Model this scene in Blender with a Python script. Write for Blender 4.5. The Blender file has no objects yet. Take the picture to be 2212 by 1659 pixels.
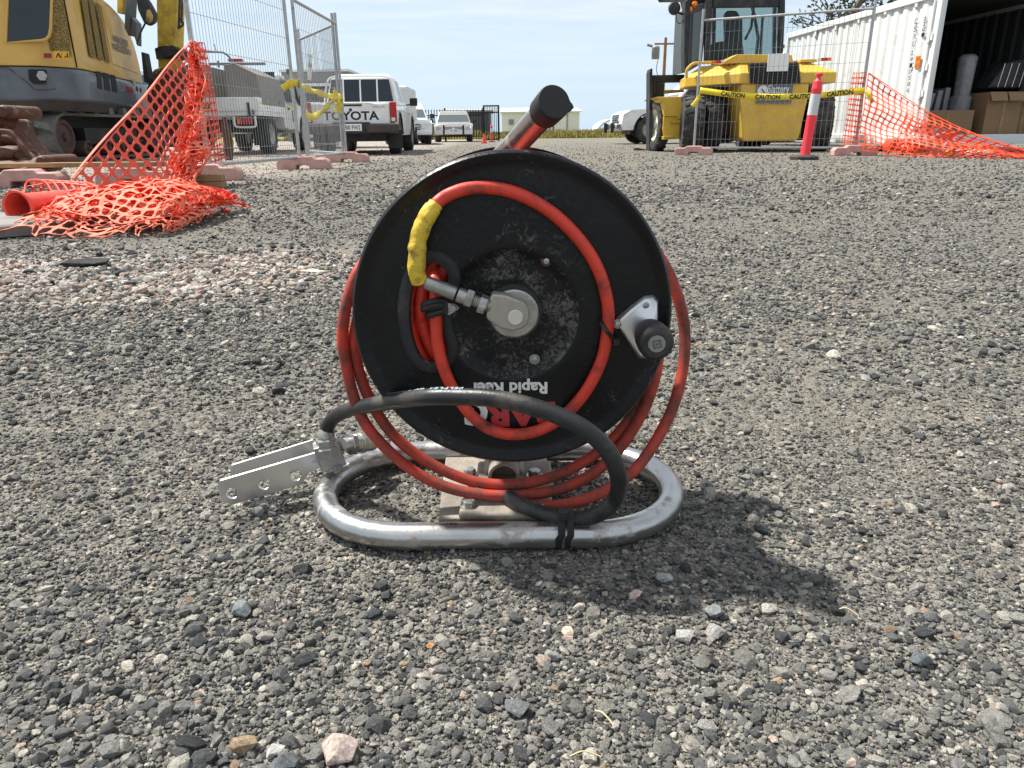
import bpy, bmesh, math, random
import numpy as np
from mathutils import Vector, Matrix, noise

SC = bpy.context.scene
COL = SC.collection
random.seed(7)
RNG = np.random.default_rng(11)
V = Vector

# ------------------------------------------------------------------ camera
CAM_H, FPX, PITCH, ROLL = 0.42, 1560.0, math.radians(19.27), math.radians(0.6)
cam_d = bpy.data.cameras.new('camera')
cam_d.sensor_width = 36.0
cam_d.lens = FPX / 2212 * 36.0
cam_d.clip_start = 0.02
cam_d.clip_end = 5000
cam = bpy.data.objects.new('camera', cam_d)
COL.objects.link(cam)
SC.camera = cam
_R0 = V((1, 0, 0))
_F = V((0, math.cos(PITCH), -math.sin(PITCH)))
_U0 = V((0, math.sin(PITCH), math.cos(PITCH)))
_R = _R0 * math.cos(ROLL) - _U0 * math.sin(ROLL)
_U = _R0 * math.sin(ROLL) + _U0 * math.cos(ROLL)
cam.matrix_world = Matrix(((_R.x, _U.x, -_F.x, 0), (_R.y, _U.y, -_F.y, 0), (_R.z, _U.z, -_F.z, CAM_H), (0, 0, 0, 1)))

# ------------------------------------------------------------------ sky, sun, exposure
SUN_DIR = V((-0.565, 0.31, 1.0)).normalized()      # towards the sun
sun_el = math.asin(SUN_DIR.z)
sun_az = math.atan2(SUN_DIR.x, SUN_DIR.y)
W = bpy.data.worlds.new('World')
SC.world = W
W.use_nodes = True
nt = W.node_tree
nt.nodes.clear()
def wn(t, **k):
    n = nt.nodes.new(t)
    for a, b in k.items():
        setattr(n, a, b)
    return n
wout = wn('ShaderNodeOutputWorld')
wbg = wn('ShaderNodeBackground')
wbg.inputs['Strength'].default_value = 0.09
sky = wn('ShaderNodeTexSky')
sky.sky_type = 'NISHITA'
sky.sun_disc = False
sky.sun_elevation = sun_el
sky.sun_rotation = sun_az
sky.air_density = 1.0
sky.dust_density = 0.4
sky.ozone_density = 2.0
wtc = wn('ShaderNodeTexCoord')
wsep = wn('ShaderNodeSeparateXYZ')
nt.links.new(wtc.outputs['Generated'], wsep.inputs[0])
wz = wn('ShaderNodeMath', operation='MAXIMUM')
nt.links.new(wsep.outputs['Z'], wz.inputs[0]); wz.inputs[1].default_value = 0.0
wza = wn('ShaderNodeMath', operation='ADD')
nt.links.new(wz.outputs[0], wza.inputs[0]); wza.inputs[1].default_value = 0.07
wdx = wn('ShaderNodeMath', operation='DIVIDE')
nt.links.new(wsep.outputs['X'], wdx.inputs[0]); nt.links.new(wza.outputs[0], wdx.inputs[1])
wdy = wn('ShaderNodeMath', operation='DIVIDE')
nt.links.new(wsep.outputs['Y'], wdy.inputs[0]); nt.links.new(wza.outputs[0], wdy.inputs[1])
wcm = wn('ShaderNodeCombineXYZ')
nt.links.new(wdx.outputs[0], wcm.inputs[0]); nt.links.new(wdy.outputs[0], wcm.inputs[1])
wmp = wn('ShaderNodeMapping')
wmp.inputs['Scale'].default_value = (0.45, 0.9, 1)
wmp.inputs['Rotation'].default_value = (0, 0, 0.5)
nt.links.new(wcm.outputs[0], wmp.inputs[0])
wns = wn('ShaderNodeTexNoise')
wns.inputs['Scale'].default_value = 1.1; wns.inputs['Detail'].default_value = 7; wns.inputs['Roughness'].default_value = 0.58
wns.inputs['Distortion'].default_value = 0.35
nt.links.new(wmp.outputs[0], wns.inputs['Vector'])
wr = wn('ShaderNodeMapRange')
wr.inputs['From Min'].default_value = 0.38; wr.inputs['From Max'].default_value = 0.60
wr.inputs['To Min'].default_value = 0.0; wr.inputs['To Max'].default_value = 1.0
nt.links.new(wns.outputs['Fac'], wr.inputs['Value'])
# thin cirrus veil: thicker overhead than at the horizon
wel = wn('ShaderNodeMapRange')
wel.inputs['From Min'].default_value = 0.0; wel.inputs['From Max'].default_value = 0.22
wel.inputs['To Min'].default_value = 0.45; wel.inputs['To Max'].default_value = 1.0
nt.links.new(wz.outputs[0], wel.inputs['Value'])
wadd = wn('ShaderNodeMath', operation='MULTIPLY')
nt.links.new(wr.outputs[0], wadd.inputs[0]); nt.links.new(wel.outputs[0], wadd.inputs[1])
wveil = wn('ShaderNodeMath', operation='MULTIPLY_ADD')
wveil.inputs[1].default_value = 0.66; wveil.inputs[2].default_value = 0.36
nt.links.new(wadd.outputs[0], wveil.inputs[0])
wmix = wn('ShaderNodeMix', data_type='RGBA')
nt.links.new(wveil.outputs[0], wmix.inputs['Factor'])
nt.links.new(sky.outputs[0], wmix.inputs['A'])
wmix.inputs['B'].default_value = (6.5, 6.9, 7.3, 1)
# blue haze low over the horizon
whz = wn('ShaderNodeMapRange')
whz.inputs['From Min'].default_value = 0.0; whz.inputs['From Max'].default_value = 0.16
whz.inputs['To Min'].default_value = 0.85; whz.inputs['To Max'].default_value = 0.0
nt.links.new(wz.outputs[0], whz.inputs['Value'])
wmix2 = wn('ShaderNodeMix', data_type='RGBA')
nt.links.new(whz.outputs[0], wmix2.inputs['Factor'])
nt.links.new(wmix.outputs['Result'], wmix2.inputs['A'])
wmix2.inputs['B'].default_value = (4.3, 5.7, 7.0, 1)
nt.links.new(wmix2.outputs['Result'], wbg.inputs['Color'])
nt.links.new(wbg.outputs[0], wout.inputs['Surface'])

sun_d = bpy.data.lights.new('sun', 'SUN')
sun_d.energy = 5.0
sun_d.angle = math.radians(2.6)
sun_d.color = (1.0, 0.955, 0.885)
sun = bpy.data.objects.new('sun', sun_d)
COL.objects.link(sun)
sun.rotation_euler = SUN_DIR.to_track_quat('Z', 'Y').to_euler()
sun.location = (-5, 4, 12)

SC.view_settings.view_transform = 'Standard'
SC.view_settings.look = 'None'
SC.view_settings.exposure = 0.68
SC.view_settings.gamma = 1
SC.view_settings.use_curve_mapping = False
SC.render.engine = 'CYCLES'
SC.cycles.use_denoising = True
SC.cycles.max_bounces = 6
SC.cycles.transparent_max_bounces = 16

# ------------------------------------------------------------------ pixel -> place helpers (2212 x 1659 view of the photo)
CAMP = V((0, 0, CAM_H))
def ray(px, py):
    return (_F + _R * ((px - 1106.0) / FPX) + _U * ((829.5 - py) / FPX))
def U(px, py, Y):
    d = ray(px, py)
    return CAMP + d * (Y / d.y)
def G(px, py, z=0.0):
    d = ray(px, py)
    return CAMP + d * ((z - CAM_H) / d.z)
def onplane(px, py, p0, n):
    d = ray(px, py)
    return CAMP + d * ((p0 - CAMP).dot(n) / d.dot(n))

def zmap(ox, oy, k):
    return lambda x, y: (ox + x * k, oy + y * k)
z1 = zmap(0, 0, .3255); z2 = zmap(378, 0, .2441); z3 = zmap(864, 108, .2686); z4 = zmap(1296, 0, .2441)
z5 = zmap(1672, 0, .2441); z6 = zmap(702, 162, .3662); z7 = zmap(702, 540, .3662); z8 = zmap(432, 810, .4882)
z5b = zmap(918, 945, .1953); z4b = zmap(459, 891, .1709); zE = zmap(0, 0, .1627); zS = zmap(837, 540, .1953)
zK = zmap(1242, 594, .1302); z8b = zmap(540, 135, .1953); zU = zmap(324, 135, .179)

# ------------------------------------------------------------------ materials
def M(name, col, rough=.5, metal=0.0, var=.12, vs=6.0, bump=0.0, bs=80.0, dirt=None, coat=0.0, trans=0.0, ior=1.45, aniso=0.0, spec=.5):
    """Principled; dirt = (colour, amount 0..1, scale, softness)"""
    m = bpy.data.materials.new(name)
    m.use_nodes = True
    t = m.node_tree
    N, L = t.nodes, t.links
    b = N['Principled BSDF']
    b.inputs['Roughness'].default_value = rough
    b.inputs['Metallic'].default_value = metal
    b.inputs['Coat Weight'].default_value = coat
    b.inputs['Transmission Weight'].default_value = trans
    b.inputs['IOR'].default_value = ior
    b.inputs['Specular IOR Level'].default_value = spec
    tc = N.new('ShaderNodeTexCoord')
    n1 = N.new('ShaderNodeTexNoise')
    n1.inputs['Scale'].default_value = vs; n1.inputs['Detail'].default_value = 6; n1.inputs['Roughness'].default_value = .65
    L.new(tc.outputs['Object'], n1.inputs['Vector'])
    mx = N.new('ShaderNodeMix'); mx.data_type = 'RGBA'
    mr = N.new('ShaderNodeMapRange')
    mr.inputs['From Min'].default_value = .3; mr.inputs['From Max'].default_value = .7
    L.new(n1.outputs['Fac'], mr.inputs['Value'])
    L.new(mr.outputs[0], mx.inputs['Factor'])
    c = V(col)
    mx.inputs['A'].default_value = (*(c * (1 - var)), 1)
    mx.inputs['B'].default_value = (*[min(1, x * (1 + var)) for x in c], 1)
    out = mx.outputs['Result']
    rr = N.new('ShaderNodeMapRange')
    rr.inputs['To Min'].default_value = max(.02, rough - .10); rr.inputs['To Max'].default_value = min(1, rough + .10)
    L.new(n1.outputs['Fac'], rr.inputs['Value'])
    rout = rr.outputs[0]
    if dirt:
        dc, da, ds, dsoft = dirt
        n2 = N.new('ShaderNodeTexNoise')
        n2.inputs['Scale'].default_value = ds; n2.inputs['Detail'].default_value = 8; n2.inputs['Roughness'].default_value = .7
        L.new(tc.outputs['Object'], n2.inputs['Vector'])
        r2 = N.new('ShaderNodeMapRange')
        r2.inputs['From Min'].default_value = .75 - da * .5 - dsoft * .5; r2.inputs['From Max'].default_value = .75 - da * .5 + dsoft * .5
        L.new(n2.outputs['Fac'], r2.inputs['Value'])
        m2 = N.new('ShaderNodeMix'); m2.data_type = 'RGBA'
        L.new(r2.outputs[0], m2.inputs['Factor']); L.new(out, m2.inputs['A']); m2.inputs['B'].default_value = (*dc, 1)
        out = m2.outputs['Result']
        m3 = N.new('ShaderNodeMix'); m3.data_type = 'FLOAT'
        L.new(r2.outputs[0], m3.inputs[0]); L.new(rout, m3.inputs[2]); m3.inputs[3].default_value = .9
        rout = m3.outputs[0]
        if metal > 0:
            m4 = N.new('ShaderNodeMix'); m4.data_type = 'FLOAT'
            L.new(r2.outputs[0], m4.inputs[0]); m4.inputs[2].default_value = metal; m4.inputs[3].default_value = 0
            L.new(m4.outputs[0], b.inputs['Metallic'])
    L.new(out, b.inputs['Base Color'])
    L.new(rout, b.inputs['Roughness'])
    if bump:
        n3 = N.new('ShaderNodeTexNoise')
        n3.inputs['Scale'].default_value = bs; n3.inputs['Detail'].default_value = 5
        L.new(tc.outputs['Object'], n3.inputs['Vector'])
        bp = N.new('ShaderNodeBump')
        bp.inputs['Strength'].default_value = min(1, bump); bp.inputs['Distance'].default_value = .35 / bs
        L.new(n3.outputs['Fac'], bp.inputs['Height'])
        L.new(bp.outputs[0], b.inputs['Normal'])
    return m

def scratched(name, col, rough, spec_col, amt, scale):
    """dark enamel with pale scuffs and dust specks"""
    m = M(name, col, rough, var=.35, vs=9, bump=.25, bs=160)
    t = m.node_tree; N, L = t.nodes, t.links
    b = N['Principled BSDF']; b.inputs['Specular IOR Level'].default_value = .3
    src = b.inputs['Base Color'].links[0].from_socket
    tc = N.new('ShaderNodeTexCoord')
    n1 = N.new('ShaderNodeTexNoise'); n1.inputs['Scale'].default_value = scale; n1.inputs['Detail'].default_value = 9; n1.inputs['Roughness'].default_value = .8
    n1.inputs['Distortion'].default_value = 1.2
    n0 = N.new('ShaderNodeTexNoise'); n0.inputs['Scale'].default_value = scale * .22; n0.inputs['Detail'].default_value = 3
    L.new(tc.outputs['Object'], n1.inputs['Vector']); L.new(tc.outputs['Object'], n0.inputs['Vector'])
    mu = N.new('ShaderNodeMath'); mu.operation = 'MULTIPLY_ADD'
    L.new(n0.outputs['Fac'], mu.inputs[0]); mu.inputs[1].default_value = .45; L.new(n1.outputs['Fac'], mu.inputs[2])
    r = N.new('ShaderNodeMapRange'); r.inputs['From Min'].default_value = .93 - amt; r.inputs['From Max'].default_value = 1.10 - amt
    L.new(mu.outputs[0], r.inputs['Value'])
    mm = N.new('ShaderNodeMath'); mm.operation = 'MULTIPLY'; L.new(r.outputs[0], mm.inputs[0]); mm.inputs[1].default_value = .42
    x = N.new('ShaderNodeMix'); x.data_type = 'RGBA'
    L.new(mm.outputs[0], x.inputs['Factor']); L.new(src, x.inputs['A']); x.inputs['B'].default_value = (*spec_col, 1)
    L.new(x.outputs['Result'], b.inputs['Base Color'])
    return m

def glass(name, tint=(.02, .025, .03), mixv=.5):
    """window glass: part see-through, part dark glossy pane"""
    m = bpy.data.materials.new(name); m.use_nodes = True
    t = m.node_tree; N, L = t.nodes, t.links
    b = N['Principled BSDF']
    b.inputs['Base Color'].default_value = (*tint, 1)
    b.inputs['Roughness'].default_value = .06
    tr = N.new('ShaderNodeBsdfTransparent'); tr.inputs[0].default_value = (.82, .88, .88, 1)
    ms = N.new('ShaderNodeMixShader'); ms.inputs[0].default_value = mixv
    L.new(tr.outputs[0], ms.inputs[1]); L.new(b.outputs[0], ms.inputs[2])
    L.new(ms.outputs[0], N['Material Output'].inputs[0])
    return m

def plain(name, col, rough=.6, metal=0, var=.08):
    return M(name, col, rough, metal, var=var)

# ------------------------------------------------------------------ mesh builder
def frame(z, x=None):
    z = V(z).normalized()
    if x is None:
        x = V((0, 0, 1)).cross(z)
        if x.length < 1e-4:
            x = V((1, 0, 0))
    x = V(x); x = (x - z * x.dot(z)).normalized()
    return x, z.cross(x), z

def spline(pts, n=8, closed=False):
    P = [V(p) for p in pts]; out = []
    k = len(P)
    rng = range(k) if closed else range(k - 1)
    for i in rng:
        p1, p2 = P[i], P[(i + 1) % k]
        p0 = P[(i - 1) % k] if (closed or i > 0) else p1 * 2 - p2
        p3 = P[(i + 2) % k] if (closed or i + 2 < k) else p2 * 2 - p1
        for j in range(n):
            t = j / n; t2 = t * t; t3 = t2 * t
            out.append(.5 * ((2 * p1) + (p2 - p0) * t + (2 * p0 - 5 * p1 + 4 * p2 - p3) * t2 + (3 * p1 - p0 - 3 * p2 + p3) * t3))
    if not closed:
        out.append(P[-1])
    return out

class MB:
    def __init__(s):
        s.v = []; s.f = []; s.m = []; s.cur = 0
    def add(s, vs, fs):
        o = len(s.v)
        s.v.extend(V(v) for v in vs)
        for f in fs:
            s.f.append([o + i for i in f]); s.m.append(s.cur)
        return s
    def box(s, c, size, R=None, z0=False):
        c = V(c); h = V(size) / 2
        vs = []
        for dz in (-1, 1):
            for dx, dy in ((-1, -1), (1, -1), (1, 1), (-1, 1)):
                p = V((dx * h.x, dy * h.y, dz * h.z))
                if R is not None:
                    p = R @ p
                vs.append(c + p)
        return s.add(vs, [(3, 2, 1, 0), (4, 5, 6, 7), (0, 1, 5, 4), (1, 2, 6, 5), (2, 3, 7, 6), (3, 0, 4, 7)])
    def loft(s, rings, cap=True, closed=True):
        n = len(rings[0]); o = len(s.v); fs = []
        for i in range(len(rings) - 1):
            for j in range(n if closed else n - 1):
                a = i * n + j; b = i * n + (j + 1) % n
                fs.append((a, b, b + n, a + n))
        if cap:
            fs.append(tuple(reversed(range(n)))); fs.append(tuple((len(rings) - 1) * n + j for j in range(n)))
        return s.add([p for r in rings for p in r], fs)
    def prism(s, poly, d):
        d = V(d)
        return s.loft([[V(p) for p in poly], [V(p) + d for p in poly]])
    def pprism(s, pix, Y, d):
        """polygon seen at the given place in depth, with real thickness d"""
        return s.prism([U(x, y, Y) for x, y in pix], d)
    def tube(s, path, r, n=12, closed=False, flat=1.0, updir=None):
        P = [V(p) for p in path]; k = len(P)
        T = []
        for i in range(k):
            a = P[(i - 1) % k] if (closed or i > 0) else P[i]
            b = P[(i + 1) % k] if (closed or i < k - 1) else P[i]
            T.append((b - a).normalized())
        x, y, _ = frame(T[0], updir)
        rings = []
        for i in range(k):
            if i:
                q = T[i - 1].rotation_difference(T[i]); x = q @ x; x = (x - T[i] * x.dot(T[i])).normalized()
            y = T[i].cross(x)
            ri = r[i] if isinstance(r, (list, tuple)) else r
            rings.append([P[i] + x * (ri * math.cos(2 * math.pi * j / n)) + y * (ri * flat * math.sin(2 * math.pi * j / n)) for j in range(n)])
        if closed:
            rings.append(rings[0]); return s.loft(rings, cap=False)
        return s.loft(rings)
    def rod(s, a, b, r, n=10, r2=None):
        return s.tube([a, b], [r, r if r2 is None else r2], n)
    def lathe(s, prof, o, axis, n=24, cap=True):
        x, y, z = frame(axis); o = V(o)
        return s.loft([[o + z * h + (x * math.cos(2 * math.pi * j / n) + y * math.sin(2 * math.pi * j / n)) * max(r, 1e-5) for j in range(n)] for r, h in prof], cap=cap)
    def hexn(s, o, axis, r, h, x=None):
        X, Y, Z = frame(axis, x); o = V(o)
        ring = lambda k, rr: [o + Z * k + (X * math.cos(math.pi * j / 3) + Y * math.sin(math.pi * j / 3)) * rr for j in range(6)]
        return s.loft([ring(0, r), ring(h * .85, r), ring(h, r * .86)])
    def grid(s, fn, nu, nv):
        vs = [fn(i / nu, j / nv) for i in range(nu + 1) for j in range(nv + 1)]
        fs = [(i * (nv + 1) + j, (i + 1) * (nv + 1) + j, (i + 1) * (nv + 1) + j + 1, i * (nv + 1) + j + 1) for i in range(nu) for j in range(nv)]
        return s.add(vs, fs)

INV = {}
def root_of(o):
    while o.parent:
        o = o.parent
    return o
def B(name, mb, mat, parent=None, smooth=35, bev=0.0, label=None, kind=None, local=False, solid=0.0, recalc=True, seg=2):
    me = bpy.data.meshes.new(name)
    vs = mb.v
    if parent is not None and not local:
        inv = INV[root_of(parent)]
        vs = [inv @ v for v in vs]
    me.from_pydata([tuple(v) for v in vs], [], mb.f)
    for m in (mat if isinstance(mat, (list, tuple)) else [mat]):
        me.materials.append(m)
    if any(mb.m):
        me.polygons.foreach_set('material_index', mb.m)
    if recalc:
        bm = bmesh.new(); bm.from_mesh(me)
        bmesh.ops.recalc_face_normals(bm, faces=bm.faces)
        bm.to_mesh(me); bm.free()
    if smooth:
        me.polygons.foreach_set('use_smooth', [True] * len(me.polygons))
        me.set_sharp_from_angle(angle=math.radians(smooth))
    me.update()
    o = bpy.data.objects.new(name, me)
    COL.objects.link(o)
    if parent is not None:
        o.parent = parent
    if solid:
        md = o.modifiers.new('thick', 'SOLIDIFY'); md.thickness = solid; md.offset = 0
    if bev:
        md = o.modifiers.new('edge', 'BEVEL'); md.width = bev; md.segments = seg; md.limit_method = 'ANGLE'; md.angle_limit = math.radians(32)
        md.harden_normals = False
    if label:
        o['label'] = label
    if kind:
        o['kind'] = kind
    return o
def tag(o, label, cat, group=None):
    o['label'] = label; o['category'] = cat
    if group:
        o['group'] = group
    return o
def thing(name, label, cat, loc=(0, 0, 0), rz=0.0, group=None):
    o = bpy.data.objects.new(name, None)
    COL.objects.link(o)
    o.empty_display_size = .1
    o.location = loc; o.rotation_euler = (0, 0, rz)
    INV[o] = (Matrix.Translation(V(loc)) @ Matrix.Rotation(rz, 4, 'Z')).inverted()
    return tag(o, label, cat, group)
def solo(name, mb, mat, label, cat, loc, group=None, **k):
    """a thing that is one mesh, its origin at its base"""
    loc = V(loc)
    mb.v = [v - loc for v in mb.v]
    o = B(name, mb, mat, **k)
    o.location = loc
    INV[o] = Matrix.Translation(loc).inverted()
    return tag(o, label, cat, group)
def struct(name, mb, mat, **k):
    return B(name, mb, mat, kind='structure', **k)
def dup(o, parent=None):
    c = o.copy(); COL.objects.link(c)
    if parent is not None:
        c.parent = parent
    for ch in list(o.children):
        dup(ch, c)
    return c

_tcache = {}
def text_geo(s, bold=.0, spacing=1.0):
    key = (s, bold, spacing)
    if key not in _tcache:
        cu = bpy.data.curves.new('lettering', 'FONT')
        cu.body = s; cu.offset = bold; cu.space_character = spacing; cu.resolution_u = 3
        o = bpy.data.objects.new('lettering', cu); COL.objects.link(o)
        me = bpy.data.meshes.new_from_object(o.evaluated_get(bpy.context.evaluated_depsgraph_get()))
        vs = [v.co.copy() for v in me.vertices]; fs = [tuple(p.vertices) for p in me.polygons]
        bpy.data.objects.remove(o); bpy.data.curves.remove(cu); bpy.data.meshes.remove(me)
        _tcache[key] = (vs, fs)
    return _tcache[key]
def put_text(mb, s, origin, xd, yd, height, width=None, bold=.0, lift=.0, spacing=1.0, center=False, fn=None):
    """flat lettering: cap height and total width in metres, on the plane of xd, yd"""
    vs, fs = text_geo(s, bold, spacing)
    xs = [v.x for v in vs]; ys = [v.y for v in vs]
    x0, x1, y1 = min(xs), max(xs), max(ys)
    ky = height / y1
    kx = (width / (x1 - x0)) if width else ky
    xd = V(xd).normalized(); yd = V(yd).normalized(); n = xd.cross(yd)
    o = V(origin)
    if center:
        o = o - xd * ((x1 - x0) * kx / 2) - yd * (height / 2)
    mb.add([o + xd * ((v.x - x0) * kx) + yd * (v.y * ky) + n * lift for v in vs], fs)
# ------------------------------------------------------------------ palette
RUST = (.16, .062, .028); DUST = (.30, .25, .19)
m_black = scratched('black_enamel', (.0065, .007, .008), .36, (.30, .29, .27), .10, 95)
m_blackrec = scratched('black_enamel_worn', (.006, .006, .0065), .5, (.34, .32, .28), .20, 150)
m_rubber = M('black_rubber', (.016, .016, .017), .62, bump=.3, bs=300, dirt=((.10, .09, .08), .18, 14, .3))
m_hoseblk = M('black_hose', (.018, .019, .02), .42, bump=.35, bs=420, dirt=((.12, .105, .085), .22, 16, .3))
m_hosered = M('red_hose', (.60, .045, .022), .42, var=.16, vs=12, dirt=((.06, .028, .022), .30, 30, .2), bump=.1, bs=200)
m_hosered2 = M('red_hose_dirty', (.50, .042, .02), .52, var=.2, vs=12, dirt=((.075, .045, .035), .48, 26, .3), bump=.15, bs=200)
m_yellow_sl = M('yellow_sleeve', (.60, .42, .035), .55, var=.2, vs=20, dirt=((.12, .085, .025), .28, 70, .2), bump=.6, bs=110)
m_zinc = M('zinc_steel', (.37, .365, .34), .36, .85, var=.2, vs=40, bump=.25, bs=260, dirt=((.22, .21, .19), .3, 50, .2))
m_steel = M('brushed_steel', (.47, .465, .45), .30, .95, var=.12, vs=30, bump=.2, bs=260, dirt=((.22, .18, .135), .24, 26, .16))
m_alu = M('bright_plate', (.66, .66, .66), .34, .9, var=.08, vs=14, bump=.1, bs=240, dirt=((.20, .11, .06), .12, 22, .1))
m_plate = M('dusty_plate', (.24, .215, .18), .75, .2, var=.3, vs=24, bump=.5, bs=180, dirt=((.36, .32, .25), .42, 22, .25))
m_knobcap = plain('grey_cap', (.22, .215, .20), .55)
m_dark = plain('dark_void', (.008, .008, .009), .7)
m_print_w = M('white_print', (.72, .72, .70), .6, var=.1, dirt=((.03, .03, .03), .2, 120, .1))
m_print_r = M('red_print', (.42, .035, .04), .5, var=.1, dirt=((.03, .02, .02), .12, 120, .1))
m_print_b = plain('pale_blue_print', (.45, .58, .66), .5)
m_print_k = plain('black_print', (.012, .012, .014), .5)
m_tie = plain('black_tie', (.014, .014, .015), .45)

m_yel = M('plant_yellow', (.60, .37, .075), .45, var=.06, vs=2, dirt=((.46, .29, .08), .22, 4, .6), coat=.2)
m_yel2 = M('truck_yellow', (.68, .43, .045), .45, var=.07, vs=3, dirt=((.48, .29, .05), .22, 5, .5), coat=.15)
m_yelrust = M('stick_yellow', (.52, .36, .04), .6, var=.2, vs=4, dirt=((.20, .11, .03), .30, 5, .3))
m_slate = M('slate_grey_cast', (.085, .10, .115), .42, var=.25, vs=3, dirt=((.13, .06, .03), .2, 5, .12), coat=.2)
m_slatedk = M('grimy_grey', (.05, .05, .05), .75, var=.3, vs=4, dirt=((.09, .055, .04), .4, 4, .3))
m_track = M('track_rubber', (.10, .10, .095), .85, var=.3, vs=6, bump=.5, bs=60, dirt=((.17, .155, .13), .45, 8, .3))
m_brown = M('rusty_steel', (.10, .042, .024), .68, .15, var=.45, vs=9, bump=.6, bs=40, dirt=((.25, .215, .19), .26, 7, .10))
m_brown2 = M('brown_wheel', (.10, .058, .05), .8, var=.3)
m_glassdk = glass('dark_window', (.02, .025, .032), .93)
m_glass = glass('clear_window', (.03, .04, .045), .38)
m_glassws = glass('windscreen', (.13, .16, .17), .85)  # paler tint stands in for sky reflected in the glass
m_mirror = M('mirror_glass', (.75, .75, .72), .05, 1.0, var=.02)
m_blk = M('black_plastic', (.02, .02, .022), .5, var=.2, dirt=((.08, .075, .07), .2, 8, .3))
m_blk2 = M('black_paint', (.013, .014, .016), .5, var=.3, dirt=((.09, .085, .08), .22, 4, .3))
m_grey = M('grey_paint', (.20, .21, .21), .5, var=.15)
m_white = M('white_paint', (.80, .81, .80), .28, var=.03, vs=2, coat=.6, dirt=((.50, .46, .38), .12, 3, .5))
m_whitew = M('white_wall', (.66, .67, .66), .6, var=.04, vs=2, dirt=((.45, .42, .36), .16, 3, .4))
m_cont = M('container_white', (.66, .69, .68), .5, var=.04, vs=1.5, dirt=((.42, .36, .27), .14, 3, .25))
m_cont_shaded = M('container_white_shaded', (.035, .04, .039), .7, var=.15, vs=3)  # white paint made dark: shade of the interior put into the colour
m_silver = M('silver_paint', (.42, .40, .37), .32, .35, var=.05, coat=.5)
m_chrome = M('chrome', (.7, .7, .7), .15, 1.0, var=.05)
m_canopy = M('grey_canopy', (.20, .19, .175), .6, var=.12, vs=2, dirt=((.28, .25, .2), .3, 3, .4))
m_tyre = M('tyre_rubber', (.022, .022, .023), .85, var=.25, vs=8, bump=.3, bs=60, dirt=((.12, .11, .095), .28, 6, .4))
m_rim = M('grey_rim', (.42, .42, .41), .4, .3, var=.15)
m_cream = M('cream_rim', (.70, .68, .52), .55, var=.06, dirt=((.25, .2, .13), .2, 7, .2))
m_redl = plain('red_lens', (.42, .012, .014), .2)
m_ambl = plain('amber_lens', (.75, .20, .015), .25)
m_whl = plain('clear_lens', (.7, .7, .68), .15)
m_galv = M('galvanised', (.42, .43, .43), .45, .7, var=.18, vs=14, dirt=((.16, .13, .11), .18, 10, .2))
m_wire = M('fence_wire', (.30, .31, .31), .5, .6, var=.15)
m_foot = M('pink_block', (.46, .235, .205), .8, var=.12, vs=6, bump=.3, bs=60, dirt=((.55, .38, .33), .42, 7, .4))
m_net = M('orange_net', (.82, .075, .018), .55, var=.14, vs=4)
m_net2 = M('faded_net', (.84, .13, .055), .6, var=.15, vs=5, dirt=((.80, .30, .20), .40, 5, .35))
m_netr = M('red_net', (.80, .06, .016), .55, var=.14, vs=3)
m_orange = M('orange_plastic', (.82, .075, .045), .5, var=.06, dirt=((.55, .2, .15), .2, 7, .3))
m_bollard = M('bollard_red', (.85, .045, .06), .42, var=.05)
m_reflect = plain('grey_band', (.55, .56, .57), .4)
m_tape = M('caution_tape', (.80, .62, .03), .35, var=.1, vs=9)
m_timber = M('old_timber', (.28, .18, .09), .85, var=.3, vs=7, bump=.4, bs=40)
m_card = M('cardboard', (.22, .14, .075), .85, var=.1, vs=4)
m_blue = plain('faded_blue', (.06, .16, .30), .5)
m_sheet = M('shed_sheet', (.62, .64, .64), .55, var=.04, vs=.4)
m_plasticw = M('plastic_wrap', (.17, .175, .185), .3, var=.3, vs=9, bump=.8, bs=24)
m_bark = M('bark', (.13, .10, .08), .9, var=.3)
m_leaf = M('dull_leaf', (.05, .065, .03), .7, var=.4, vs=3)
m_grassy = M('dry_grass', (.34, .27, .085), .9, var=.35, vs=.35, dirt=((.13, .16, .04), .40, .25, .3))
m_pole = M('pole_timber', (.30, .15, .07), .8, var=.25, vs=3)
m_woodpost = M('grey_post', (.16, .14, .11), .9, var=.3)
m_slab = M('rubber_base', (.14, .14, .135), .7, var=.2, vs=6, dirt=((.26, .24, .22), .35, 8, .4))
m_paper = plain('white_card', (.78, .79, .78), .5, var=.03)
m_sign = plain('slate_sign', (.10, .125, .15), .45)

# ------------------------------------------------------------------ ground
def pale(x, y):
    """where the pale crushed concrete lies"""
    a = math.exp(-((y - (2.30 + .10 * (x + 1.2))) / .42) ** 2) * max(0, min(1, (-.35 - x) / .6))
    n = noise.noise(V((x * 1.7, y * 2.6, 3.3)))
    b = max(0, min(1, (-x - 1.6) / 1.0)) * max(0, min(1, (y - 6.5) / 1.5))
    return max(0, min(1, a * (1.0 + 1.4 * n))), max(0, min(1, b))

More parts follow.
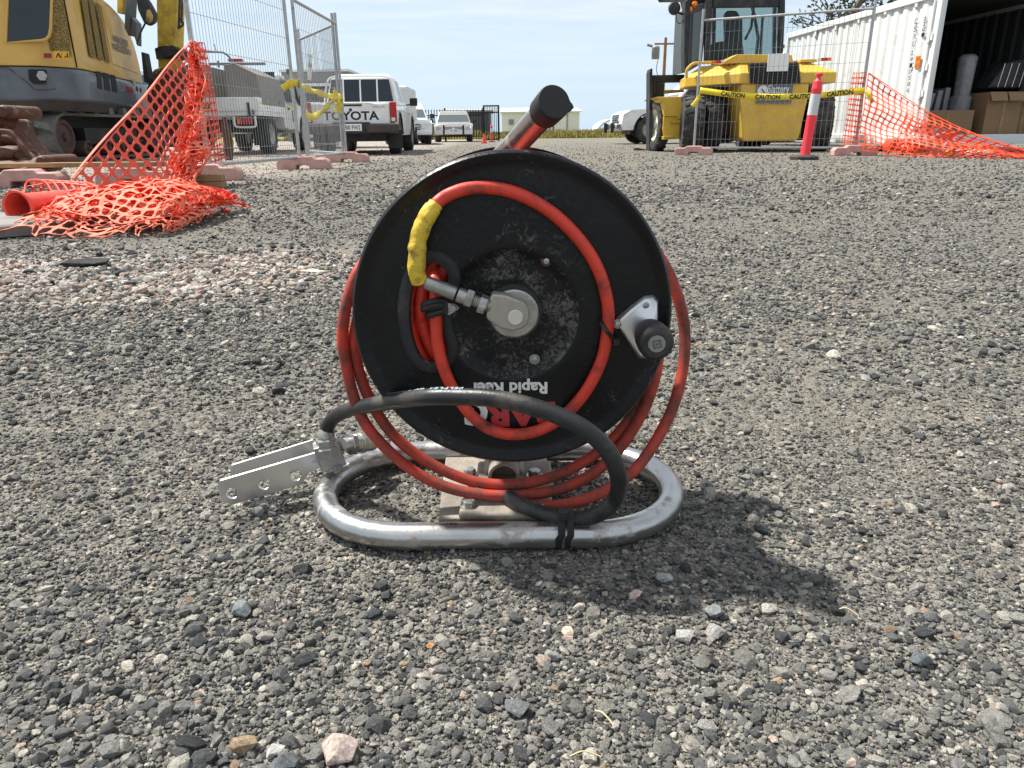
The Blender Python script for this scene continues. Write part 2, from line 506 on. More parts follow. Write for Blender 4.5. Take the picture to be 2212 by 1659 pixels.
m_ground = bpy.data.materials.new('gravel_ground'); m_ground.use_nodes = True
def _ground_mat():
    t = m_ground.node_tree; N, L = t.nodes, t.links
    b = N['Principled BSDF']; b.inputs['Roughness'].default_value = .95; b.inputs['Specular IOR Level'].default_value = .25
    tc = N.new('ShaderNodeTexCoord'); P = tc.outputs['Object']
    def vor(sc, feat='F1'):
        n = N.new('ShaderNodeTexVoronoi'); n.feature = feat; n.inputs['Scale'].default_value = sc; L.new(P, n.inputs['Vector']); return n
    def noi(sc, d=6, r=.6):
        n = N.new('ShaderNodeTexNoise'); n.inputs['Scale'].default_value = sc; n.inputs['Detail'].default_value = d; n.inputs['Roughness'].default_value = r; L.new(P, n.inputs['Vector']); return n
    def mix(f, a, bb):
        n = N.new('ShaderNodeMix'); n.data_type = 'RGBA'
        for s, v in (('Factor', f), ('A', a), ('B', bb)):
            if isinstance(v, (int, float)): n.inputs[s].default_value = v
            elif isinstance(v, tuple): n.inputs[s].default_value = (*v, 1)
            else: L.new(v, n.inputs[s])
        return n.outputs['Result']
    def mr(v, a, bb, c=0, d=1):
        n = N.new('ShaderNodeMapRange'); L.new(v, n.inputs['Value'])
        for s, x in zip(('From Min', 'From Max', 'To Min', 'To Max'), (a, bb, c, d)): n.inputs[s].default_value = x
        return n.outputs[0]
    def ramp(v, stops):
        n = N.new('ShaderNodeValToRGB'); L.new(v, n.inputs[0]); e = n.color_ramp.elements
        while len(e) < len(stops): e.new(.5)
        for q, (p, c) in zip(e, stops): q.position = p; q.color = (*c, 1)
        return n.outputs[0]
    def cellrand(v):
        n = N.new('ShaderNodeSeparateColor'); L.new(v.outputs['Color'], n.inputs[0]); return n.outputs[0]
    stops = [(0, (.045, .045, .043)), (.25, (.095, .093, .086)), (.55, (.155, .148, .132)), (.8, (.225, .21, .18)), (.95, (.36, .325, .27)), (1, (.48, .44, .38))]
    vf, vm, vc = vor(520), vor(210), vor(75)
    cf, cm, cc = ramp(cellrand(vf), stops), ramp(cellrand(vm), stops), ramp(cellrand(vc), stops)
    big = noi(.55, 5, .6); mid = noi(3.5, 5, .65); sm = noi(22, 5, .7)
    dust = mix(mr(sm.outputs['Fac'], .3, .7), (.155, .140, .113), (.255, .23, .185))
    c = mix(mr(mid.outputs['Fac'], .40, .62), cf, cm)
    c = mix(mr(vc.outputs['Distance'], .52, .40), c, cc)
    c = mix(mr(big.outputs['Fac'], .42, .60, .18, .88), c, dust)
    # pale crushed rock beyond the panel fence and in a band at the side
    at = N.new('ShaderNodeAttribute'); at.attribute_name = 'pale'
    pc = ramp(cellrand(vor(60)), [(0, (.20, .17, .14)), (.4, (.34, .295, .25)), (.8, (.45, .40, .34)), (1, (.56, .51, .45))])
    c = mix(at.outputs['Fac'], c, pc)
    L.new(c, b.inputs['Base Color'])
    def bump(h, dist, st, prev=None):
        n = N.new('ShaderNodeBump'); n.inputs['Strength'].default_value = st; n.inputs['Distance'].default_value = dist; L.new(h, n.inputs['Height'])
        if prev: L.new(prev, n.inputs['Normal'])
        return n.outputs[0]
    inv = lambda v: mr(v, 0, .6, 1, 0)
    n1 = bump(inv(vf.outputs['Distance']), .0016, .8)
    n2 = bump(inv(vm.outputs['Distance']), .0035, .8, n1)
    n3 = bump(inv(vc.outputs['Distance']), .009, .7, n2)
    L.new(n3, b.inputs['Normal'])
_ground_mat()

def hz(x, y):
    """low relief of the packed gravel near the camera"""
    d = math.hypot(x, y)
    a = max(0, min(1, (7 - d) / 4))
    return a * (.009 * noise.noise(V((x * 2.1, y * 2.1, .3))) + .0045 * noise.noise(V((x * 9, y * 9, 1.3))) + .0022 * noise.noise(V((x * 33, y * 33, 7.1)))) - .004 * a

def ground():
    ys = [-6, -3, -1.2, -.3] + [.15 + .016 * i for i in range(110)]
    while ys[-1] < 48:
        ys.append(ys[-1] * 1.012 + .0)
    ys += [60, 90]
    xs = [0.0]; s = .016
    while xs[-1] < 60:
        if xs[-1] > .85: s *= 1.07
        xs.append(xs[-1] + s)
    xs = [-x for x in reversed(xs[1:])] + xs
    nx = len(xs)
    vs = [(x, y, hz(x, y)) for y in ys for x in xs]
    fs = [(j * nx + i, j * nx + i + 1, (j + 1) * nx + i + 1, (j + 1) * nx + i) for j in range(len(ys) - 1) for i in range(nx - 1)]
    mb = MB(); mb.v = [V(v) for v in vs]; mb.f = fs; mb.m = [0] * len(fs)
    o = B('ground', mb, m_ground, smooth=180, kind='structure', recalc=False)
    a = o.data.attributes.new('pale', 'FLOAT', 'POINT')
    a.data.foreach_set('value', [min(1, .75 * sum(pale(v[0], v[1]))) for v in vs])
ground()
m_far = M('far_field', (.20, .19, .07), .95, var=.3, vs=.05)
mb = MB(); mb.add([(-900, 89.5, -.02), (900, 89.5, -.02), (900, 2400, -.02), (-900, 2400, -.02)], [(0, 1, 2, 3)])
struct('field', mb, m_far, smooth=0, recalc=False)
m_road = M('verge', (.22, .20, .14), .95, var=.2, vs=.5)
mb = MB(); mb.add([(-60, 45.0, .004), (60, 45.0, .004), (60, 89, .004), (-60, 89, .004)], [(0, 1, 2, 3)])
struct('verge', mb, m_grassy, smooth=0, recalc=False)

# ------------------------------------------------------------------ gravel: stones scattered on the ground
m_stone = bpy.data.materials.new('stone'); m_stone.use_nodes = True
def _stone_mat(m, attr='col', typ='INSTANCER', base=None):
    t = m.node_tree; N, L = t.nodes, t.links
    b = N['Principled BSDF']; b.inputs['Roughness'].default_value = .85; b.inputs['Specular IOR Level'].default_value = .3
    tc = N.new('ShaderNodeTexCoord'); 
    n = N.new('ShaderNodeTexNoise'); n.inputs['Scale'].default_value = 3.2; n.inputs['Detail'].default_value = 8; n.inputs['Roughness'].default_value = .75
    L.new(tc.outputs['Object'], n.inputs['Vector'])
    r = N.new('ShaderNodeMapRange'); r.inputs['From Min'].default_value = .3; r.inputs['From Max'].default_value = .7; r.inputs['To Min'].default_value = .62; r.inputs['To Max'].default_value = 1.45
    L.new(n.outputs['Fac'], r.inputs['Value'])
    mu = N.new('ShaderNodeMix'); mu.data_type = 'RGBA'; mu.blend_type = 'MULTIPLY'; mu.inputs['Factor'].default_value = 1
    if base is None:
        a = N.new('ShaderNodeAttribute'); a.attribute_type = typ; a.attribute_name = attr
        L.new(a.outputs['Color'], mu.inputs['A'])
    else:
        mu.inputs['A'].default_value = (*base, 1)
    n2 = N.new('ShaderNodeTexNoise'); n2.inputs['Scale'].default_value = 11.0; n2.inputs['Detail'].default_value = 3; n2.inputs['Roughness'].default_value = .8
    n2.name = 'speck'
    L.new(tc.outputs['Object'], n2.inputs['Vector'])
    r2 = N.new('ShaderNodeMapRange'); r2.inputs['From Min'].default_value = .34; r2.inputs['From Max'].default_value = .66; r2.inputs['To Min'].default_value = .60; r2.inputs['To Max'].default_value = 1.45
    L.new(n2.outputs['Fac'], r2.inputs['Value'])
    pm = N.new('ShaderNodeMath'); pm.operation = 'MULTIPLY'; L.new(r.outputs[0], pm.inputs[0]); L.new(r2.outputs[0], pm.inputs[1])
    cb = N.new('ShaderNodeCombineColor')
    for i in range(3): L.new(pm.outputs[0], cb.inputs[i])
    L.new(cb.outputs[0], mu.inputs['B'])
    L.new(mu.outputs['Result'], b.inputs['Base Color'])
    bp = N.new('ShaderNodeBump'); bp.inputs['Strength'].default_value = .55; bp.inputs['Distance'].default_value = .12 if base is None else .003
    L.new(n.outputs['Fac'], bp.inputs['Height']); L.new(bp.outputs[0], b.inputs['Normal'])
_stone_mat(m_stone)

def stone_group(name, nvar, sub, amp):
    g = bpy.data.node_groups.new(name, 'GeometryNodeTree')
    g.interface.new_socket('Geometry', in_out='INPUT', socket_type='NodeSocketGeometry')
    g.interface.new_socket('Geometry', in_out='OUTPUT', socket_type='NodeSocketGeometry')
    N, L = g.nodes, g.links
    gi = N.new('NodeGroupInput'); go = N.new('NodeGroupOutput')
    g2i = N.new('GeometryNodeGeometryToInstance')
    for i in range(nvar):
        ico = N.new('GeometryNodeMeshIcoSphere'); ico.inputs['Radius'].default_value = .5; ico.inputs['Subdivisions'].default_value = sub
        rv = N.new('FunctionNodeRandomValue'); rv.data_type = 'FLOAT_VECTOR'
        rv.inputs[0].default_value = (-amp,) * 3; rv.inputs[1].default_value = (amp,) * 3; rv.inputs['Seed'].default_value = 100 + i * 7
        sp = N.new('GeometryNodeSetPosition'); L.new(ico.outputs[0], sp.inputs['Geometry']); L.new(rv.outputs[0], sp.inputs['Offset'])
        ch = N.new('GeometryNodeConvexHull'); L.new(sp.outputs[0], ch.inputs[0])
        sm = N.new('GeometryNodeSetMaterial'); sm.inputs['Material'].default_value = m_stone; L.new(ch.outputs[0], sm.inputs[0])
        ss = N.new('GeometryNodeSetShadeSmooth'); ss.inputs['Shade Smooth'].default_value = False; L.new(sm.outputs[0], ss.inputs[0])
        L.new(ss.outputs[0], g2i.inputs[0])
    iop = N.new('GeometryNodeInstanceOnPoints')
    L.new(gi.outputs[0], iop.inputs['Points']); L.new(g2i.outputs[0], iop.inputs['Instance'])
    iop.inputs['Pick Instance'].default_value = True
    def attr(nm, ty):
        a = N.new('GeometryNodeInputNamedAttribute'); a.data_type = ty; a.inputs['Name'].default_value = nm; return a.outputs[0]
    L.new(attr('idx', 'INT'), iop.inputs['Instance Index'])
    e = N.new('FunctionNodeEulerToRotation'); L.new(attr('rot', 'FLOAT_VECTOR'), e.inputs[0]); L.new(e.outputs[0], iop.inputs['Rotation'])
    L.new(attr('scl', 'FLOAT_VECTOR'), iop.inputs['Scale'])
    L.new(iop.outputs[0], go.inputs[0])
    return g
NVAR = 10
GG = stone_group('angular_stones', NVAR, 2, .22)
PAL = np.array([(.052, .055, .056), (.095, .097, .094), (.15, .148, .138), (.205, .198, .178), (.275, .26, .225), (.40, .37, .315), (.29, .21, .14), (.46, .36, .29)])
PALW = np.array([.12, .19, .23, .22, .145, .07, .008, .012]); PALW = PALW / PALW.sum()
PALP = np.array([(.60, .54, .47), (.42, .36, .31), (.56, .53, .49), (.30, .26, .22), (.46, .34, .28)])
REEL_C = (-.015, .777)
def scatter(name, n, ya, yb, smin, smax, expo, flat=.62, xw=.80, bury=.22, palek=.9, clump=.0, only_pale=False):
    n3 = n * (30 if only_pale else 3); u = RNG.random(n3); jit = np.exp(RNG.normal(0, .13, n3))
    if yb / ya > 2.2:     # log spread: density falls with distance
        y = ya * (yb / ya) ** u
    else:
        y = np.sqrt(ya * ya + (yb * yb - ya * ya) * u)
    y = np.maximum(y * np.where(y > 1.0, jit, 1), .29)
    x = (RNG.random(n3) * 2 - 1) * (xw * y + .25)
    keep = []
    for i in range(n3):
        c = noise.noise(V((x[i] * 3.1, y[i] * 3.1, 5.0))) * .5 + noise.noise(V((x[i] * .9, y[i] * .9, 2.0))) * .6
        if only_pale and RNG.random() > 1.3 * pale(x[i], y[i])[0]: continue
        if RNG.random() < .62 + clump * c:
            keep.append(i)
        if len(keep) >= n: break
    x, y = x[keep], y[keep]; n = len(keep)
    s = smin * (smax / smin) ** (RNG.random(n) ** expo)
    # nothing big under the reel's tube
    dx = np.abs(x - REEL_C[0]); dy = np.abs(y - REEL_C[1])
    under = (dx < .25) & (dy < .135) & (s > .006)
    s = np.where(under, s * .45, s)
    sc = np.stack([s * RNG.uniform(.8, 1.35, n), s * RNG.uniform(.7, 1.0, n), s * RNG.uniform(.45, .85, n) * (flat + .3)], 1)
    rot = np.stack([RNG.normal(0, .28, n), RNG.normal(0, .28, n), RNG.uniform(0, 6.283, n)], 1)
    z = np.array([hz(a, b) for a, b in zip(x, y)]) + sc[:, 2] * (.5 - bury)
    ci = RNG.choice(len(PAL), n, p=PALW)
    col = PAL[ci] * RNG.uniform(.8, 1.4, (n, 1))
    for i in range(n):
        p = sum(pale(x[i], y[i]))
        if p > .05 and RNG.random() < p * palek:
            col[i] = PALP[RNG.integers(len(PALP))] * RNG.uniform(.8, 1.1)
    me = bpy.data.meshes.new(name)
    me.from_pydata(np.stack([x, y, z], 1).tolist(), [], [])
    for nm, ty, d in (('rot', 'FLOAT_VECTOR', rot), ('scl', 'FLOAT_VECTOR', sc)):
        me.attributes.new(nm, ty, 'POINT').data.foreach_set('vector', d.astype(np.float32).ravel())
    me.attributes.new('idx', 'INT', 'POINT').data.foreach_set('value', RNG.integers(0, NVAR, n).astype(np.int32))
    me.attributes.new('col', 'FLOAT_COLOR', 'POINT').data.foreach_set('color', np.concatenate([col, np.ones((n, 1))], 1).astype(np.float32).ravel())
    o = bpy.data.objects.new(name, me); COL.objects.link(o)
    o.modifiers.new('stones', 'NODES').node_group = GG
    o['kind'] = 'stuff'
    return o
scatter('grit', 75000, .30, 2.2, .0018, .0042, 1.0, bury=.05, clump=.3)
scatter('gravel', 16500, .30, 1.8, .0033, .0070, 1.2, clump=.8, bury=.08)
scatter('gravel', 3000, .31, 1.7, .0060, .0115, 1.5, clump=.8, bury=.10)
scatter('gravel', 330, .31, 1.6, .0105, .0165, 1.5, clump=.8, bury=.15)
scatter('gravel', 58000, 1.35, 6.0, .0040, .011, 1.3, clump=.85, bury=.08)
scatter('gravel', 4200, 1.3, 7.0, .009, .020, 1.6, clump=.6, bury=.12)
scatter('gravel', 32000, 4.2, 26.0, .009, .028, 1.6, clump=.4, xw=.75, bury=.1)
scatter('pale_gravel', 2600, 1.85, 3.0, .010, .026, 1.3, clump=.2, bury=.12, only_pale=True)

# single stones one would point at
def rock(label, px, py, size, base, seed, flat=.75, cat='stone', sx=1.25):
    g = G(px, py); g.z = hz(g.x, g.y)
    r = random.Random(seed)
    bm = bmesh.new()
    for i in range(20):
        d = V((r.gauss(0, 1), r.gauss(0, 1), r.gauss(0, 1))).normalized() * r.uniform(.72, 1.05)
        bm.verts.new(V((d.x * sx, d.y * .95, d.z * flat)) * size * .45 + V((0, 0, size * flat * .36)))
    bmesh.ops.convex_hull(bm, input=bm.verts)
    loose = [v for v in bm.verts if not v.link_faces]
    bmesh.ops.delete(bm, geom=loose, context='VERTS')
    bmesh.ops.bevel(bm, geom=bm.edges, offset=size * .018, segments=1, affect='EDGES')
    me = bpy.data.meshes.new('stone'); bm.to_mesh(me); bm.free()
    mt = bpy.data.materials.new('stone_face'); mt.use_nodes = True; _stone_mat(mt, base=base)
    for n in mt.node_tree.nodes:
        if n.type == 'TEX_NOISE': n.inputs['Scale'].default_value = (9.0 if n.name == 'speck' else 2.6) / size
    me.materials.append(mt)
    o = bpy.data.objects.new('stone', me); COL.objects.link(o)
    o.location = g; o.rotation_euler.z = r.uniform(-.6, .6)
    tag(o, label, cat)
rock('large speckled pinkish stone, biggest of the pale stones nearest the camera', 731, 1632, .031, (.42, .335, .29), 1)
rock('brown ochre stone lying beside a white angular stone', 527, 1608, .020, (.26, .19, .12), 2)
rock('pale grey angular stone beside the brown ochre stone', 593, 1620, .015, (.42, .41, .39), 3)
rock('blue-grey blocky stone standing proud of the gravel, away from the reel', 519, 1322, .024, (.15, .165, .17), 4, flat=.62, sx=1.5)
rock('dark slate stone at the very bottom edge of the gravel', 613, 1655, .022, (.10, .11, .115), 5)
rock('yellowish-grey broken lump of concrete on the gravel before the net heap', 441, 550, .058, (.30, .27, .20), 6, flat=.55, sx=1.5)
rock('flat buff flake of stone lying on the gravel beside the reel', 672, 586, .085, (.46, .41, .30), 7, flat=.14, sx=1.6)
rock('black lump of asphalt lying in the pale crushed concrete', 180, 575, .11, (.03, .03, .03), 8, flat=.42, sx=1.9)
rock('pinkish round stone on the dusty ground right of the reel', 1571, 556, .030, (.36, .28, .24), 9)
rock('white small stone among dark gravel below the tube frame', 1253, 1316, .013, (.45, .41, .36), 10)
rock('pink speckled stone at the edge of the reel shadow', 1372, 1298, .015, (.48, .36, .31), 11)
rock('pale grey angular stone in the reel shadow, next to the pink one', 1432, 1265, .019, (.30, .30, .28), 12)
rock('big grey stone with a flat top in front of the reel shadow', 1540, 1338, .020, (.17, .18, .18), 13)
rock('pale rounded stone just outside the front of the reel shadow', 1478, 1388, .019, (.34, .33, .30), 14)
rock('rough light-grey stone, one of the pair in front of the reel shadow', 1542, 1382, .019, (.28, .27, .25), 15)
rock('dark blue-grey stone lying alone at the side of the gravel', 1983, 1440, .020, (.10, .115, .125), 16)
rock('grey wedge stone standing up beside the end of the holed steel bracket', 560, 1112, .018, (.24, .25, .24), 17, flat=1.0, sx=.9)
rock('dark grey stone half buried near the front edge of the gravel', 1117, 1532, .024, (.12, .125, .125), 18, flat=.6)
rock('small orange-brown stone on the grey gravel', 931, 1394, .009, (.42, .22, .10), 19)
rock('white-grey stone among darker gravel in the middle foreground', 1195, 1418, .014, (.22, .22, .21), 20)
# dry straws
def straw(px, py, L, a, label):
    g = G(px, py); mb = MB(); d = V((math.cos(a), math.sin(a), 0))
    z = V((0, 0, .009))
    mb.tube(spline([g + z, g + d * L * .5 + z * 1.2 + V((-.001, .002, 0)), g + d * L + z * .8], 4), .0006, 5)
    solo('straw', mb, plain('straw', (.55, .46, .26), .8), label, 'straw', g)
straw(1230, 1655, .022, .05, 'thin dry straw lying flat on dark gravel')
straw(1810, 1333, .016, -.5, 'short dry straw at the far edge of the reel shadow')
straw(1325, 2050 * .54 + 480, .02, 2.2, 'bent dry straw near the bottom of the gravel')
# ------------------------------------------------------------------ hose reel
YD = .700
reel = thing('hose_reel', 'black-flanged hydraulic hose reel with red hose on a silver tube frame', 'hose reel', (REEL_C[0], REEL_C[1], 0))
C0 = U(1106, 662, YD); C0.z = .2462; RD = .1575
NEG = V((0, -1, 0))
def P7(x, y, Y): return U(*z7(x, y), Y)
# base tube ring
rt = .0143
fl, fr = G(680, 1065, rt), G(1478, 1065, rt)
xl, xr = fl.x + rt, fr.x - rt
yf, yb = .670, .884
rc = (yb - yf) / 2
path = []
for k in range(17):
    a = math.pi / 2 + math.pi * k / 16; path.append(V((xl + rc + math.cos(a) * rc, (yf + yb) / 2 + math.sin(a) * rc, rt)))
for k in range(17):
    a = -math.pi / 2 + math.pi * k / 16; path.append(V((xr - rc + math.cos(a) * rc, (yf + yb) / 2 + math.sin(a) * rc, rt)))
ring = []
for i in range(len(path)):
    a, b = path[i], path[(i + 1) % len(path)]
    ring.append(a)
    if (b - a).length > .1:
        ring += [a.lerp(b, t / 8) for t in range(1, 8)]
mb = MB(); mb.tube([p + V((0, 0, .002)) for p in ring], rt, 20, closed=True)
B('base_tube', mb, m_steel, reel, smooth=60)
# base plate, foot block, bolts
mb = MB()
pl = [G(*z5b(150, 950), .010), G(*z5b(1430, 950), .010), G(*z5b(1345, 250), .010), G(*z5b(232, 262), .010)]
mb.prism(pl, (0, 0, .006)); B('base_plate', mb, m_plate, reel, smooth=0, bev=.0012)
mb = MB()
bl = [G(*z5b(372, 925), .016), G(*z5b(1425, 930), .016), G(*z5b(1395, 640), .016), G(*z5b(420, 640), .016)]
mb.prism(bl, (0, 0, .009)); B('foot_block', mb, m_plate, reel, smooth=0, bev=.004, seg=3)
mb = MB()
bl2 = [V((C0.x - .045, .755, .016)), V((C0.x + .047, .755, .016)), V((C0.x + .047, .83, .016)), V((C0.x - .045, .83, .016))]
mb.prism(bl2, (0, 0, .012)); B('foot_block', mb, m_plate, reel, smooth=0, bev=.004, seg=3)
for (x, y, z) in ((485, 720, .025), (1275, 740, .025), (495, 372, .028), (1212, 385, .028)):
    p = G(*z5b(x, y), z + .004); p.z = z - .001
    b0 = MB(); b0.hexn(p, (0, 0, 1), .0075, .0085); b0.lathe([(.010, 0), (.010, .0016)], p, (0, 0, 1), 20)
    B('bolt', b0, m_zinc, reel, smooth=30)
# post socket with an open pipe end
pc = U(*z5b(872, 445), .765)
mb = MB()
mb.lathe([(.0185, 0), (.0185, .075), (.0185, .08)], pc, (0, 1, 0), 28, cap=False)
mb.lathe([(.0150, .08), (.0150, 0)], pc, (0, 1, 0), 28, cap=False)
mb.lathe([(.0150, 0), (.0185, 0)], pc, (0, 1, 0), 28, cap=False)
mb.lathe([(.0149, .03), (0, .03)], pc, (0, 1, 0), 28, cap=False)
B('axle_pipe', mb, m_plate, reel, smooth=40, recalc=False)
mb = MB()
mb.loft([[V((pc.x + sx * w, .812 + sy * .022, z)) for sx, sy in ((-1, -1), (1, -1), (1, 1), (-1, 1))] for z, w in ((.020, .032), (pc.z - .002, .019), (C0.z - .075, .017))])
B('post', mb, m_plate, reel, smooth=0, bev=.003)
# handle pipe
h0 = U(1195, 222, .695); hd = V((-.285, .905, -.315)).normalized()
hp = [h0 + hd * t for t in (.004, .06, .12, .19)] + [V((h0.x - .075, .905, .335)), V((h0.x - .08, .910, .27)), V((h0.x - .07, .890, .12)), V((h0.x - .05, .884, .03))]
mb = MB(); mb.tube(spline(hp, 8), .0126, 24); B('handle_pipe', mb, m_steel, reel, smooth=60)
X, Yv, Z = frame(-hd, (1, 0, 0))
capout = []
for j in range(48):
    a = 2 * math.pi * j / 48; r = .0155
    lobe = math.exp(-((a - math.radians(345)) / .20) ** 2) + math.exp(-((a + math.radians(15)) / .20) ** 2)
    capout.append((a, r + .0042 * lobe))
up = (V((0, 0, 1)) - Z * Z.z).normalized(); rgt = up.cross(Z).normalized()
if rgt.x < 0: rgt = -rgt
def crng(t, k, lob): return [h0 + Z * t + (rgt * math.cos(a) + up * math.sin(a)) * ((r if lob else min(r, .0155)) * k) for a, r in capout]
mb = MB(); mb.loft([crng(-.024, .93, 0), crng(-.023, .97, 0), crng(-.004, 1, 0), crng(-.003, 1, 1), crng(.0015, 1, 1), crng(.003, .95, 1), crng(.0034, .6, 1)])
B('pipe_cap', mb, m_rubber, reel, smooth=40)
# flanges
def flange_profile():
    return [(.0, .006), (.030, .006), (.056, .006), (.0615, .0045), (.0665, .0006), (.069, 0), (.085, 0), (.105, 0), (.125, 0), (.143, 0), (.1475, -.0008), (.1515, -.0042), (.1555, -.0046), (.1580, -.0020), (.1585, .0015)]
def kid(r, a, off=0.0):
    """signed distance-ish: inside the kidney slot"""
    da = (a - math.radians(177) + math.pi) % (2 * math.pi) - math.pi
    ha = math.radians(24)
    dd = max(0, abs(da) - ha) * .088
    return math.hypot(r - .0865, dd) - (.0165 + off)
def flange(name, y, mat, slot, sgn=1):
    mb = MB(); pr = flange_profile(); NA = 168
    rr = [pr[0]]
    for a, b in zip(pr, pr[1:]):
        k = max(1, int((b[0] - a[0]) / .0036))
        rr += [(a[0] + (b[0] - a[0]) * t / k, a[1] + (b[1] - a[1]) * t / k) for t in range(1, k + 1)]
    for side in (0, 1):
        vs = []; fs = []
        for i, (r, d) in enumerate(rr):
            for j in range(NA):
                a = 2 * math.pi * j / NA
                vs.append(V((C0.x + max(r, 1e-4) * math.cos(a), y + sgn * (d + side * .0022), C0.z + max(r, 1e-4) * math.sin(a))))
        for i in range(len(rr) - 1):
            for j in range(NA):
                rm = (rr[i][0] + rr[i + 1][0]) / 2; am = 2 * math.pi * (j + .5) / NA
                if slot and kid(rm, am) < -.001: continue
                q = [i * NA + j, i * NA + (j + 1) % NA, (i + 1) * NA + (j + 1) % NA, (i + 1) * NA + j]
                if rr[i][0] < 1e-4: q = [q[0], q[2], q[3]]
                mb.cur = 1 if (rm < .066) else 0
                fs.append((q, mb.cur))
        o = len(mb.v); mb.v += vs
        for q, c in fs:
            mb.f.append([o + k for k in (q if side else reversed(q))]); mb.m.append(c)
    o = len(mb.v)
    mb.cur = 0
    yo = y + sgn * .0015
    mb.loft([[V((C0.x + r * math.cos(2 * math.pi * j / NA), y + sgn * d, C0.z + r * math.sin(2 * math.pi * j / NA))) for j in range(NA)] for r, d in ((.1585, .0015), (.1578, .0044), (.150, .0022))], cap=False)
    return B(name, mb, [mat, m_blackrec], reel, smooth=50, recalc=False)
flange('front_flange', YD, m_black, True)
flange('back_flange', .857, m_black, False, -1)
mb = MB(); mb.lathe([(.060, 0), (.060, .135)], V((C0.x, YD + .0085, C0.z)), (0, 1, 0), 48); B('drum', mb, m_black, reel, smooth=40)
# slot grommet
outl = []
ha = math.radians(24); ac = math.radians(177)
def slotpt(t, rad):
    """outline of the kidney, t in 0..1"""
    n = []
    pts = []
    for k in range(21):
        a = ac - ha + 2 * ha * k / 20; pts.append(((.0865 + rad) * math.cos(a), (.0865 + rad) * math.sin(a)))
    a = ac + ha; c = (.0865 * math.cos(a), .0865 * math.sin(a))
    for k in range(1, 12):
        b = a + math.pi * k / 12; pts.append((c[0] + rad * math.cos(b), c[1] + rad * math.sin(b)))
    for k in range(21):
        a = ac + ha - 2 * ha * k / 20; pts.append(((.0865 - rad) * math.cos(a), (.0865 - rad) * math.sin(a)))
    a = ac - ha; c = (.0865 * math.cos(a), .0865 * math.sin(a))
    for k in range(1, 12):
        b = a + math.pi + math.pi * k / 12; pts.append((c[0] + rad * math.cos(b), c[1] + rad * math.sin(b)))
    return pts
mb = MB()
mb.loft([[V((C0.x + x, YD + d, C0.z + z)) for x, z in slotpt(0, rad)] for rad, d in ((.0275, .0005), (.0265, -.0022), (.021, -.0032), (.0158, -.0022), (.0150, .001), (.0155, .004))], cap=False)
B('slot_grommet', mb, m_rubber, reel, smooth=60)
# wound hose between the flanges
mb = MB()
wound = []
yy = YD + .0165; k = 0; 
for rad in (.0665, .0795, .0925, .1055):
    for i in range(8):
        y = YD + .017 + i * .0168 + (0 if k % 2 else .004)
        wound.append((rad, min(y, .845)))
    k += 1
for rad, y in wound:
    mb.tube([V((C0.x + rad * math.cos(2 * math.pi * j / 56), y, C0.z + rad * math.sin(2 * math.pi * j / 56))) for j in range(56)], .0066, 10, closed=True)
B('hose_coil', mb, m_hosered, reel, smooth=60, kind='stuff')
# front hose loop
lp = [(z6(620, 800), .683), (z6(645, 770), .685), (z6(720, 712), .689), (z6(850, 668), .6915), (z6(1000, 668), .692), (z6(1150, 706), .692), (z6(1300, 785), .692), (z6(1430, 893), .692), (z6(1540, 1022), .692), (z6(1618, 1162), .692), (z6(1663, 1320), .692),
      (z7(1672, 408), .692), (z7(1662, 510), .692), (z7(1640, 622), .692), (z7(1590, 745), .692), (z7(1510, 872), .692), (z7(1400, 985), .692), (z7(1270, 1060), .6915), (z7(1130, 1088), .691), (z7(1000, 1068), .691), (z7(895, 1005), .691), (z7(812, 912), .6915), (z7(745, 800), .692), (z7(695, 680), .692), (z7(664, 545), .692), (z7(656, 430), .6915), (z7(655, 330), .690), (z7(652, 240), .695), (z7(648, 165), .709), (z7(655, 110), .724), (z7(690, 60), .732)]
mb = MB(); mb.tube(spline([U(p[0], p[1], Y) for p, Y in lp], 9), .0061, 18); B('front_hose', mb, m_hosered, reel, smooth=60)
mb = MB(); mb.tube(spline([P7(540, 560, .735), P7(563, 440, .722), P7(566, 330, .716), P7(580, 200, .718), P7(625, 100, .728), P7(690, 30, .738)], 9), .0061, 16); B('hose_tail', mb, m_hosered, reel, smooth=60)
# yellow sleeve, creased
sp = spline([P7(562, 188, .681), P7(540, 128, .679), P7(543, 30, .679), U(*z6(548, 985), .680), U(*z6(575, 890), .681), U(*z6(615, 815), .682), U(*z6(655, 762), .685)], 8)
rad = []
for i in range(len(sp)):
    t = i / (len(sp) - 1)
    rad.append(.0092 + .0005 * math.sin(t * 33) * (1 if .15 < t < .55 else .2) + (-.0012 if t > .93 else 0))
mb = MB(); mb.tube(sp, rad, 18, flat=.86)
for v in mb.v:
    v += V((1, 0, .3)) * (.0009 * noise.noise(v * 160)) + V((0, 1, 0)) * (.0007 * noise.noise(v * 210))
B('yellow_sleeve', mb, m_yellow_sl, reel, smooth=60)
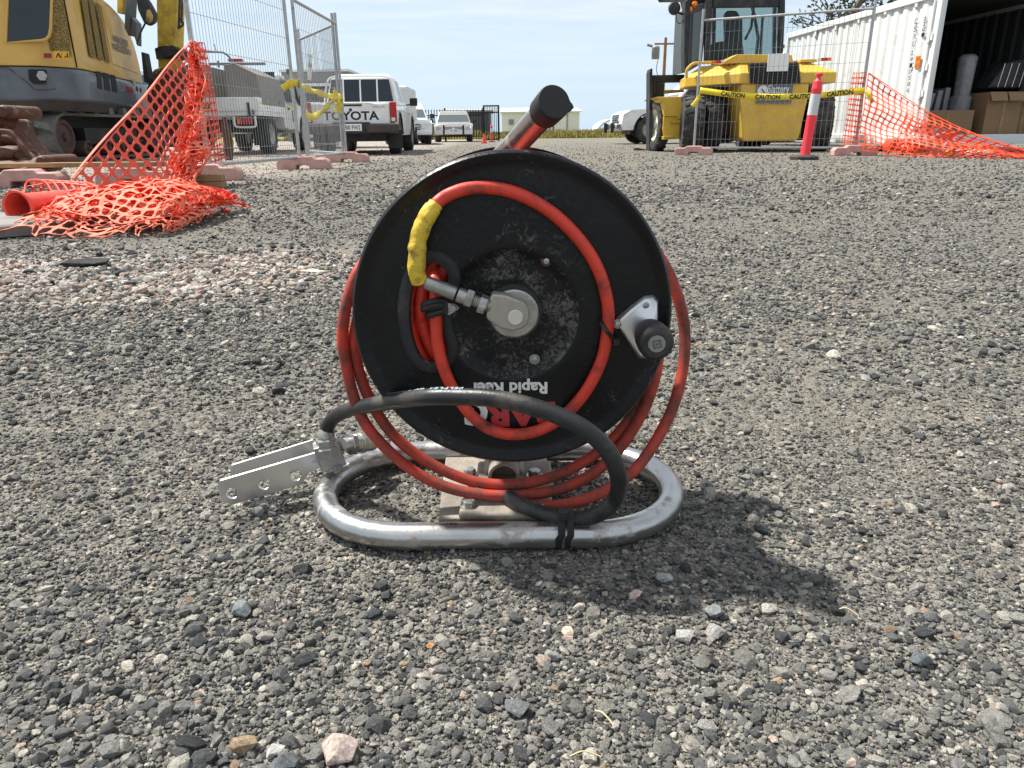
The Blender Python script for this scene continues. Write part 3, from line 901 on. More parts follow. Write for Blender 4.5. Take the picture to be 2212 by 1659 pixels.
# ferrule, nuts, threads
f0, f1 = P7(592, 190, .679), P7(772, 258, .677)
ax = (f1 - f0).normalized()
mb = MB(); mb.lathe([(.0058, 0), (.0068, .001), (.0069, (f1 - f0).length * .97), (.0062, (f1 - f0).length)], f0, ax, 22); B('ferrule', mb, m_zinc, reel, smooth=40)
c0 = P7(782, 262, .677); c1 = P7(975, 335, .676); ax2 = (c1 - c0).normalized(); LL = (c1 - c0).length
mb = MB(); mb.lathe([(.0072, 0), (.0074, .004), (.0070, LL * .3)], c0, ax2, 22); B('collar', mb, m_zinc, reel, smooth=40)
mb = MB(); mb.hexn(c0 + ax2 * LL * .25, ax2, .0090, LL * .22, (0, -1, .4)); B('nut', mb, m_zinc, reel, smooth=25)
mb = MB(); mb.hexn(c0 + ax2 * LL * .66, ax2, .0092, LL * .24, (0, -1, -.2)); B('nut', mb, m_zinc, reel, smooth=25)
mb = MB()
pr = []
for i in range(19):
    pr.append((.0052 + (.0007 if i % 2 else 0), LL * (.40 + .62 * i / 18)))
mb.lathe(pr, c0, ax2, 18); B('thread', mb, m_zinc, reel, smooth=20)
# hub disc, swivel body, centre pin
hub = P7(1115, 360, .700)
mb = MB(); mb.lathe([(.0272, .002), (.0272, -.010)], P7(1113, 352, .701) , (0, 1, 0), 48); B('hub_seal', mb, m_rubber, reel, smooth=40)
mb = MB(); mb.lathe([(.0, -.0135), (.0225, -.0135), (.0240, -.0122), (.0240, .004)], hub, (0, 1, 0), 48); B('hub_disc', mb, m_zinc, reel, smooth=40)
sw = [(985, 258), (1070, 268), (1180, 312), (1198, 350), (1205, 395), (1195, 435), (1165, 465), (1110, 482), (1050, 470), (1010, 450), (962, 415), (950, 395), (956, 350), (972, 290)]
mb = MB(); mb.prism([P7(x, y, .672) for x, y in sw], (0, .016, 0)); B('swivel_body', mb, M('swivel_steel', (.40, .38, .33), .4, .7, var=.15, vs=40, dirt=((.25, .22, .17), .35, 40, .3)), reel, smooth=30, bev=.0022, seg=3)
mb = MB(); mb.lathe([(.0, -.0012), (.0070, -.0012), (.0076, -.0004), (.0076, .003)], P7(1123, 398, .6715), (0, 1, 0), 32); B('centre_pin', mb, m_alu, reel, smooth=30)
for (x, y) in ((1305, 62), (1236, 642)):
    p = P7(x, y, .7035)
    mb = MB(); mb.lathe([(.0054, 0), (.0054, -.0014)], p, (0, 1, 0), 24); b = B('washer', mb, m_brown if y < 100 else m_zinc, reel, smooth=40)
    mb = MB(); mb.lathe([(.0028, 0), (.0028, -.0044), (.0016, -.0048), (0, -.0048)], p, (0, 1, 0), 18)
    if y > 100: mb.hexn(p, (0, -1, 0), .0042, .0030)
    B('bolt', mb, m_zinc, reel, smooth=30)
# P clip
mb = MB()
cp = P7(652, 345, .692)
clip = [P7(590, 318, .683), P7(640, 296, .6795), P7(705, 288, .684)]
for dz in (0, 26):
    q = spline([P7(580, 325 + dz, .694), P7(588, 322 + dz, .685), P7(640, 303 + dz, .6815), P7(700, 296 + dz * .9, .685), P7(735, 300 + dz * .7, .6885)], 6)
    mb.tube(q, .0032, 10)
mb2 = MB()
for dz in (0, 62):
    mb.tube(spline([P7(602, 352 + dz * .6, .692), P7(622, 345 + dz * .65, .6835), P7(680, 330 + dz * .55, .683), P7(725, 318 + dz * .4, .6885)], 6), .0030, 10)
mb.pprism([(x, y) for x, y in (z7(618, 318), z7(722, 300), z7(728, 372), z7(640, 398))], .6825, (0, .005, 0))
B('hose_clip', mb, m_rubber, reel, smooth=50)
mb = MB(); mb.pprism([z7(718, 312), z7(768, 320), z7(792, 338), z7(785, 352), z7(735, 385), z7(722, 380)], .684, (0, .0025, 0)); mb.hexn(P7(757, 342, .684), (0, -1, 0), .0034, .003)
B('clip_tab', mb, m_zinc, reel, smooth=30, bev=.0004)
# crank bracket, bolts, knob
br = [(1880, 268), (1935, 262), (1964, 292), (1962, 400), (1955, 500), (1900, 640), (1850, 640), (1800, 565), (1712, 440), (1716, 395), (1790, 335)]
mb = MB()
cen = sum((P7(x, y, .69) for x, y in br), V()) / len(br)
pol = [P7(x, y, .699) for x, y in br]
sh = lambda k, y: [V((cen.x + (p.x - cen.x) * k, y, cen.z + (p.z - cen.z) * k)) for p in pol]
mb.loft([sh(1, .6995), sh(1, .697), sh(.90, .6915), sh(.84, .6905)])
B('crank_bracket', mb, m_alu, reel, smooth=50, bev=.0015)
for (x, y) in ((1893, 322), (1728, 435)):
    p = P7(x, y, .6925)
    mb = MB(); mb.lathe([(.0048, .001), (.0048, -.0008)], p, (0, 1, 0), 20); mb.lathe([(.0030, 0), (.0030, -.0032), (.002, -.0036), (0, -.0036)], p, (0, 1, 0), 16); B('bolt', mb, m_zinc, reel, smooth=30)
kb = P7(1957, 553, .648)
mb = MB(); mb.lathe([(.0120, .044), (.0150, .036), (.0166, .024), (.0172, .010), (.0168, .003), (.0150, -.0012), (.0120, -.0022), (.0090, -.0016), (.0087, .0012), (.0, .0012)], kb, (0, 1, 0), 40); B('knob', mb, m_rubber, reel, smooth=50)
mb = MB(); mb.lathe([(.0085, .003), (.0085, -.0010), (.0078, -.0016), (0, -.0016)], kb, (0, 1, 0), 30); kc = B('knob_cap', mb, m_knobcap, reel, smooth=30)
mb = MB()
tl = V((.97, 0, .22)); tu = V((-.22, 0, .97)); kf = kb + V((0, -.0018, 0))
for s0 in (.0036, .0030):
    for q in range(4):
        a = (tl * s0 + tu * s0, -tl * s0 + tu * s0, -tl * s0 - tu * s0, tl * s0 - tu * s0)
        mb.rod(kf + a[q], kf + a[(q + 1) % 4], .00016, 5)
put_text(mb, 'H', kf, tl, tu, .0030, bold=.01, lift=.0002, center=True)
B('embossed_mark', mb, m_blk, kc, smooth=0, kind='stuff')
# cable ties
mb = MB(); mb.tube(spline([P7(1640, 395, .698), P7(1632, 430, .689), P7(1655, 470, .683), P7(1690, 510, .685), P7(1722, 540, .692), P7(1735, 560, .699)], 6), .0022, 8, flat=.4)
mb.box(P7(1718, 540, .688), (.006, .006, .0065)); B('cable_tie', mb, m_tie, reel, smooth=40)
# lettering on the front flange (upside down, as the reel stands)
mb = MB()
put_text(mb, 'Rapid Reel', P7(1312, 782, YD - .0006), (-1, 0, .004), (-.0, 0, -1), .0122, .0755, bold=.035, lift=.0)
mb.cur = 1
lc = P7(1358, 903, YD - .0006)
put_text(mb, 'BAR', lc, (-1, 0, -.03), (.03, 0, -1), .0245, .0745, bold=.05)
mb.cur = 0
put_text(mb, 'G', P7(952, 885, YD - .0006), (-1, 0, -.1), (.1, 0, -1), .027, .026, bold=.05)
B('decal', mb, [m_print_w, m_print_r], reel, smooth=0, recalc=False, kind='stuff')
# hanging outer loops of red hose
def rh(name, pts, r=.0063, mat=None):
    mb = MB(); mb.tube(spline([U(p[0], p[1], Y) for p, Y in pts], 8), r, 16); return B(name, mb, mat or m_hosered2, reel, smooth=60)
rh('outer_hose', [((790, 560), .775), ((766, 602), .765), ((746, 668), .755), ((740, 730), .75), ((748, 789), .748), ((762, 851), .745), ((786, 910), .742), ((823, 957), .738), ((867, 998), .735), ((922, 1034), .731), ((980, 1057), .729), ((1050, 1069), .727), ((1123, 1070), .727), ((1196, 1060), .728), ((1251, 1040), .730), ((1303, 1006), .733), ((1345, 960), .737), ((1380, 905), .742), ((1403, 855), .745), ((1418, 800), .75), ((1424, 740), .755)])
rh('outer_hose', [((778, 660), .765), ((764, 734), .758), ((772, 789), .756), ((790, 844), .754), ((819, 899), .75), ((856, 946), .747), ((907, 987), .744), ((966, 1020), .741), ((1024, 1040), .739), ((1086, 1047), .738), ((1152, 1041), .738), ((1215, 1021), .739), ((1273, 990), .742), ((1322, 950), .746), ((1360, 905), .750), ((1388, 862), .754), ((1408, 815), .757), ((1420, 750), .76)])
rh('outer_hose', [((1415, 540), .80), ((1447, 595), .79), ((1470, 661), .78), ((1479, 723), .775), ((1475, 796), .765), ((1457, 870), .75), ((1428, 933), .735), ((1394, 987), .722), ((1358, 1027), .712), ((1312, 1058), .706), ((1262, 1079), .703), ((1215, 1090), .705), ((1170, 1092), .715), ((1120, 1082), .735)])
# black lead hose
bh = [((706, 950), .800), ((708, 922), .800), ((722, 902), .793), ((752, 886), .765), ((796, 876), .728), ((850, 867), .690), ((920, 858), .668), ((993, 857), .655), ((1067, 861), .644), ((1140, 876), .634), ((1213, 901), .628), ((1270, 932), .624), ((1314, 976), .626), ((1335, 1025), .634), ((1333, 1069), .644), ((1306, 1103), .654), ((1262, 1120), .664), ((1213, 1119), .673), ((1164, 1105), .688), ((1130, 1092), .702), ((1098, 1074), .724)]
bpath = spline([U(p[0], p[1], Y - (.018 if p[1] < 1060 and 880 < p[0] else 0)) for p, Y in bh], 10)
mb = MB(); mb.tube(bpath, .0084, 20); hb = B('black_hose', mb, m_hoseblk, reel, smooth=60)
# print along the hose
mb = MB()
msg = 'DELFLEX 400 - ALFAGOMMA 4'
acc = [0]
for a, b in zip(bpath, bpath[1:]): acc.append(acc[-1] + (b - a).length)
def at_len(s):
    for i in range(len(acc) - 1):
        if acc[i + 1] >= s:
            t = (s - acc[i]) / max(1e-6, acc[i + 1] - acc[i]); return bpath[i].lerp(bpath[i + 1], t), (bpath[i + 1] - bpath[i]).normalized()
    return bpath[-1], (bpath[-1] - bpath[-2]).normalized()
s = .285
for ch in msg:
    p, tg = at_len(s)
    if ch != ' ':
        upv = (V((0, -.05, 1)) - tg * V((0, -.05, 1)).dot(tg)).normalized()
        xd = -tg; yd = upv.cross(xd)
        put_text(mb, ch, p + upv * .0086 + (yd * -.0026), xd, yd, .0052, .0038 if ch not in '-' else .003, bold=.02)
    s -= .0050
B('hose_print', mb, m_print_b, hb, smooth=0, recalc=False, kind='stuff')
# strap round the tube and the hose
tx = U(1216, 1150, .66).x
for dx, wd in ((-.0045, .0078), (.0048, .0072)):
    mb = MB()
    loop = []
    for k in range(28):
        a = 2 * math.pi * k / 28
        loop.append(V((tx + dx + (.003 if math.sin(a) > 0 else 0), yf + .0005 + math.cos(a) * (.0160), .0235 + math.sin(a) * (.0225))))
    mb.tube(loop, wd / 2, 8, closed=True, flat=.26, updir=(1, 0, 0)); B('strap', mb, m_rubber, reel, smooth=40)
mb = MB(); mb.box(U(1217, 1112, .655), (.0125, .007, .0115)); B('strap_buckle', mb, m_rubber, reel, smooth=0, bev=.0012)
# bracket and coupling at the side
def P4(x, y, Y): return U(*z4b(x, y), Y)
brk = thing('holed_bracket', 'bright angle bracket with three holes resting on the gravel and the tube frame', 'bracket', G(560, 1090))
Yl, Yr = .748, .800
def PB(x, y):
    t = (x - 80) / 1300.0; return P4(x, y, Yl + (Yr - Yl) * max(0, min(1.1, t)))
outer = [(92, 865), (72, 915), (78, 1000), (105, 1085), (150, 1130), (245, 1168), (1125, 912), (1200, 790), (1240, 735), (1400, 690), (1370, 620), (1325, 505)]
bm = bmesh.new()
def holes_plate(outer, holes, fn, d):
    """flat plate with round holes: triangulated between loops, extruded"""
    bm = bmesh.new(); edges = []
    for lp in [outer] + holes:
        vs = [bm.verts.new(fn(x, y)) for x, y in lp]
        edges += [bm.edges.new((vs[i], vs[(i + 1) % len(vs)])) for i in range(len(vs))]
    bmesh.ops.triangle_fill(bm, use_beauty=True, use_dissolve=False, edges=edges)
    ex = bmesh.ops.extrude_face_region(bm, geom=list(bm.faces))
    for v in [g for g in ex['geom'] if isinstance(g, bmesh.types.BMVert)]: v.co += V(d)
    bmesh.ops.recalc_face_normals(bm, faces=bm.faces)
    mb = MB(); bm.verts.index_update()
    mb.add([v.co.copy() for v in bm.verts], [[v.index for v in f.verts] for f in bm.faces]); bm.free(); return mb
hole = lambda cx, cy, r: [(cx + r * math.cos(2 * math.pi * k / 20), cy + r * .95 * math.sin(2 * math.pi * k / 20)) for k in range(20)]
mb = holes_plate(outer, [hole(246, 1024, 74), hole(650, 908, 73), hole(1048, 795, 75)], PB, (.0004, .0024, .0008))
B('front_plate', mb, m_alu, brk, smooth=20)
tp = [(92, 866), (1330, 506)]
a0, a1 = PB(92, 866), PB(1335, 503)
r0, r1 = P4(240, 668, .80), P4(1260, 355, .85)
mb = MB()
def PR(x, y):
    return P4(x, y, Yl + .030 + (Yr - Yl + .004) * max(0, min(1.1, (x - 80) / 1300.0)))
mb.prism([PR(*q) for q in [(240, 668), (1262, 352), (1330, 430), (1335, 560), (1290, 620), (1180, 700), (330, 960), (215, 900), (222, 800), (238, 745)]], (.0004, .0022, .0006))
B('rear_plate', mb, m_alu, brk, smooth=20)
mb = MB(); mb.rod(PB(1290, 600), PR(1290, 560), .004, 10); B('spacer', mb, m_zinc, brk, smooth=40)
# manifold block and quick coupling
cpl = thing('hose_coupling', 'steel manifold block with hex nut and knurled quick coupling on the black hose end', 'coupling', G(720, 1000))
bc = P4(1475, 520, .802)
Rb = Matrix.Rotation(math.radians(-14), 3, 'Y') @ Matrix.Rotation(math.radians(18), 3, 'Z')
mb = MB(); mb.box(bc, (.0300, .026, .0330), Rb); B('block', mb, m_zinc, cpl, smooth=0, bev=.0016)
n0 = P4(1462, 500, .796); nd = (P4(1425, 300, .797) - n0).normalized()
top = bpath[0]
mb = MB(); mb.hexn(n0 - nd * .004, nd, .0150, .012); B('hex_nut', mb, m_zinc, cpl, smooth=20)
mb = MB(); mb.hexn(n0 + nd * .0075, nd, .0125, .011); B('hex_nut', mb, m_zinc, cpl, smooth=20)
mb = MB(); mb.tube(spline([n0 + nd * .012, n0 + nd * .022, bpath[0] , bpath[4]], 5), .0094, 18); B('ferrule', mb, m_zinc, cpl, smooth=40)
q0, q1 = P4(1640, 410, .812), P4(2025, 365, .85)
qa = (q1 - q0).normalized(); ql = (q1 - q0).length
mb = MB(); mb.lathe([(.0082, 0), (.0082, ql * .22)], q0, qa, 24); B('nipple', mb, m_alu, cpl, smooth=40)
mb = MB(); mb.hexn(q0 + qa * ql * .2, qa, .0135, ql * .16); B('hex_nut', mb, m_zinc, cpl, smooth=20)
mb = MB()
pr = [(.0112, ql * .34), (.0120, ql * .36), (.0120, ql * .52), (.0132, ql * .53), (.0132, ql * .66), (.0122, ql * .68), (.0122, ql * .92), (.0112, ql), (.006, ql), (.006, ql * .9), (0, ql * .9)]
mb.lathe(pr, q0, qa, 30); sl = B('coupling_sleeve', mb, M('brass_steel', (.52, .49, .42), .32, .85, var=.15, vs=30), cpl, smooth=30)
mb = MB()
for k in range(36):
    a = 2 * math.pi * k / 36; X, Yv, Z = frame(qa)
    for h in (.545, .585, .625):
        mb.box(q0 + qa * ql * h + (X * math.cos(a) + Yv * math.sin(a)) * .0133, (.0009, .0009, .0009))
B('knurl', mb, m_zinc, sl, smooth=0, kind='stuff')
pg = P4(1560, 660, .792)
mb = MB(); mb.rod(pg, P4(1580, 745, .793), .0052, 8); mb.rod(pg + V((.004, 0, 0)), P4(1615, 715, .793), .0040, 8); B('plug', mb, m_zinc, cpl, smooth=30)
# ------------------------------------------------------------------ generic pieces
def wheel_meshes(R, w, rimmat, lugs=0, hub=.55):
    """tyre and rim about the local x axis, outside face at +x"""
    t = MB(); pr = [(R * hub, -w * .42), (R * .80, -w * .5), (R * .94, -w * .46), (R, -w * .34), (R, w * .34), (R * .94, w * .46), (R * .80, w * .5), (R * hub, w * .42)]
    t.lathe(pr, (0, 0, 0), (1, 0, 0), 36, cap=False)
    if lugs:
        for k in range(lugs):
            a = 2 * math.pi * k / lugs
            for sgn in (-1, 1):
                ao = a + (math.pi / lugs if sgn > 0 else 0)
                Rm = Matrix.Rotation(ao, 3, 'X')
                t.box(Rm @ V((sgn * w * .24, 0, R * .995)), (w * .44, R * 2.6 / lugs, R * .05), Rm @ Matrix.Rotation(sgn * .35, 3, 'Z'))
    r = MB(); r.lathe([(0, w * .18), (R * .16, w * .22), (R * .2, w * .12), (R * .42, w * .10), (R * hub * .93, w * .30), (R * hub * 1.02, w * .42), (R * hub * 1.02, -w * .40), (R * .3, -w * .2), (0, -w * .2)], (0, 0, 0), (1, 0, 0), 30, cap=False)
    return t, r
def add_wheel(root, x, y, R, w, rimmat, side, lugs=0, steer=0.0, spokes=0, z=None, hub=.55):
    M4 = Matrix.Translation((x, y, R if z is None else z)) @ Matrix.Rotation(steer, 4, 'Z') @ (Matrix.Rotation(math.pi, 4, 'Z') if side < 0 else Matrix.Identity(4))
    t, r = wheel_meshes(R, w, rimmat, lugs, hub)
    if spokes:
        for k in range(spokes):
            Rm = Matrix.Rotation(2 * math.pi * k / spokes, 3, 'X')
            r.box(Rm @ V((w * .26, 0, R * .32)), (w * .16, R * .10, R * .42), Rm)
    hubm = MB(); hubm.lathe([(R * .17, w * .15), (R * .15, w * .27), (R * .08, w * .32), (0, w * .32)], (0, 0, 0), (1, 0, 0), 16)
    for b in (t, r, hubm): b.v = [M4 @ v for v in b.v]
    wt = B('wheel', t, m_tyre, root, local=True, smooth=40)
    B('rim', r, rimmat, wt, local=True, smooth=40); B('hub', hubm, m_grey, wt, local=True, smooth=40)
    return wt

def side_slab(mb, poly_yz, hw, inset):
    """body shell: side outline in (y, z) with half width hw pulled in by inset(z)"""
    n = len(poly_yz)
    L = [V((-(hw - inset(z)), y, z)) for y, z in poly_yz]; R = [V((hw - inset(z), y, z)) for y, z in poly_yz]
    mb.loft([L, R])
def arch(yc, zc, r, n=9):
    return [(yc + r * math.cos(math.pi * k / (n - 1)), zc + r * math.sin(math.pi * k / (n - 1))) for k in range(n)]

def plate_part(root, text, org, xd, yd, w, h, bg, fg, name='number_plate'):
    xd, yd = V(xd).normalized(), V(yd).normalized(); n = xd.cross(yd); o = V(org)
    mb = MB(); c = [o - xd * w / 2 - yd * h / 2, o + xd * w / 2 - yd * h / 2, o + xd * w / 2 + yd * h / 2, o - xd * w / 2 + yd * h / 2]
    mb.prism([p - n * .006 for p in c], n * .008)
    p = B(name, mb, bg, root, local=True, smooth=0)
    t = MB(); put_text(t, text, o + n * .004, xd, yd, h * .62, w * .86, bold=.02, center=True)
    B('lettering', t, fg, p, local=True, smooth=0, recalc=False, kind='stuff')
    return p

def pickup(name, label, loc, rz, W=1.80, rear_y=0.0, L=5.0, s=1.0, paint=None, group=None, rimmat=None, wagon=False, front='plain', bull=False, text=None, rw=.38):
    """double or single cab truck, +y is the nose, origin on the ground below the tail"""
    paint = paint or m_white; rimmat = rimmat or m_rim
    t = thing(name, label, 'car' if wagon else 'pickup', loc, rz, group)
    hw = W / 2; k = s
    def S(p): return [(y * k, z * k) for y, z in p]
    ra, fa = 1.12, 4.12
    ins = lambda z: max(0, (z - .95 * k)) * .10 + max(0, .60 * k - z) * .14
    body = [(0.02, .52), (0.0, .62), (0.03, 1.03), (1.60 if not wagon else .2, 1.04), (3.75, 1.02), (4.70, .96), (4.93, .84), (4.98, .52), (4.94, .40)]
    body += arch(fa, .40, .47)[::1] if True else []
    body += [(1.12 + .47, .40)] + arch(ra, .42, .46)[1:] + [(ra - .46, .44)]
    # outline runs tail -> roofline -> nose -> underside back to the tail
    mb = MB(); side_slab(mb, S(body), hw, ins)
    B('body', mb, paint, t, local=True, smooth=30, bev=.025 * k, seg=2)
    # cab
    y0, y1 = (1.62, 3.62) if not wagon else (.12, 3.62)
    yt0, yt1 = (1.78, 2.92) if not wagon else (.42, 2.92)
    b = hw * .94; tp = hw * .76
    cab = MB()
    cab.loft([[V((-b, y0 * k, 1.02 * k)), V((b, y0 * k, 1.02 * k)), V((b, y1 * k, 1.0 * k)), V((-b, y1 * k, 1.0 * k))],
              [V((-b * .97, (y0 + .02) * k, 1.12 * k)), V((b * .97, (y0 + .02) * k, 1.12 * k)), V((b * .97, (y1 - .16) * k, 1.12 * k)), V((-b * .97, (y1 - .16) * k, 1.12 * k))],
              [V((-tp, yt0 * k, 1.66 * k)), V((tp, yt0 * k, 1.66 * k)), V((tp, (yt1 + .05) * k, 1.66 * k)), V((-tp, (yt1 + .05) * k, 1.66 * k))],
              [V((-tp * .86, (yt0 + .12) * k, 1.735 * k)), V((tp * .86, (yt0 + .12) * k, 1.735 * k)), V((tp * .86, (yt1 - .1) * k, 1.735 * k)), V((-tp * .86, (yt1 - .1) * k, 1.735 * k))]])
    B('cab', cab, paint, t, local=True, smooth=30, bev=.05 * k, seg=3)
    def lerp2(a, bb, u): return a + (bb - a) * u
    def cabpt(side, v, z):          # point on the cab side: v 0 rear .. 1 front
        u = (z - 1.12) / (1.66 - 1.12)
        x = lerp2(b * .97, tp, u) + .006; ya = lerp2(y0 + .02, yt0, u); yb_ = lerp2(y1 - .16, yt1 + .05, u)
        return V((side * x, lerp2(ya, yb_, v) * k, z * k))
    cuts = [(.07, .46), (.50, .93)] if not wagon else [(.04, .30), (.33, .62), (.65, .94)]
    for sd in (-1, 1):
        for va, vb in cuts:
            g = MB(); q = [cabpt(sd, va, 1.15), cabpt(sd, vb + (.0), 1.15), cabpt(sd, vb - .03, 1.60), cabpt(sd, va + .01, 1.60)]
            g.prism(q, (-sd * .012, 0, 0)); B('side_window', g, m_glassdk, t, local=True, smooth=0)
        mr = MB(); mr.box((sd * (hw + .13), (y1 - .45) * k, 1.17 * k), (.17, .10, .17)); mr.rod((sd * hw * .93, (y1 - .42) * k, 1.10 * k), (sd * (hw + .1), (y1 - .43) * k, 1.12 * k), .02, 6)
        B('mirror', mr, m_blk, t, local=True, smooth=30, bev=.03, seg=3)
        hd = MB(); 
        for yy in ((2.25, 3.05) if not wagon else (1.5, 2.5)):
            hd.box((sd * (hw + .012), yy * k, .93 * k), (.03, .20 * k, .035))
        B('door_handle', hd, paint, t, local=True, smooth=30, bev=.008, kind='stuff')
        ml = MB()
        for rr, yc, zc in ((.475 * k, fa * k, .40 * k), (.465 * k, ra * k, .42 * k)):
            ml.tube([V((sd * (hw - .01), yc + rr * math.cos(math.pi * q / 14), zc + rr * math.sin(math.pi * q / 14))) for q in range(15)], .022, 6)
        B('arch_trim', ml, m_blk, t, local=True, smooth=40, kind='stuff')
    ws = MB(); o1 = .010
    ws.prism([V((-b * .90, (y1 - .15) * k + o1, 1.11 * k)), V((b * .90, (y1 - .15) * k + o1, 1.11 * k)), V((tp * .92, (yt1 + .06) * k + o1, 1.63 * k)), V((-tp * .92, (yt1 + .06) * k + o1, 1.63 * k))], (0, -.012, -.004))
    B('windscreen', ws, m_glassws, t, local=True, smooth=0)
    und = MB(); und.box((0, 2.5 * k, .40 * k), (W * .72, 4.3 * k, .24 * k)); und.box((0, 1.12 * k, .36 * k), (W * .8, .12, .12)); und.box((0, 4.12 * k, .36 * k), (W * .8, .12, .12))
    B('underbody', und, m_blk2, t, local=True, smooth=0)
    for sd in (-1, 1):
        for yy in (ra, fa):
            add_wheel(t, sd * (hw - .13), yy * k, rw * k, .25, rimmat, sd, lugs=0, spokes=6)
    # nose
    yn = 4.98 * k
    gr = MB(); gr.box((0, yn - .02, .72 * k), (W * .48, .06, .24 * k)); g = B('grille', gr, m_blk, t, local=True, smooth=0, bev=.02)
    cb = MB()
    for z in (.66, .72, .78): cb.box((0, yn + .015, z * k), (W * .46, .02, .022 * k))
    cb.lathe([(.055, 0), (.055, .02), (0, .022)], (0, yn + .02, .72 * k), (0, 1, 0), 16); B('grille_bar', cb, m_chrome, g, local=True, smooth=30, kind='stuff')
    for sd in (-1, 1):
        h = MB(); h.loft([[V((sd * W * .27, yn - .01, .66 * k)), V((sd * W * .47, yn - .10, .68 * k)), V((sd * W * .485, yn - .22, .84 * k)), V((sd * W * .27, yn - .03, .82 * k))], [V((sd * W * .27, yn + .02, .66 * k)), V((sd * W * .47, yn - .05, .68 * k)), V((sd * W * .49, yn - .2, .84 * k)), V((sd * W * .27, yn + .0, .82 * k))]])
        B('headlight', h, m_whl, t, local=True, smooth=0, bev=.01)
    bp = MB(); bp.box((0, yn + .02, .48 * k), (W * .94, .16, .20 * k)); B('front_bumper', bp, paint if not bull else m_silver, t, local=True, smooth=30, bev=.04, seg=3)
    if bull:
        bb = MB()
        bb.tube(spline([V((-W * .46, yn + .02, .62 * k)), V((-W * .44, yn + .14, .86 * k)), V((-W * .28, yn + .18, .92 * k)), V((0, yn + .19, .93 * k)), V((W * .28, yn + .18, .92 * k)), V((W * .44, yn + .14, .86 * k)), V((W * .46, yn + .02, .62 * k))], 6), .042, 10)
        bb.box((0, yn + .15, .54 * k), (W * .98, .14, .22 * k)); bb.box((0, yn + .17, .66 * k), (W * .5, .05, .03))
        B('bull_bar', bb, m_alu, t, local=True, smooth=40)
        for sd in (-1, 1):
            u2 = MB(); u2.box((sd * W * .25, yn + .20, .66 * k), (.09, .06, .50 * k)); B('bull_bar_upright', u2, m_blk, t, local=True, smooth=0, bev=.015)
        plate_part(t, '451 VZM', (0, yn + .235, .62 * k), (-1, 0, 0), (0, 0, 1), .36, .12, m_paper, m_print_k)
    return t

# ------------------------------------------------------------------ white pickup seen from behind
hl_loc = G(781, 332); hl_loc.x = (781 - 1106) / FPX * 14.6
HW = 1.68
p = pickup('parked_pickup', 'white double cab pickup seen from behind with large black lettering on its tailgate', (hl_loc.x - .03, 15.0, 0), math.radians(2.2), W=HW, L=5.0, s=.93, rw=.40)
k = .93
mb = MB(); mb.box((0, -.015, .83 * k), (1.50, .06, .42 * k)); tg = B('tailgate', mb, m_white, p, local=True, smooth=0, bev=.02)
mb = MB(); put_text(mb, 'TOYOTA', (0, -.0485, .80 * k), (1, 0, 0), (0, 0, 1), .155, 1.08, bold=.03, center=True); B('lettering', mb, m_print_k, tg, local=True, smooth=0, recalc=False, kind='stuff')
mb = MB(); put_text(mb, 'HILUX', (.55, -.0485, .965 * k), (1, 0, 0), (0, 0, 1), .04, .24, center=True); B('badge', mb, m_grey, tg, local=True, smooth=0, recalc=False, kind='stuff')
mb = MB(); mb.box((0, -.047, 1.0 * k), (.44, .02, .035)); mb.lathe([(.03, 0), (.028, -.012), (0, -.014)], (0, -.045, .91 * k), (0, 1, 0), 14); B('tailgate_handle', mb, m_blk, tg, local=True, smooth=30)
mb = MB(); mb.tube([V((-.56, -.045, 1.0 * k)), V((-.34, -.05, 1.045 * k)), V((.34, -.05, 1.045 * k)), V((.56, -.045, 1.0 * k))], .012, 8); B('pressing', mb, m_white, tg, local=True, smooth=40)
for sd in (-1, 1):
    mb = MB(); mb.box((sd * .822, -.012, .86 * k), (.125, .075, .40 * k)); tl = B('tail_light', mb, m_redl, p, local=True, smooth=0, bev=.015)
    mb = MB(); mb.box((sd * .815, -.046, .715 * k), (.075, .015, .075 * k)); B('reversing_lens', mb, m_whl, tl, local=True, smooth=0, bev=.006)
    mb = MB(); mb.box((sd * .60, -.09, .545 * k), (.62, .20, .17)); B('rear_bumper', mb, m_slatedk, p, local=True, smooth=30, bev=.04, seg=3)
    mb = MB(); mb.box((sd * .76, .60, .30), (.30, .015, .36)); B('mud_flap', mb, m_blk, p, local=True, smooth=0, bev=.004)
mb = MB(); mb.box((0, -.055, .55 * k), (.72, .14, .22)); B('bumper_step', mb, m_blk2, p, local=True, smooth=0, bev=.02)
plate_part(p, '900 FW2', (.02, -.135, .565 * k), (1, 0, 0), (0, 0, 1), .37, .13, m_paper, m_brown2)
# rear window rack with four panes
y = 1.50 * k
for i in range(4):
    xa = -.70 + i * .354; mb = MB()
    tx_ = .045 if i in (0,) else 0; ty_ = .045 if i == 3 else 0
    mb.prism([V((xa, y - .005 + .0, 1.06 * k)), V((xa + .325, y - .005, 1.06 * k)), V((xa + .325 - ty_ * 2.0, y + .10, 1.60 * k)), V((xa + tx_ * 2.0, y + .10, 1.60 * k))], (0, .012, 0)); B('rear_window', mb, m_glassdk, p, local=True, smooth=0)
mb = MB()
for xx in (-.363, -.009, .345):
    mb.tube([V((xx, y - .02, 1.05 * k)), V((xx, y + .09, 1.63 * k))], .016, 8)
mb.tube(spline([V((-.78, y - .02, 1.04 * k)), V((-.70, y + .05, 1.50 * k)), V((-.60, y + .09, 1.64 * k)), V((-.3, y + .10, 1.67 * k)), V((.3, y + .10, 1.67 * k)), V((.60, y + .09, 1.64 * k)), V((.70, y + .05, 1.50 * k)), V((.78, y - .02, 1.04 * k))], 5), .022, 8)
mb.tube([V((-.80, y - .04, 1.05 * k)), V((.80, y - .04, 1.05 * k))], .024, 8)
B('rack', mb, m_white, p, local=True, smooth=40)
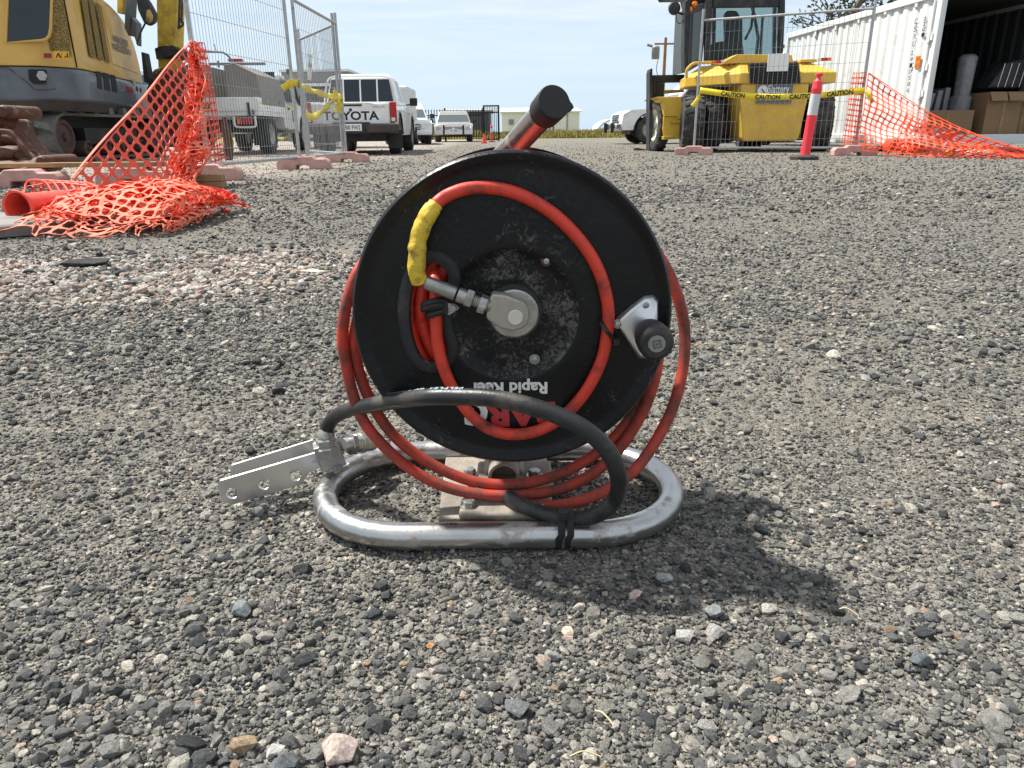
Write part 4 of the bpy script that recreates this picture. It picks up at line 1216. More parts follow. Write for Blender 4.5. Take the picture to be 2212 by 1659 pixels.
mb = MB(); mb.tube([V((-.85, .0, 1.045 * k)), V((.85, .0, 1.045 * k))], .018, 8); B('tailgate_cap', mb, m_white, p, local=True, smooth=40)

# far pickups and cars
g = G(973, 305.5)
pickup('parked_car', 'silver four-wheel drive with a bull bar facing the camera before the black fence', ((986 - 1106) / FPX * 32.5 - .25, 34.0 + 3.9, 0), math.radians(180 + 4), W=1.72, s=.78, paint=m_silver, wagon=True, bull=True, rw=.40)
pickup('parked_pickup', 'white pickup nosing out from behind the lettered white pickup', ((908 - 1106) / FPX * 26.5 - 1.05, 28.0 + 4.3, 0), math.radians(180 + 10), W=1.70, s=.86, rw=.42)
ch = pickup('parked_pickup', 'white pickup with chrome bumper showing only its nose behind the black mast', ((1338 - 1106) / FPX * 23.6 + 5.2, 25.3, 0), math.radians(90 + 4), W=1.90, s=1.06, rw=.40)
mb = MB(); mb.box((0, 5.36, .53), (1.86, .22, .20)); B('chrome_bumper', mb, m_chrome, ch, local=True, smooth=30, bev=.04)
for sd in (-1, 1):
    mb = MB(); mb.box((sd * .55, 5.49, .50), (.10, .10, .30)); B('bumper_guard', mb, m_blk, ch, local=True, smooth=0, bev=.02)
mb = MB(); mb.box((.25, 1.9, 1.55), (1.5, .8, .8)); B('load_box', mb, m_grey, ch, local=True, smooth=0, bev=.02)

# ------------------------------------------------------------------ tray truck with grey canopy
uc = V(((580 - 1106) / FPX * 15.7 - .90, 16.3, 0))
ut = thing('tray_truck', 'white tray-back truck with grey gullwing canopy boxes behind the wire fence panel', 'truck', uc, math.radians(2.5))
mb = MB(); mb.box((0, 1.15, .84), (1.78, 2.3, .09)); B('tray_floor', mb, m_white, ut, local=True, smooth=0)
mb = MB(); mb.box((0, .0, 1.02), (1.78, .045, .27)); tb = B('tray_tailgate', mb, m_white, ut, local=True, smooth=0, bev=.008)
for sd in (-1, 1):
    mb = MB(); mb.box((sd * .89, 1.15, 1.02), (.045, 2.25, .27)); B('dropside', mb, m_white, ut, local=True, smooth=0, bev=.008)
    mb = MB(); mb.box((sd * .915, .5, 1.05), (.006, .85, .05)); B('reflective_strip', mb, M('lime_strip', (.62, .72, .03), .4, var=.05), ut, local=True, smooth=0)
    mb = MB(); mb.box((sd * .70, -.03, .90), (.05, .05, .30)); mb.box((sd * .79, -.03, .86), (.03, .04, .10)); B('latch', mb, m_blk, ut, local=True, smooth=0, bev=.006)
    mb = MB(); hw_ = .22
    mb.tube(spline([V((sd * .60 - hw_, -.05, .78)), V((sd * .60 - hw_, -.05, .62)), V((sd * .60 - hw_ + .06, -.05, .565)), V((sd * .60 + hw_ - .06, -.05, .565)), V((sd * .60 + hw_, -.05, .62)), V((sd * .60 + hw_, -.05, .78))], 5), .022, 8)
    B('light_guard', mb, m_white, ut, local=True, smooth=40)
    mb = MB(); mb.box((sd * .60, -.03, .68), (.30, .05, .12)); tl = B('tail_light', mb, m_redl, ut, local=True, smooth=0, bev=.01)
    mb = MB(); mb.box((sd * .60 - .13, -.058, .68), (.06, .02, .10)); B('lens', mb, m_ambl, tl, local=True, smooth=0)
    # gullwing box on each side: profile across the tray
    q = [(sd * .20, 1.17), (sd * .20, 1.80), (sd * .42, 1.84), (sd * .86, 1.62), (sd * .93, 1.02), (sd * .88, 1.02)]
    mb = MB(); mb.prism([V((x, .12 if sd < 0 else .28, z)) for x, z in q], (0, 1.95, 0)); cb = B('canopy_box', mb, m_canopy, ut, local=True, smooth=0, bev=.012)
    for yy in (.62, 1.75):
        mb = MB(); mb.lathe([(.035, 0), (.035, .012), (.02, .02)], (sd * .925, yy, 1.11), (sd, 0, 0), 12); B('lock', mb, m_zinc, cb, local=True, smooth=30)
mb = MB(); mb.box((0, 2.22, 1.48), (1.5, .03, .65)); B('mesh_headboard', mb, m_blk2, ut, local=True, smooth=0)
mb = MB()
mb.tube(spline([V((-.85, .25, 1.75)), V((-.85, .25, 2.0)), V((-.8, .25, 2.05)), V((.1, .25, 2.05)), V((.3, .25, 2.0)), V((.42, .25, 1.86))], 5), .02, 8); mb.tube([V((-.85, .25, 1.2)), V((-.85, .25, 1.8))], .02, 8)
mb.box((.1, 1.6, 1.93), (1.25, .12, .05)); mb.rod((-.1, .9, 1.8), (-.1, .9, 1.94), .02, 6); mb.rod((.1, .25, 2.05), (.08, .25, 2.2), .008, 6)
B('ladder_rack', mb, m_grey, ut, local=True, smooth=40)
mb = MB(); mb.box((.2, 1.2, 1.97), (.30, .14, .06)); B('beacon', mb, m_redl, ut, local=True, smooth=0, bev=.01)
plate_part(ut, 'TCP 01', (-.28, -.028, 1.0), (1, 0, 0), (0, 0, 1), .36, .13, m_blk2, m_tape)
plate_part(ut, 'XK1', (-.60, -.028, 1.0), (1, 0, 0), (0, 0, 1), .20, .13, m_paper, m_print_k)
cabp = [(2.32, .55), (2.32, 1.10), (2.42, 1.75), (2.60, 1.80), (3.25, 1.78), (3.95, 1.14), (4.85, 1.05), (5.05, .80), (5.05, .50), (4.7, .5)] + arch(4.25, .42, .45)[1:] + [(3.7, .50)]
mb = MB(); side_slab(mb, cabp, .86, lambda z: max(0, z - 1.1) * .20); B('cab', mb, m_white, ut, local=True, smooth=30, bev=.03)
for sd in (-1, 1):
    mb = MB(); mb.prism([V((sd * .862, 2.60, 1.16)), V((sd * .862, 3.72, 1.16)), V((sd * .755, 3.2, 1.68)), V((sd * .755, 2.66, 1.70))], (sd * .008, 0, 0)); B('side_window', mb, m_glass, ut, local=True, smooth=0)
    mb = MB(); mb.box((sd * .862, 3.12, .80), (.03, 1.15, .56)); dr = B('door', mb, m_white, ut, local=True, smooth=0, bev=.012)
    mb = MB(); mb.box((sd * .882, 2.72, 1.0), (.03, .16, .04)); B('door_handle', mb, m_blk, dr, local=True, smooth=0)
    mb = MB(); mb.box((sd * .880, 3.12, 1.05), (.006, 1.15, .05)); B('stripe', mb, bpy.data.materials['lime_strip'], dr, local=True, smooth=0)
    mb = MB(); mb.box((sd * .98, 3.85, 1.22), (.16, .10, .24)); B('mirror', mb, m_blk, ut, local=True, smooth=0, bev=.03)
    for yy in (1.05, 4.25):
        add_wheel(ut, sd * .74, yy, .42, .27, m_rim, sd, lugs=18)
if True:
    dr2 = [o for o in ut.children if o.name.startswith('door')][-1]
    plate_part(dr2 if False else ut, 'TCP 01', (.8815, 3.25, .84), (0, 1, 0), (0, 0, 1), .42, .26, m_blk2, m_tape, name='fleet_number')
mb = MB(); mb.tube(spline([V((.80, 4.0, .9)), V((.80, 4.02, 1.3)), V((.80, 3.7, 1.72)), V((.80, 3.55, 1.88))], 6), .05, 10); mb.box((.80, 3.52, 1.90), (.10, .16, .12)); B('snorkel', mb, m_blk, ut, local=True, smooth=40)
mb = MB(); mb.box((0, 2.2, .55), (.9, 4.4, .18)); mb.box((0, .35, .60), (1.2, .12, .25)); B('chassis', mb, m_blk2, ut, local=True, smooth=0)
for sd in (-1, 1):
    mb = MB(); mb.box((sd * .72, .52, .46), (.30, .02, .55)); B('mud_flap', mb, m_blk, ut, local=True, smooth=0)
# rusted steel plate leaning behind the fence and the trailer drawbar
mb = MB(); mb.pprism([zU(870, 640), zU(905, 650), zU(995, 960), zU(985, 1180), zU(900, 1180), zU(862, 800)], 13.0, (.01, .05, 0))
solo('steel_plate', mb, m_brown, 'rusty brown steel plate standing upright behind the orange net by the truck tray', 'plate', G(490, 345), smooth=0, bev=.01)

# ------------------------------------------------------------------ site office behind the pickup
b0 = V(((690 - 1106) / FPX * 21.0, 22.4, 0))
so = thing('site_office', 'grey site office hut with a white framed door behind the leaning fence panels', 'hut', b0)
mb = MB(); mb.box((0, 1.5, 1.15), (1.9, 2.6, 1.9)); B('wall', mb, m_grey, so, local=True, smooth=0)
mb = MB(); mb.box((0, 1.5, 2.13), (2.0, 2.7, .06)); B('roof', mb, m_sheet, so, local=True, smooth=0)
mb = MB()
for a, bq in (((-.42, .1), (-.42, 1.75)), ((.5, .1), (.5, 1.75)), ((-.46, 1.75), (.54, 1.75)), ((-.46, .35), (.54, .35))):
    c = V(((a[0] + bq[0]) / 2, .17, (a[1] + bq[1]) / 2)); mb.box(c, (abs(a[0] - bq[0]) + .08, .08, abs(a[1] - bq[1]) + .08))
B('door_frame', mb, m_white, so, local=True, smooth=0)
mb = MB(); mb.box((.04, .185, 1.05), (.84, .03, 1.3)); B('door_pane', mb, m_glassdk, so, local=True, smooth=0)
bx = thing('box_trailer', 'pale grey box trailer standing beyond the lettered pickup', 'trailer', ((878 - 1106) / FPX * 25.5, 27, 0))
mb = MB(); mb.box((0, 1.2, 1.30), (.42, 2.4, 1.30)); B('box', mb, m_whitew, bx, local=True, smooth=0, bev=.08)
mb = MB(); mb.box((0, 1.2, .52), (.5, 2.4, .12)); B('chassis', mb, m_blk2, bx, local=True, smooth=0)
for sd in (-1, 1): add_wheel(bx, sd * .27, 1.2, .3, .16, m_rim, sd)
wtk = thing('parked_truck', 'white and blue truck mostly hidden behind the yellow excavator and the net', 'truck', ((322 - 1106) / FPX * 20, 21.5, 0), math.radians(4))
mb = MB(); mb.box((0, 2, 1.35), (1.2, 4, 1.5)); B('cargo_box', mb, m_white, wtk, local=True, smooth=0, bev=.03)
mb = MB(); mb.box((0, -.012, 1.85), (1.1, .02, .25)); B('blue_band', mb, m_blue, wtk, local=True, smooth=0)
mb = MB(); mb.box((0, 2, .55), (1.0, 4, .14)); B('chassis', mb, m_blk2, wtk, local=True, smooth=0)
for sd in (-1, 1):
    for yy in (.8, 3.3): add_wheel(wtk, sd * .5, yy, .42, .25, m_rim, sd)

# ------------------------------------------------------------------ palisade fence, gate, sheds, grass
FY = 37.5
def fx(px, Y=FY): return (px - 1106) / FPX * (Y * .944)
fen = thing('palisade_fence', 'black spear-top palisade fence across the back of the yard', 'fence', (fx(980), FY, 0))
topz = U(980, 236, FY).z; h0_ = topz
mb0 = MB(); mb0.box((0, 0, h0_ / 2 - .02), (.035, .02, h0_ - .18)); mb0.loft([[V((-.0175, -.01, h0_ - .11)), V((.0175, -.01, h0_ - .11)), V((.0175, .01, h0_ - .11)), V((-.0175, .01, h0_ - .11))], [V((-.028, -.004, h0_ - .05)), V((.028, -.004, h0_ - .05)), V((.028, .004, h0_ - .05)), V((-.028, .004, h0_ - .05))], [V((-.002, -.002, h0_)), V((.002, -.002, h0_)), V((.002, .002, h0_)), V((-.002, .002, h0_))]])
pk0 = None; n = 0; xx = fx(868)
while xx < fx(1050):
    mbk = MB(); mbk.v = [v + V((xx - fx(980), 0, 0)) for v in mb0.v] if False else list(mb0.v); mbk.f = mb0.f; mbk.m = mb0.m
    if pk0 is None:
        pk0 = B('picket', mbk, m_blk2, fen, local=True, smooth=0); pk0.location.x = xx - fx(980)
    else:
        c = pk0.copy(); COL.objects.link(c); c.parent = fen; c.location.x = xx - fx(980)
    xx += .135; n += 1
for z in (h0_ - .28, .22):
    mb = MB(); mb.box(((fx(868) + fx(1050)) / 2 - fx(980), .022, z), (fx(1050) - fx(868), .02, .05)); B('rail', mb, m_blk2, fen, local=True, smooth=0)
for px in (870, 912, 968, 1050):
    mb = MB(); mb.box((fx(px) - fx(980), .06, (h0_ + .05) / 2), (.09, .09, h0_ + .05)); B('post', mb, m_blk2, fen, local=True, smooth=0)
gt = thing('yard_gate', 'black barred sliding gate leaf standing at the end of the palisade fence', 'gate', (fx(1068), FY - .6, 0))
gz = U(1068, 227, FY - .6).z; gw = fx(1084, FY - .6) - fx(1052, FY - .6)
mb = MB()
for x in (-gw / 2, gw / 2): mb.box((x, 0, gz / 2), (.07, .05, gz))
for z in (.06, gz * .80, gz - .03): mb.box((0, 0, z), (gw - .07, .05, .06))
B('gate_frame', mb, m_blk2, gt, local=True, smooth=0)
b1 = None
for i in range(9):
    x = -gw / 2 + gw * (i + .5) / 9
    if b1 is None:
        mb = MB(); mb.box((0, 0, gz / 2), (.028, .028, gz - .12)); b1 = B('bar', mb, m_blk2, gt, local=True, smooth=0); b1.location.x = x
    else:
        c = b1.copy(); COL.objects.link(c); c.parent = gt; c.location.x = x
def shed(label, pxa, pxb, pytop, pybase, Y, depth, wall, name='shed', roofh=.5):
    a, b = U(pxa, pytop, Y), U(pxb, pytop, Y); base = U((pxa + pxb) / 2, pybase, Y).z
    t = thing(name, label, 'shed', ((a.x + b.x) / 2, Y, min(0, base)))
    z0, z1_ = min(0, base) , (a.z + b.z) / 2
    w = b.x - a.x
    mb = MB(); mb.box((0, depth / 2, (z1_ - z0) / 2), (w, depth, z1_ - z0)); wl = B('wall', mb, wall, t, local=True, smooth=0)
    mb = MB(); mb.loft([[V((-w / 2 - .2, -.2, z1_ - z0)), V((w / 2 + .2, -.2, z1_ - z0)), V((w / 2 + .2, -.2, z1_ - z0 + .12)), V((-w / 2 - .2, -.2, z1_ - z0 + .12))],
                        [V((-w / 2 - .2, depth * .5, z1_ - z0 + roofh)), V((w / 2 + .2, depth * .5, z1_ - z0 + roofh)), V((w / 2 + .2, depth * .5, z1_ - z0 + roofh + .12)), V((-w / 2 - .2, depth * .5, z1_ - z0 + roofh + .12))],
                        [V((-w / 2 - .2, depth + .2, z1_ - z0)), V((w / 2 + .2, depth + .2, z1_ - z0)), V((w / 2 + .2, depth + .2, z1_ - z0 + .12)), V((-w / 2 - .2, depth + .2, z1_ - z0 + .12))]])
    B('roof', mb, m_sheet, t, local=True, smooth=0)
    return t, w, z1_ - z0
sh, w, h = shed('long white metal shed behind the grass verge and the reel handle', 1084, 1252, 243, 281, 78, 12, m_sheet)
mb = MB(); mb.box((w * .22, -.04, h * .42), (w * .24, .08, h * .84)); B('roller_door', mb, m_whitew, sh, local=True, smooth=0)
for q in (-.02, .12, .34):
    mb = MB(); mb.box((w * q, -.06, h * .5), (.12, .1, h)); B('downpipe', mb, m_grey, sh, local=True, smooth=0)
mb = MB(); mb.box((-w * .38, -.05, h * .6), (.5, .06, .5)); B('vent', mb, m_grey, sh, local=True, smooth=0)
m_dshed = M('dark_shed', (.085, .09, .095), .6, var=.15, vs=.5)
shed('dark grey shed behind the black palisade fence', 957, 1056, 241, 282, 58, 8, m_dshed, roofh=.15)
# dome shelter
dm = thing('dome_shelter', 'white arched dome shelter beyond the grass verge', 'shelter', U(1332, 282, 95) * 1.0)
INV[dm] = Matrix.Translation(dm.location).inverted()
ra_ = abs(U(1332, 282, 95).x - U(1291, 282, 95).x)
ht_ = U(1332, 256, 95).z - dm.location.z
mb = MB()
mb.loft([[V((math.cos(math.pi * k / 24) * ra_, yy, math.sin(math.pi * k / 24) * ht_)) for k in range(25)] + [V((math.cos(math.pi * (24 - k) / 24) * ra_ * .88, yy, math.sin(math.pi * (24 - k) / 24) * ht_ * .86)) for k in range(25)] for yy in (0, 7)])
B('shell', mb, m_sheet, dm, local=True, smooth=30)
# grass and posts
mb = MB()
def tuft(x, y, h, w, mb=mb):
    for k in range(7):
        a = random.uniform(0, 6.28); lean = random.uniform(.1, .5)
        bx_ = V((x + random.uniform(-w, w), y + random.uniform(-w, w), 0)); d = V((math.cos(a), math.sin(a), 0)); sd = V((-d.y, d.x, 0)) * random.uniform(.03, .06)
        hh = h * random.uniform(.6, 1.1)
        mb.add([bx_ - sd, bx_ + sd, bx_ + d * hh * lean * .4 + V((0, 0, hh * .6)) + sd * .6, bx_ + d * hh * lean + V((0, 0, hh))], [(0, 1, 2), (0, 2, 3)])
for i in range(5200):
    y = random.uniform(46, 60); x = random.uniform(-14, 13)
    hfac = .35 + .65 * min(1, (y - 46) / 4.5)
    cl = .75 + .5 * noise.noise(V((x * .5, y * .5, 1)))
    tuft(x, y, max(.12, .62 * hfac * cl), .22)
g = B('grass', mb, m_grassy, smooth=0, recalc=False, kind='stuff')
for px, lab in ((1195, 'weathered grey fence post in the grass near the shed'), (1337, 'thin grey fence post in the grass by the dome shelter')):
    Y = 50.0; x = U(px, 290, Y).x; mb = MB(); mb.rod((x, Y, 0), (x, Y, U(px, 268, Y).z), .06, 8); solo('fence_post', mb, m_woodpost, lab, 'post', (x, Y, 0))
mb = MB()
for i in range(900):
    x = random.uniform(-60, -5); y = random.uniform(120, 150)
    hh = random.uniform(.5, 1.8); mb.add([(x - 1.2, y, -.5), (x + 1.2, y, -.5), (x + .8, y, hh), (x - .7, y + .5, hh * .9)], [(0, 1, 2, 3)])
B('treeline', mb, m_leaf, smooth=0, recalc=False, kind='stuff')
# small cone and far bollard
def lat(name, label, cat, px, py, prof, mats, base=None):
    g = G(px, py); t = thing(name, label, cat, g)
    return t
g = G(1046, 310); t = thing('traffic_cone', 'small orange traffic cone on the gravel by the end of the palisade fence', 'cone', g); hh = U(1046, 288, g.y).z
mb = MB(); mb.lathe([(hh * .26, .03), (hh * .06, hh), (0, hh)], (0, 0, 0), (0, 0, 1), 16); mb.box((0, 0, .02), (hh * .6, hh * .6, .04)); c = B('cone', mb, m_orange, t, local=True, smooth=30)
mb = MB(); mb.lathe([(hh * .185, hh * .42), (hh * .135, hh * .62)], (0, 0, 0), (0, 0, 1), 16, cap=False); B('band', mb, m_reflect, t, local=True, smooth=30)
def bollard(label, px, py, topy, lean, group):
    g = G(px, py); t = thing('bollard', label, 'bollard', g, 0, group); H = U(px, topy, g.y).z
    ax = V((lean, 0, 1)).normalized(); r = H * .058
    mb = MB(); mb.lathe([(r * 1.15, .05 * H), (r * 1.0, .10 * H), (r * .98, .80 * H), (r * 1.05, .81 * H), (r * 1.05, .825 * H), (r * .98, .835 * H), (r * .95, .90 * H), (r * .5, .925 * H), (r * .42, .945 * H), (r * .40, .96 * H), (r * .72, .967 * H), (r * .78, .98 * H), (r * .70, .993 * H), (0, 1.0 * H)], (0, 0, 0), ax, 24); B('tube', mb, m_bollard, t, local=True, smooth=35)
    mb = MB(); mb.lathe([(r * 1.02, .52 * H), (r * 1.02, .76 * H)], (0, 0, 0), ax, 24, cap=False); B('band', mb, m_reflect, t, local=True, smooth=35)
    mb = MB(); mb.lathe([(r * 3.1, 0), (r * 3.1, .035 * H), (r * 2.7, .05 * H), (r * 1.1, .06 * H)], (0, 0, 0), (0, 0, 1), 8); B('base', mb, m_slabdk, t, local=True, smooth=0)
    return t
m_slabdk = M('black_base', (.035, .035, .035), .75, var=.2)
bollard('tall red bollard with a grey band standing before the yellow forklift', 1737, 345, 157, .065, 'red bollards standing upright')
bollard('red bollard by the gate far behind the reel', 1062, 307, 267, 0, 'red bollards standing upright')
# utility pole
up_ = thing('utility_pole', 'brown wooden utility pole with a transformer and a crossarm, far away', 'utility pole', (U(1434, 160, 60).x, 60, 0))
INV[up_] = Matrix.Translation(up_.location).inverted(); H = U(1433, 81, 60).z
mb = MB(); mb.rod((0, 0, 0), (0, 0, H), .16, 10, .11); B('pole', mb, m_pole, up_, local=True, smooth=40)
mb = MB(); mb.box((.15, -.13, H - .45), (2.0, .1, .12)); B('crossarm', mb, m_pole, up_, local=True, smooth=0)
mb = MB(); mb.lathe([(.28, 0), (.30, .05), (.30, .8), (.2, .9)], (-.75, -.2, H - 1.5), (0, 0, 1), 14); mb.rod((-1.0, -.1, H - .6), (-1.4, -.1, H - .5), .09, 8); B('transformer', mb, m_grey, up_, local=True, smooth=30)
mb = MB(); mb.tube(spline([V((-.5, -.1, H - 1.4)), V((-.6, -.1, H - 2.3)), V((-.2, -.1, H - 3.0))], 5), .025, 6); B('cable', mb, m_blk, up_, local=True, smooth=40)
# ------------------------------------------------------------------ temporary fence panels and their blocks
def panel(label, a, b, z0, z1_, top, group, du=.062, dv=.27, wr_=.0024, waves=0):
    a, b = V((*a, 0)), V((*b, 0)); d = (b - a); L = d.length; d.normalize()
    t = thing('temporary_fence', label, 'fence panel', a, math.atan2(d.y, d.x), group)
    for x in (0, L):
        mb = MB(); mb.rod((x, 0, .04), (x, 0, top), .021, 12); B('post', mb, m_galv, t, local=True, smooth=40)
    for z in (z0, z1_):
        mb = MB(); mb.rod((.02, 0, z), (L - .02, 0, z), .019, 12); B('rail', mb, m_galv, t, local=True, smooth=40)
    mb = MB(); x = du
    while x < L - .02:
        mb.rod((x, .004, z0), (x, .004, z1_), wr_, 4); x += du
    z = z0 + dv * .5; i = 0
    while z < z1_ - .03:
        mb.tube([V((L * q / 10, -.003 + (.012 * math.sin(q * 2.1 + i) if waves else 0), z)) for q in range(11)], wr_, 4); z += dv; i += 1
    B('wire_mesh', mb, m_wire, t, local=True, smooth=0, kind='stuff')
    return t
FL, FM, FT, FX = (-2.95, 7.4), (-2.58, 9.5), (-2.50, 11.6), (-3.50, 13.3)
GF = 'temporary wire fence panels'
p1 = panel('near wire fence panel behind the orange net, its post holding the net up', FL, (FM[0] - .05, FM[1] - .02), .14, 1.92, 2.25, GF, du=.058, dv=.30)
p2 = panel('wire fence panel with yellow tape wound on it, standing edge-on by the lettered pickup', (FM[0] + .03, FM[1] + .05), FT, .14, 1.92, 2.06, GF, du=.075)
p3 = panel('wire fence panel slanting back behind the taped panel, a brace across its top', (FT[0] - .05, FT[1] + .02), FX, .13, 1.90, 2.06, GF, du=.07)
p4 = panel('wire fence panel in front of the yellow forklift with caution tape along it', (3.23, 13.3), (5.56, 12.2), .12, 2.13, 2.30, GF, du=.075, dv=.28)
# small red and white notice hung on the wires
mb = MB(); c = U(669, 145, 11.2); mb.box(c, (.012, .18, .34), Matrix.Rotation(.12, 3, 'Y')); sg = solo('notice', mb, m_paper, 'narrow white notice with a red ring wired to the slanting fence panel', 'notice', c - V((0, 0, .17)), smooth=0)
mb = MB(); mb.lathe([(.055, 0), (.055, .004), (.075, .004), (.075, 0)], c - sg.location + V((.008, 0, .07)), (1, 0, .12), 20, cap=False); B('ring', mb, m_redl, sg, local=True, smooth=30)

_foot = None
def foot(label, x, y, rz, sc=1.0):
    global _foot
    if _foot is None:
        mb = MB()
        pr = [(-.32, 0), (-.32, .085), (-.285, .125), (-.15, .125), (-.12, .155), (.12, .155), (.15, .125), (.285, .125), (.32, .085), (.32, 0), (.085, 0), (.075, .055), (-.075, .055), (-.085, 0)]
        mb.prism([V((q, -.115, z)) for q, z in pr], (0, .23, 0))
        t = thing('fence_block', label, 'fence block', (0, 0, 0), 0, 'pink plastic fence blocks')
        b = B('block', mb, m_foot, t, local=True, smooth=0, bev=.014, seg=3)
        h = MB(); h.lathe([(.028, 0), (.028, .012), (.018, .012)], (0, 0, .152), (0, 0, 1), 14); B('socket', h, m_galv, t, local=True, smooth=30)
        _foot = t
    else:
        t = dup(_foot)
    t.location = (x, y, -.003); t.rotation_euler = (0, 0, rz); t.scale = (sc,) * 3
    t['label'] = label
    return t
foot('pink fence block beside the stacked timber offcuts, under the orange net', -2.93, 7.28, .10)
foot('pink fence block under the middle post, in front of the tray truck', FM[0], FM[1] - .02, .05)
foot('pink fence block nearest the lettered pickup, behind another such block', FT[0] + .02, FT[1] - .02, .02)
foot('pink fence block beside the front wheel of the forklift', 3.22, 13.25, -.35)
foot('pink fence block at the foot of the orange net and the white container', 5.52, 12.15, -.1, 1.05)
foot('pink fence block lying under the rusty bucket at the edge of the heap of net', -4.25, 6.6, .1)
foot('pink fence block lying near the rusty bucket, mostly behind the fallen bollard', -3.35, 6.75, .0)
# plank under the bucket, timber offcuts
mb = MB(); mb.box((-3.8, 6.75, .178), (1.7, .14, .04)); solo('plank', mb, m_timber, 'weathered grey plank lying on pink blocks under the rusty bucket', 'plank', (-3.8, 6.75, .158), smooth=0, bev=.004)
g = G(447, 408)
for i, (w, r, lab) in enumerate(((.25, .0, 'short timber offcut at the bottom of the pair beside the pink block'), (.235, .1, 'short timber offcut lying on top of another beside the pink block'))):
    mb = MB(); mb.box((g.x, g.y + .06, .028 + .056 * i), (w, .12, .053), Matrix.Rotation(r, 3, 'Z')); solo('timber_offcut', mb, m_timber, lab, 'timber', (g.x, g.y + .06, .056 * i), smooth=0, bev=.003)
# rusty bucket
bk = thing('digger_bucket', 'rusty brown toothed digger bucket lying beside the excavator track', 'bucket', G(40, 385))
Yb = 7.0
def fing(nm, pts, flat, seed):
    """blunt cast finger: worn elliptical bar seen from its side"""
    q = spline([U(*z1(x, y), Yb + dy) for x, y, r, dy in pts], 7); rr = []
    for i in range(len(q)):
        t = i / (len(q) - 1) * (len(pts) - 1); k = min(len(pts) - 2, int(t)); rr.append((pts[k][2] + (pts[k + 1][2] - pts[k][2]) * (t - k)) * .3255 / FPX * 6.75)
    mb = MB(); mb.tube(q, rr, 18, flat=flat, updir=(0, 0, 1))
    for v in mb.v:
        v += V((noise.noise(v * 9 + V((seed, 0, 0))), noise.noise(v * 9 + V((0, seed, 0))), noise.noise(v * 9 + V((0, 0, seed))))) * .022
    return B(nm, mb, m_brown, bk, smooth=48)
fing('shell', [(-330, 810, 105, .3), (-60, 800, 92, .3), (20, 800, 72, .3), (60, 825, 40, .28), (78, 845, 14, .26)], 1.6, 1)
fing('lug', [(-120, 790, 30, .2), (-20, 745, 36, .2), (28, 742, 34, .2), (48, 745, 14, .2)], 1.8, 2)
fing('tooth', [(-330, 935, 62, .12), (20, 925, 58, .12), (90, 935, 40, .10), (138, 955, 12, .08)], 1.9, 3)
fing('tooth', [(-330, 1030, 56, .04), (100, 1015, 52, .04), (185, 1042, 34, .02), (230, 1066, 12, .0)], 2.0, 4)
fing('tooth', [(-330, 1125, 56, -.03), (120, 1112, 52, -.05), (220, 1100, 46, -.06), (285, 1092, 42, -.08), (322, 1100, 14, -.08)], 2.0, 5)
fing('rib', [(-60, 890, 16, -.05), (60, 880, 18, -.05), (150, 975, 20, -.08), (240, 1070, 22, -.1)], .8, 6)
mb = MB(); mb.pprism([z1(*q) for q in [(-340, 760), (40, 790), (70, 890), (125, 960), (190, 1040), (270, 1090), (270, 1145), (-340, 1165)]], Yb + .22, (0, .4, 0)); B('back_plate', mb, m_brown, bk, smooth=0, bev=.04, seg=3)
for q, Y in (((15, 742), Yb + .05), ((272, 1078), Yb - .25)):
    mb = MB(); mb.lathe([(0, 0), (.045, .0), (.06, .02), (.06, .5)], U(*z1(*q), Y), (0, 1, 0), 18); B('pin', mb, m_brown, bk, smooth=40)

# ------------------------------------------------------------------ nets
def net_geo(mb, fn, nu, nv, keep=None, hc=.33, hm=.415):
    O = [(0, 0), (.5, 0), (1, 0), (1, .5), (1, 1), (.5, 1), (0, 1), (0, .5)]
    I = [(.5 - hc, .5 - hc), (.5, .5 - hm), (.5 + hc, .5 - hc), (.5 + hm, .5), (.5 + hc, .5 + hc), (.5, .5 + hm), (.5 - hc, .5 + hc), (.5 - hm, .5)]
    cache = {}
    def pt(u, v):
        k = (round(u, 3), round(v, 3))
        if k not in cache:
            cache[k] = len(mb.v); mb.v.append(V(fn(u, v)))
        return cache[k]
    for i in range(nu):
        for j in range(nv):
            if keep and not keep(i + .5, j + .5): continue
            o = [pt(i + a, j + b) for a, b in O]; n = [pt(i + a, j + b) for a, b in I]
            for k in range(8):
                k2 = (k + 1) % 8
                mb.f.append([o[k], o[k2], n[k2], n[k]]); mb.m.append(mb.cur)
def inpoly(p, poly):
    x, y = p; c = False
    for (x1, y1), (x2, y2) in zip(poly, poly[1:] + poly[:1]):
        if (y1 > y) != (y2 > y) and x < (x2 - x1) * (y - y1) / (y2 - y1) + x1: c = not c
    return c
# sheet strung from the post down to the heap
A, Bt, C_, D_ = U(159, 388, 4.4), U(415, 88, 7.33), U(398, 422, 5.55), U(255, 434, 4.75)
uh = (Bt - A).normalized(); nn = (Bt - A).cross(C_ - A).normalized(); vh = nn.cross(uh)
if (C_ - A).dot(vh) < 0: vh = -vh
CE = .068; CU = (Bt - A).length / 23
to2 = lambda p: ((p - A).dot(uh) / CU, (p - A).dot(vh) / CE)
poly = [(-.6, -.05), (to2(Bt)[0] + .3, -.05), to2(C_), to2(D_)]
def fs(u, v):
    p = A + uh * (u * CU) + vh * (v * CE)
    w = max(0, v - 2) * .010
    return p + nn * (w * math.sin(u * .55 + v * .35) * 1.2 + .012 * noise.noise(V((u * .4, v * .4, 3)))) + V((0, 0, -.0)) 
nl = thing('barrier_net', 'orange barrier net strung from a fence post to the ground before the excavator track', 'net', (-2.95, 7.0, 0), 0, 'orange barrier nets')
mb = MB(); net_geo(mb, fs, 60, 45, lambda u, v: inpoly((u, v), poly), .33, .415)
B('sheet', mb, m_netr, nl, smooth=0, solid=.004, recalc=False)
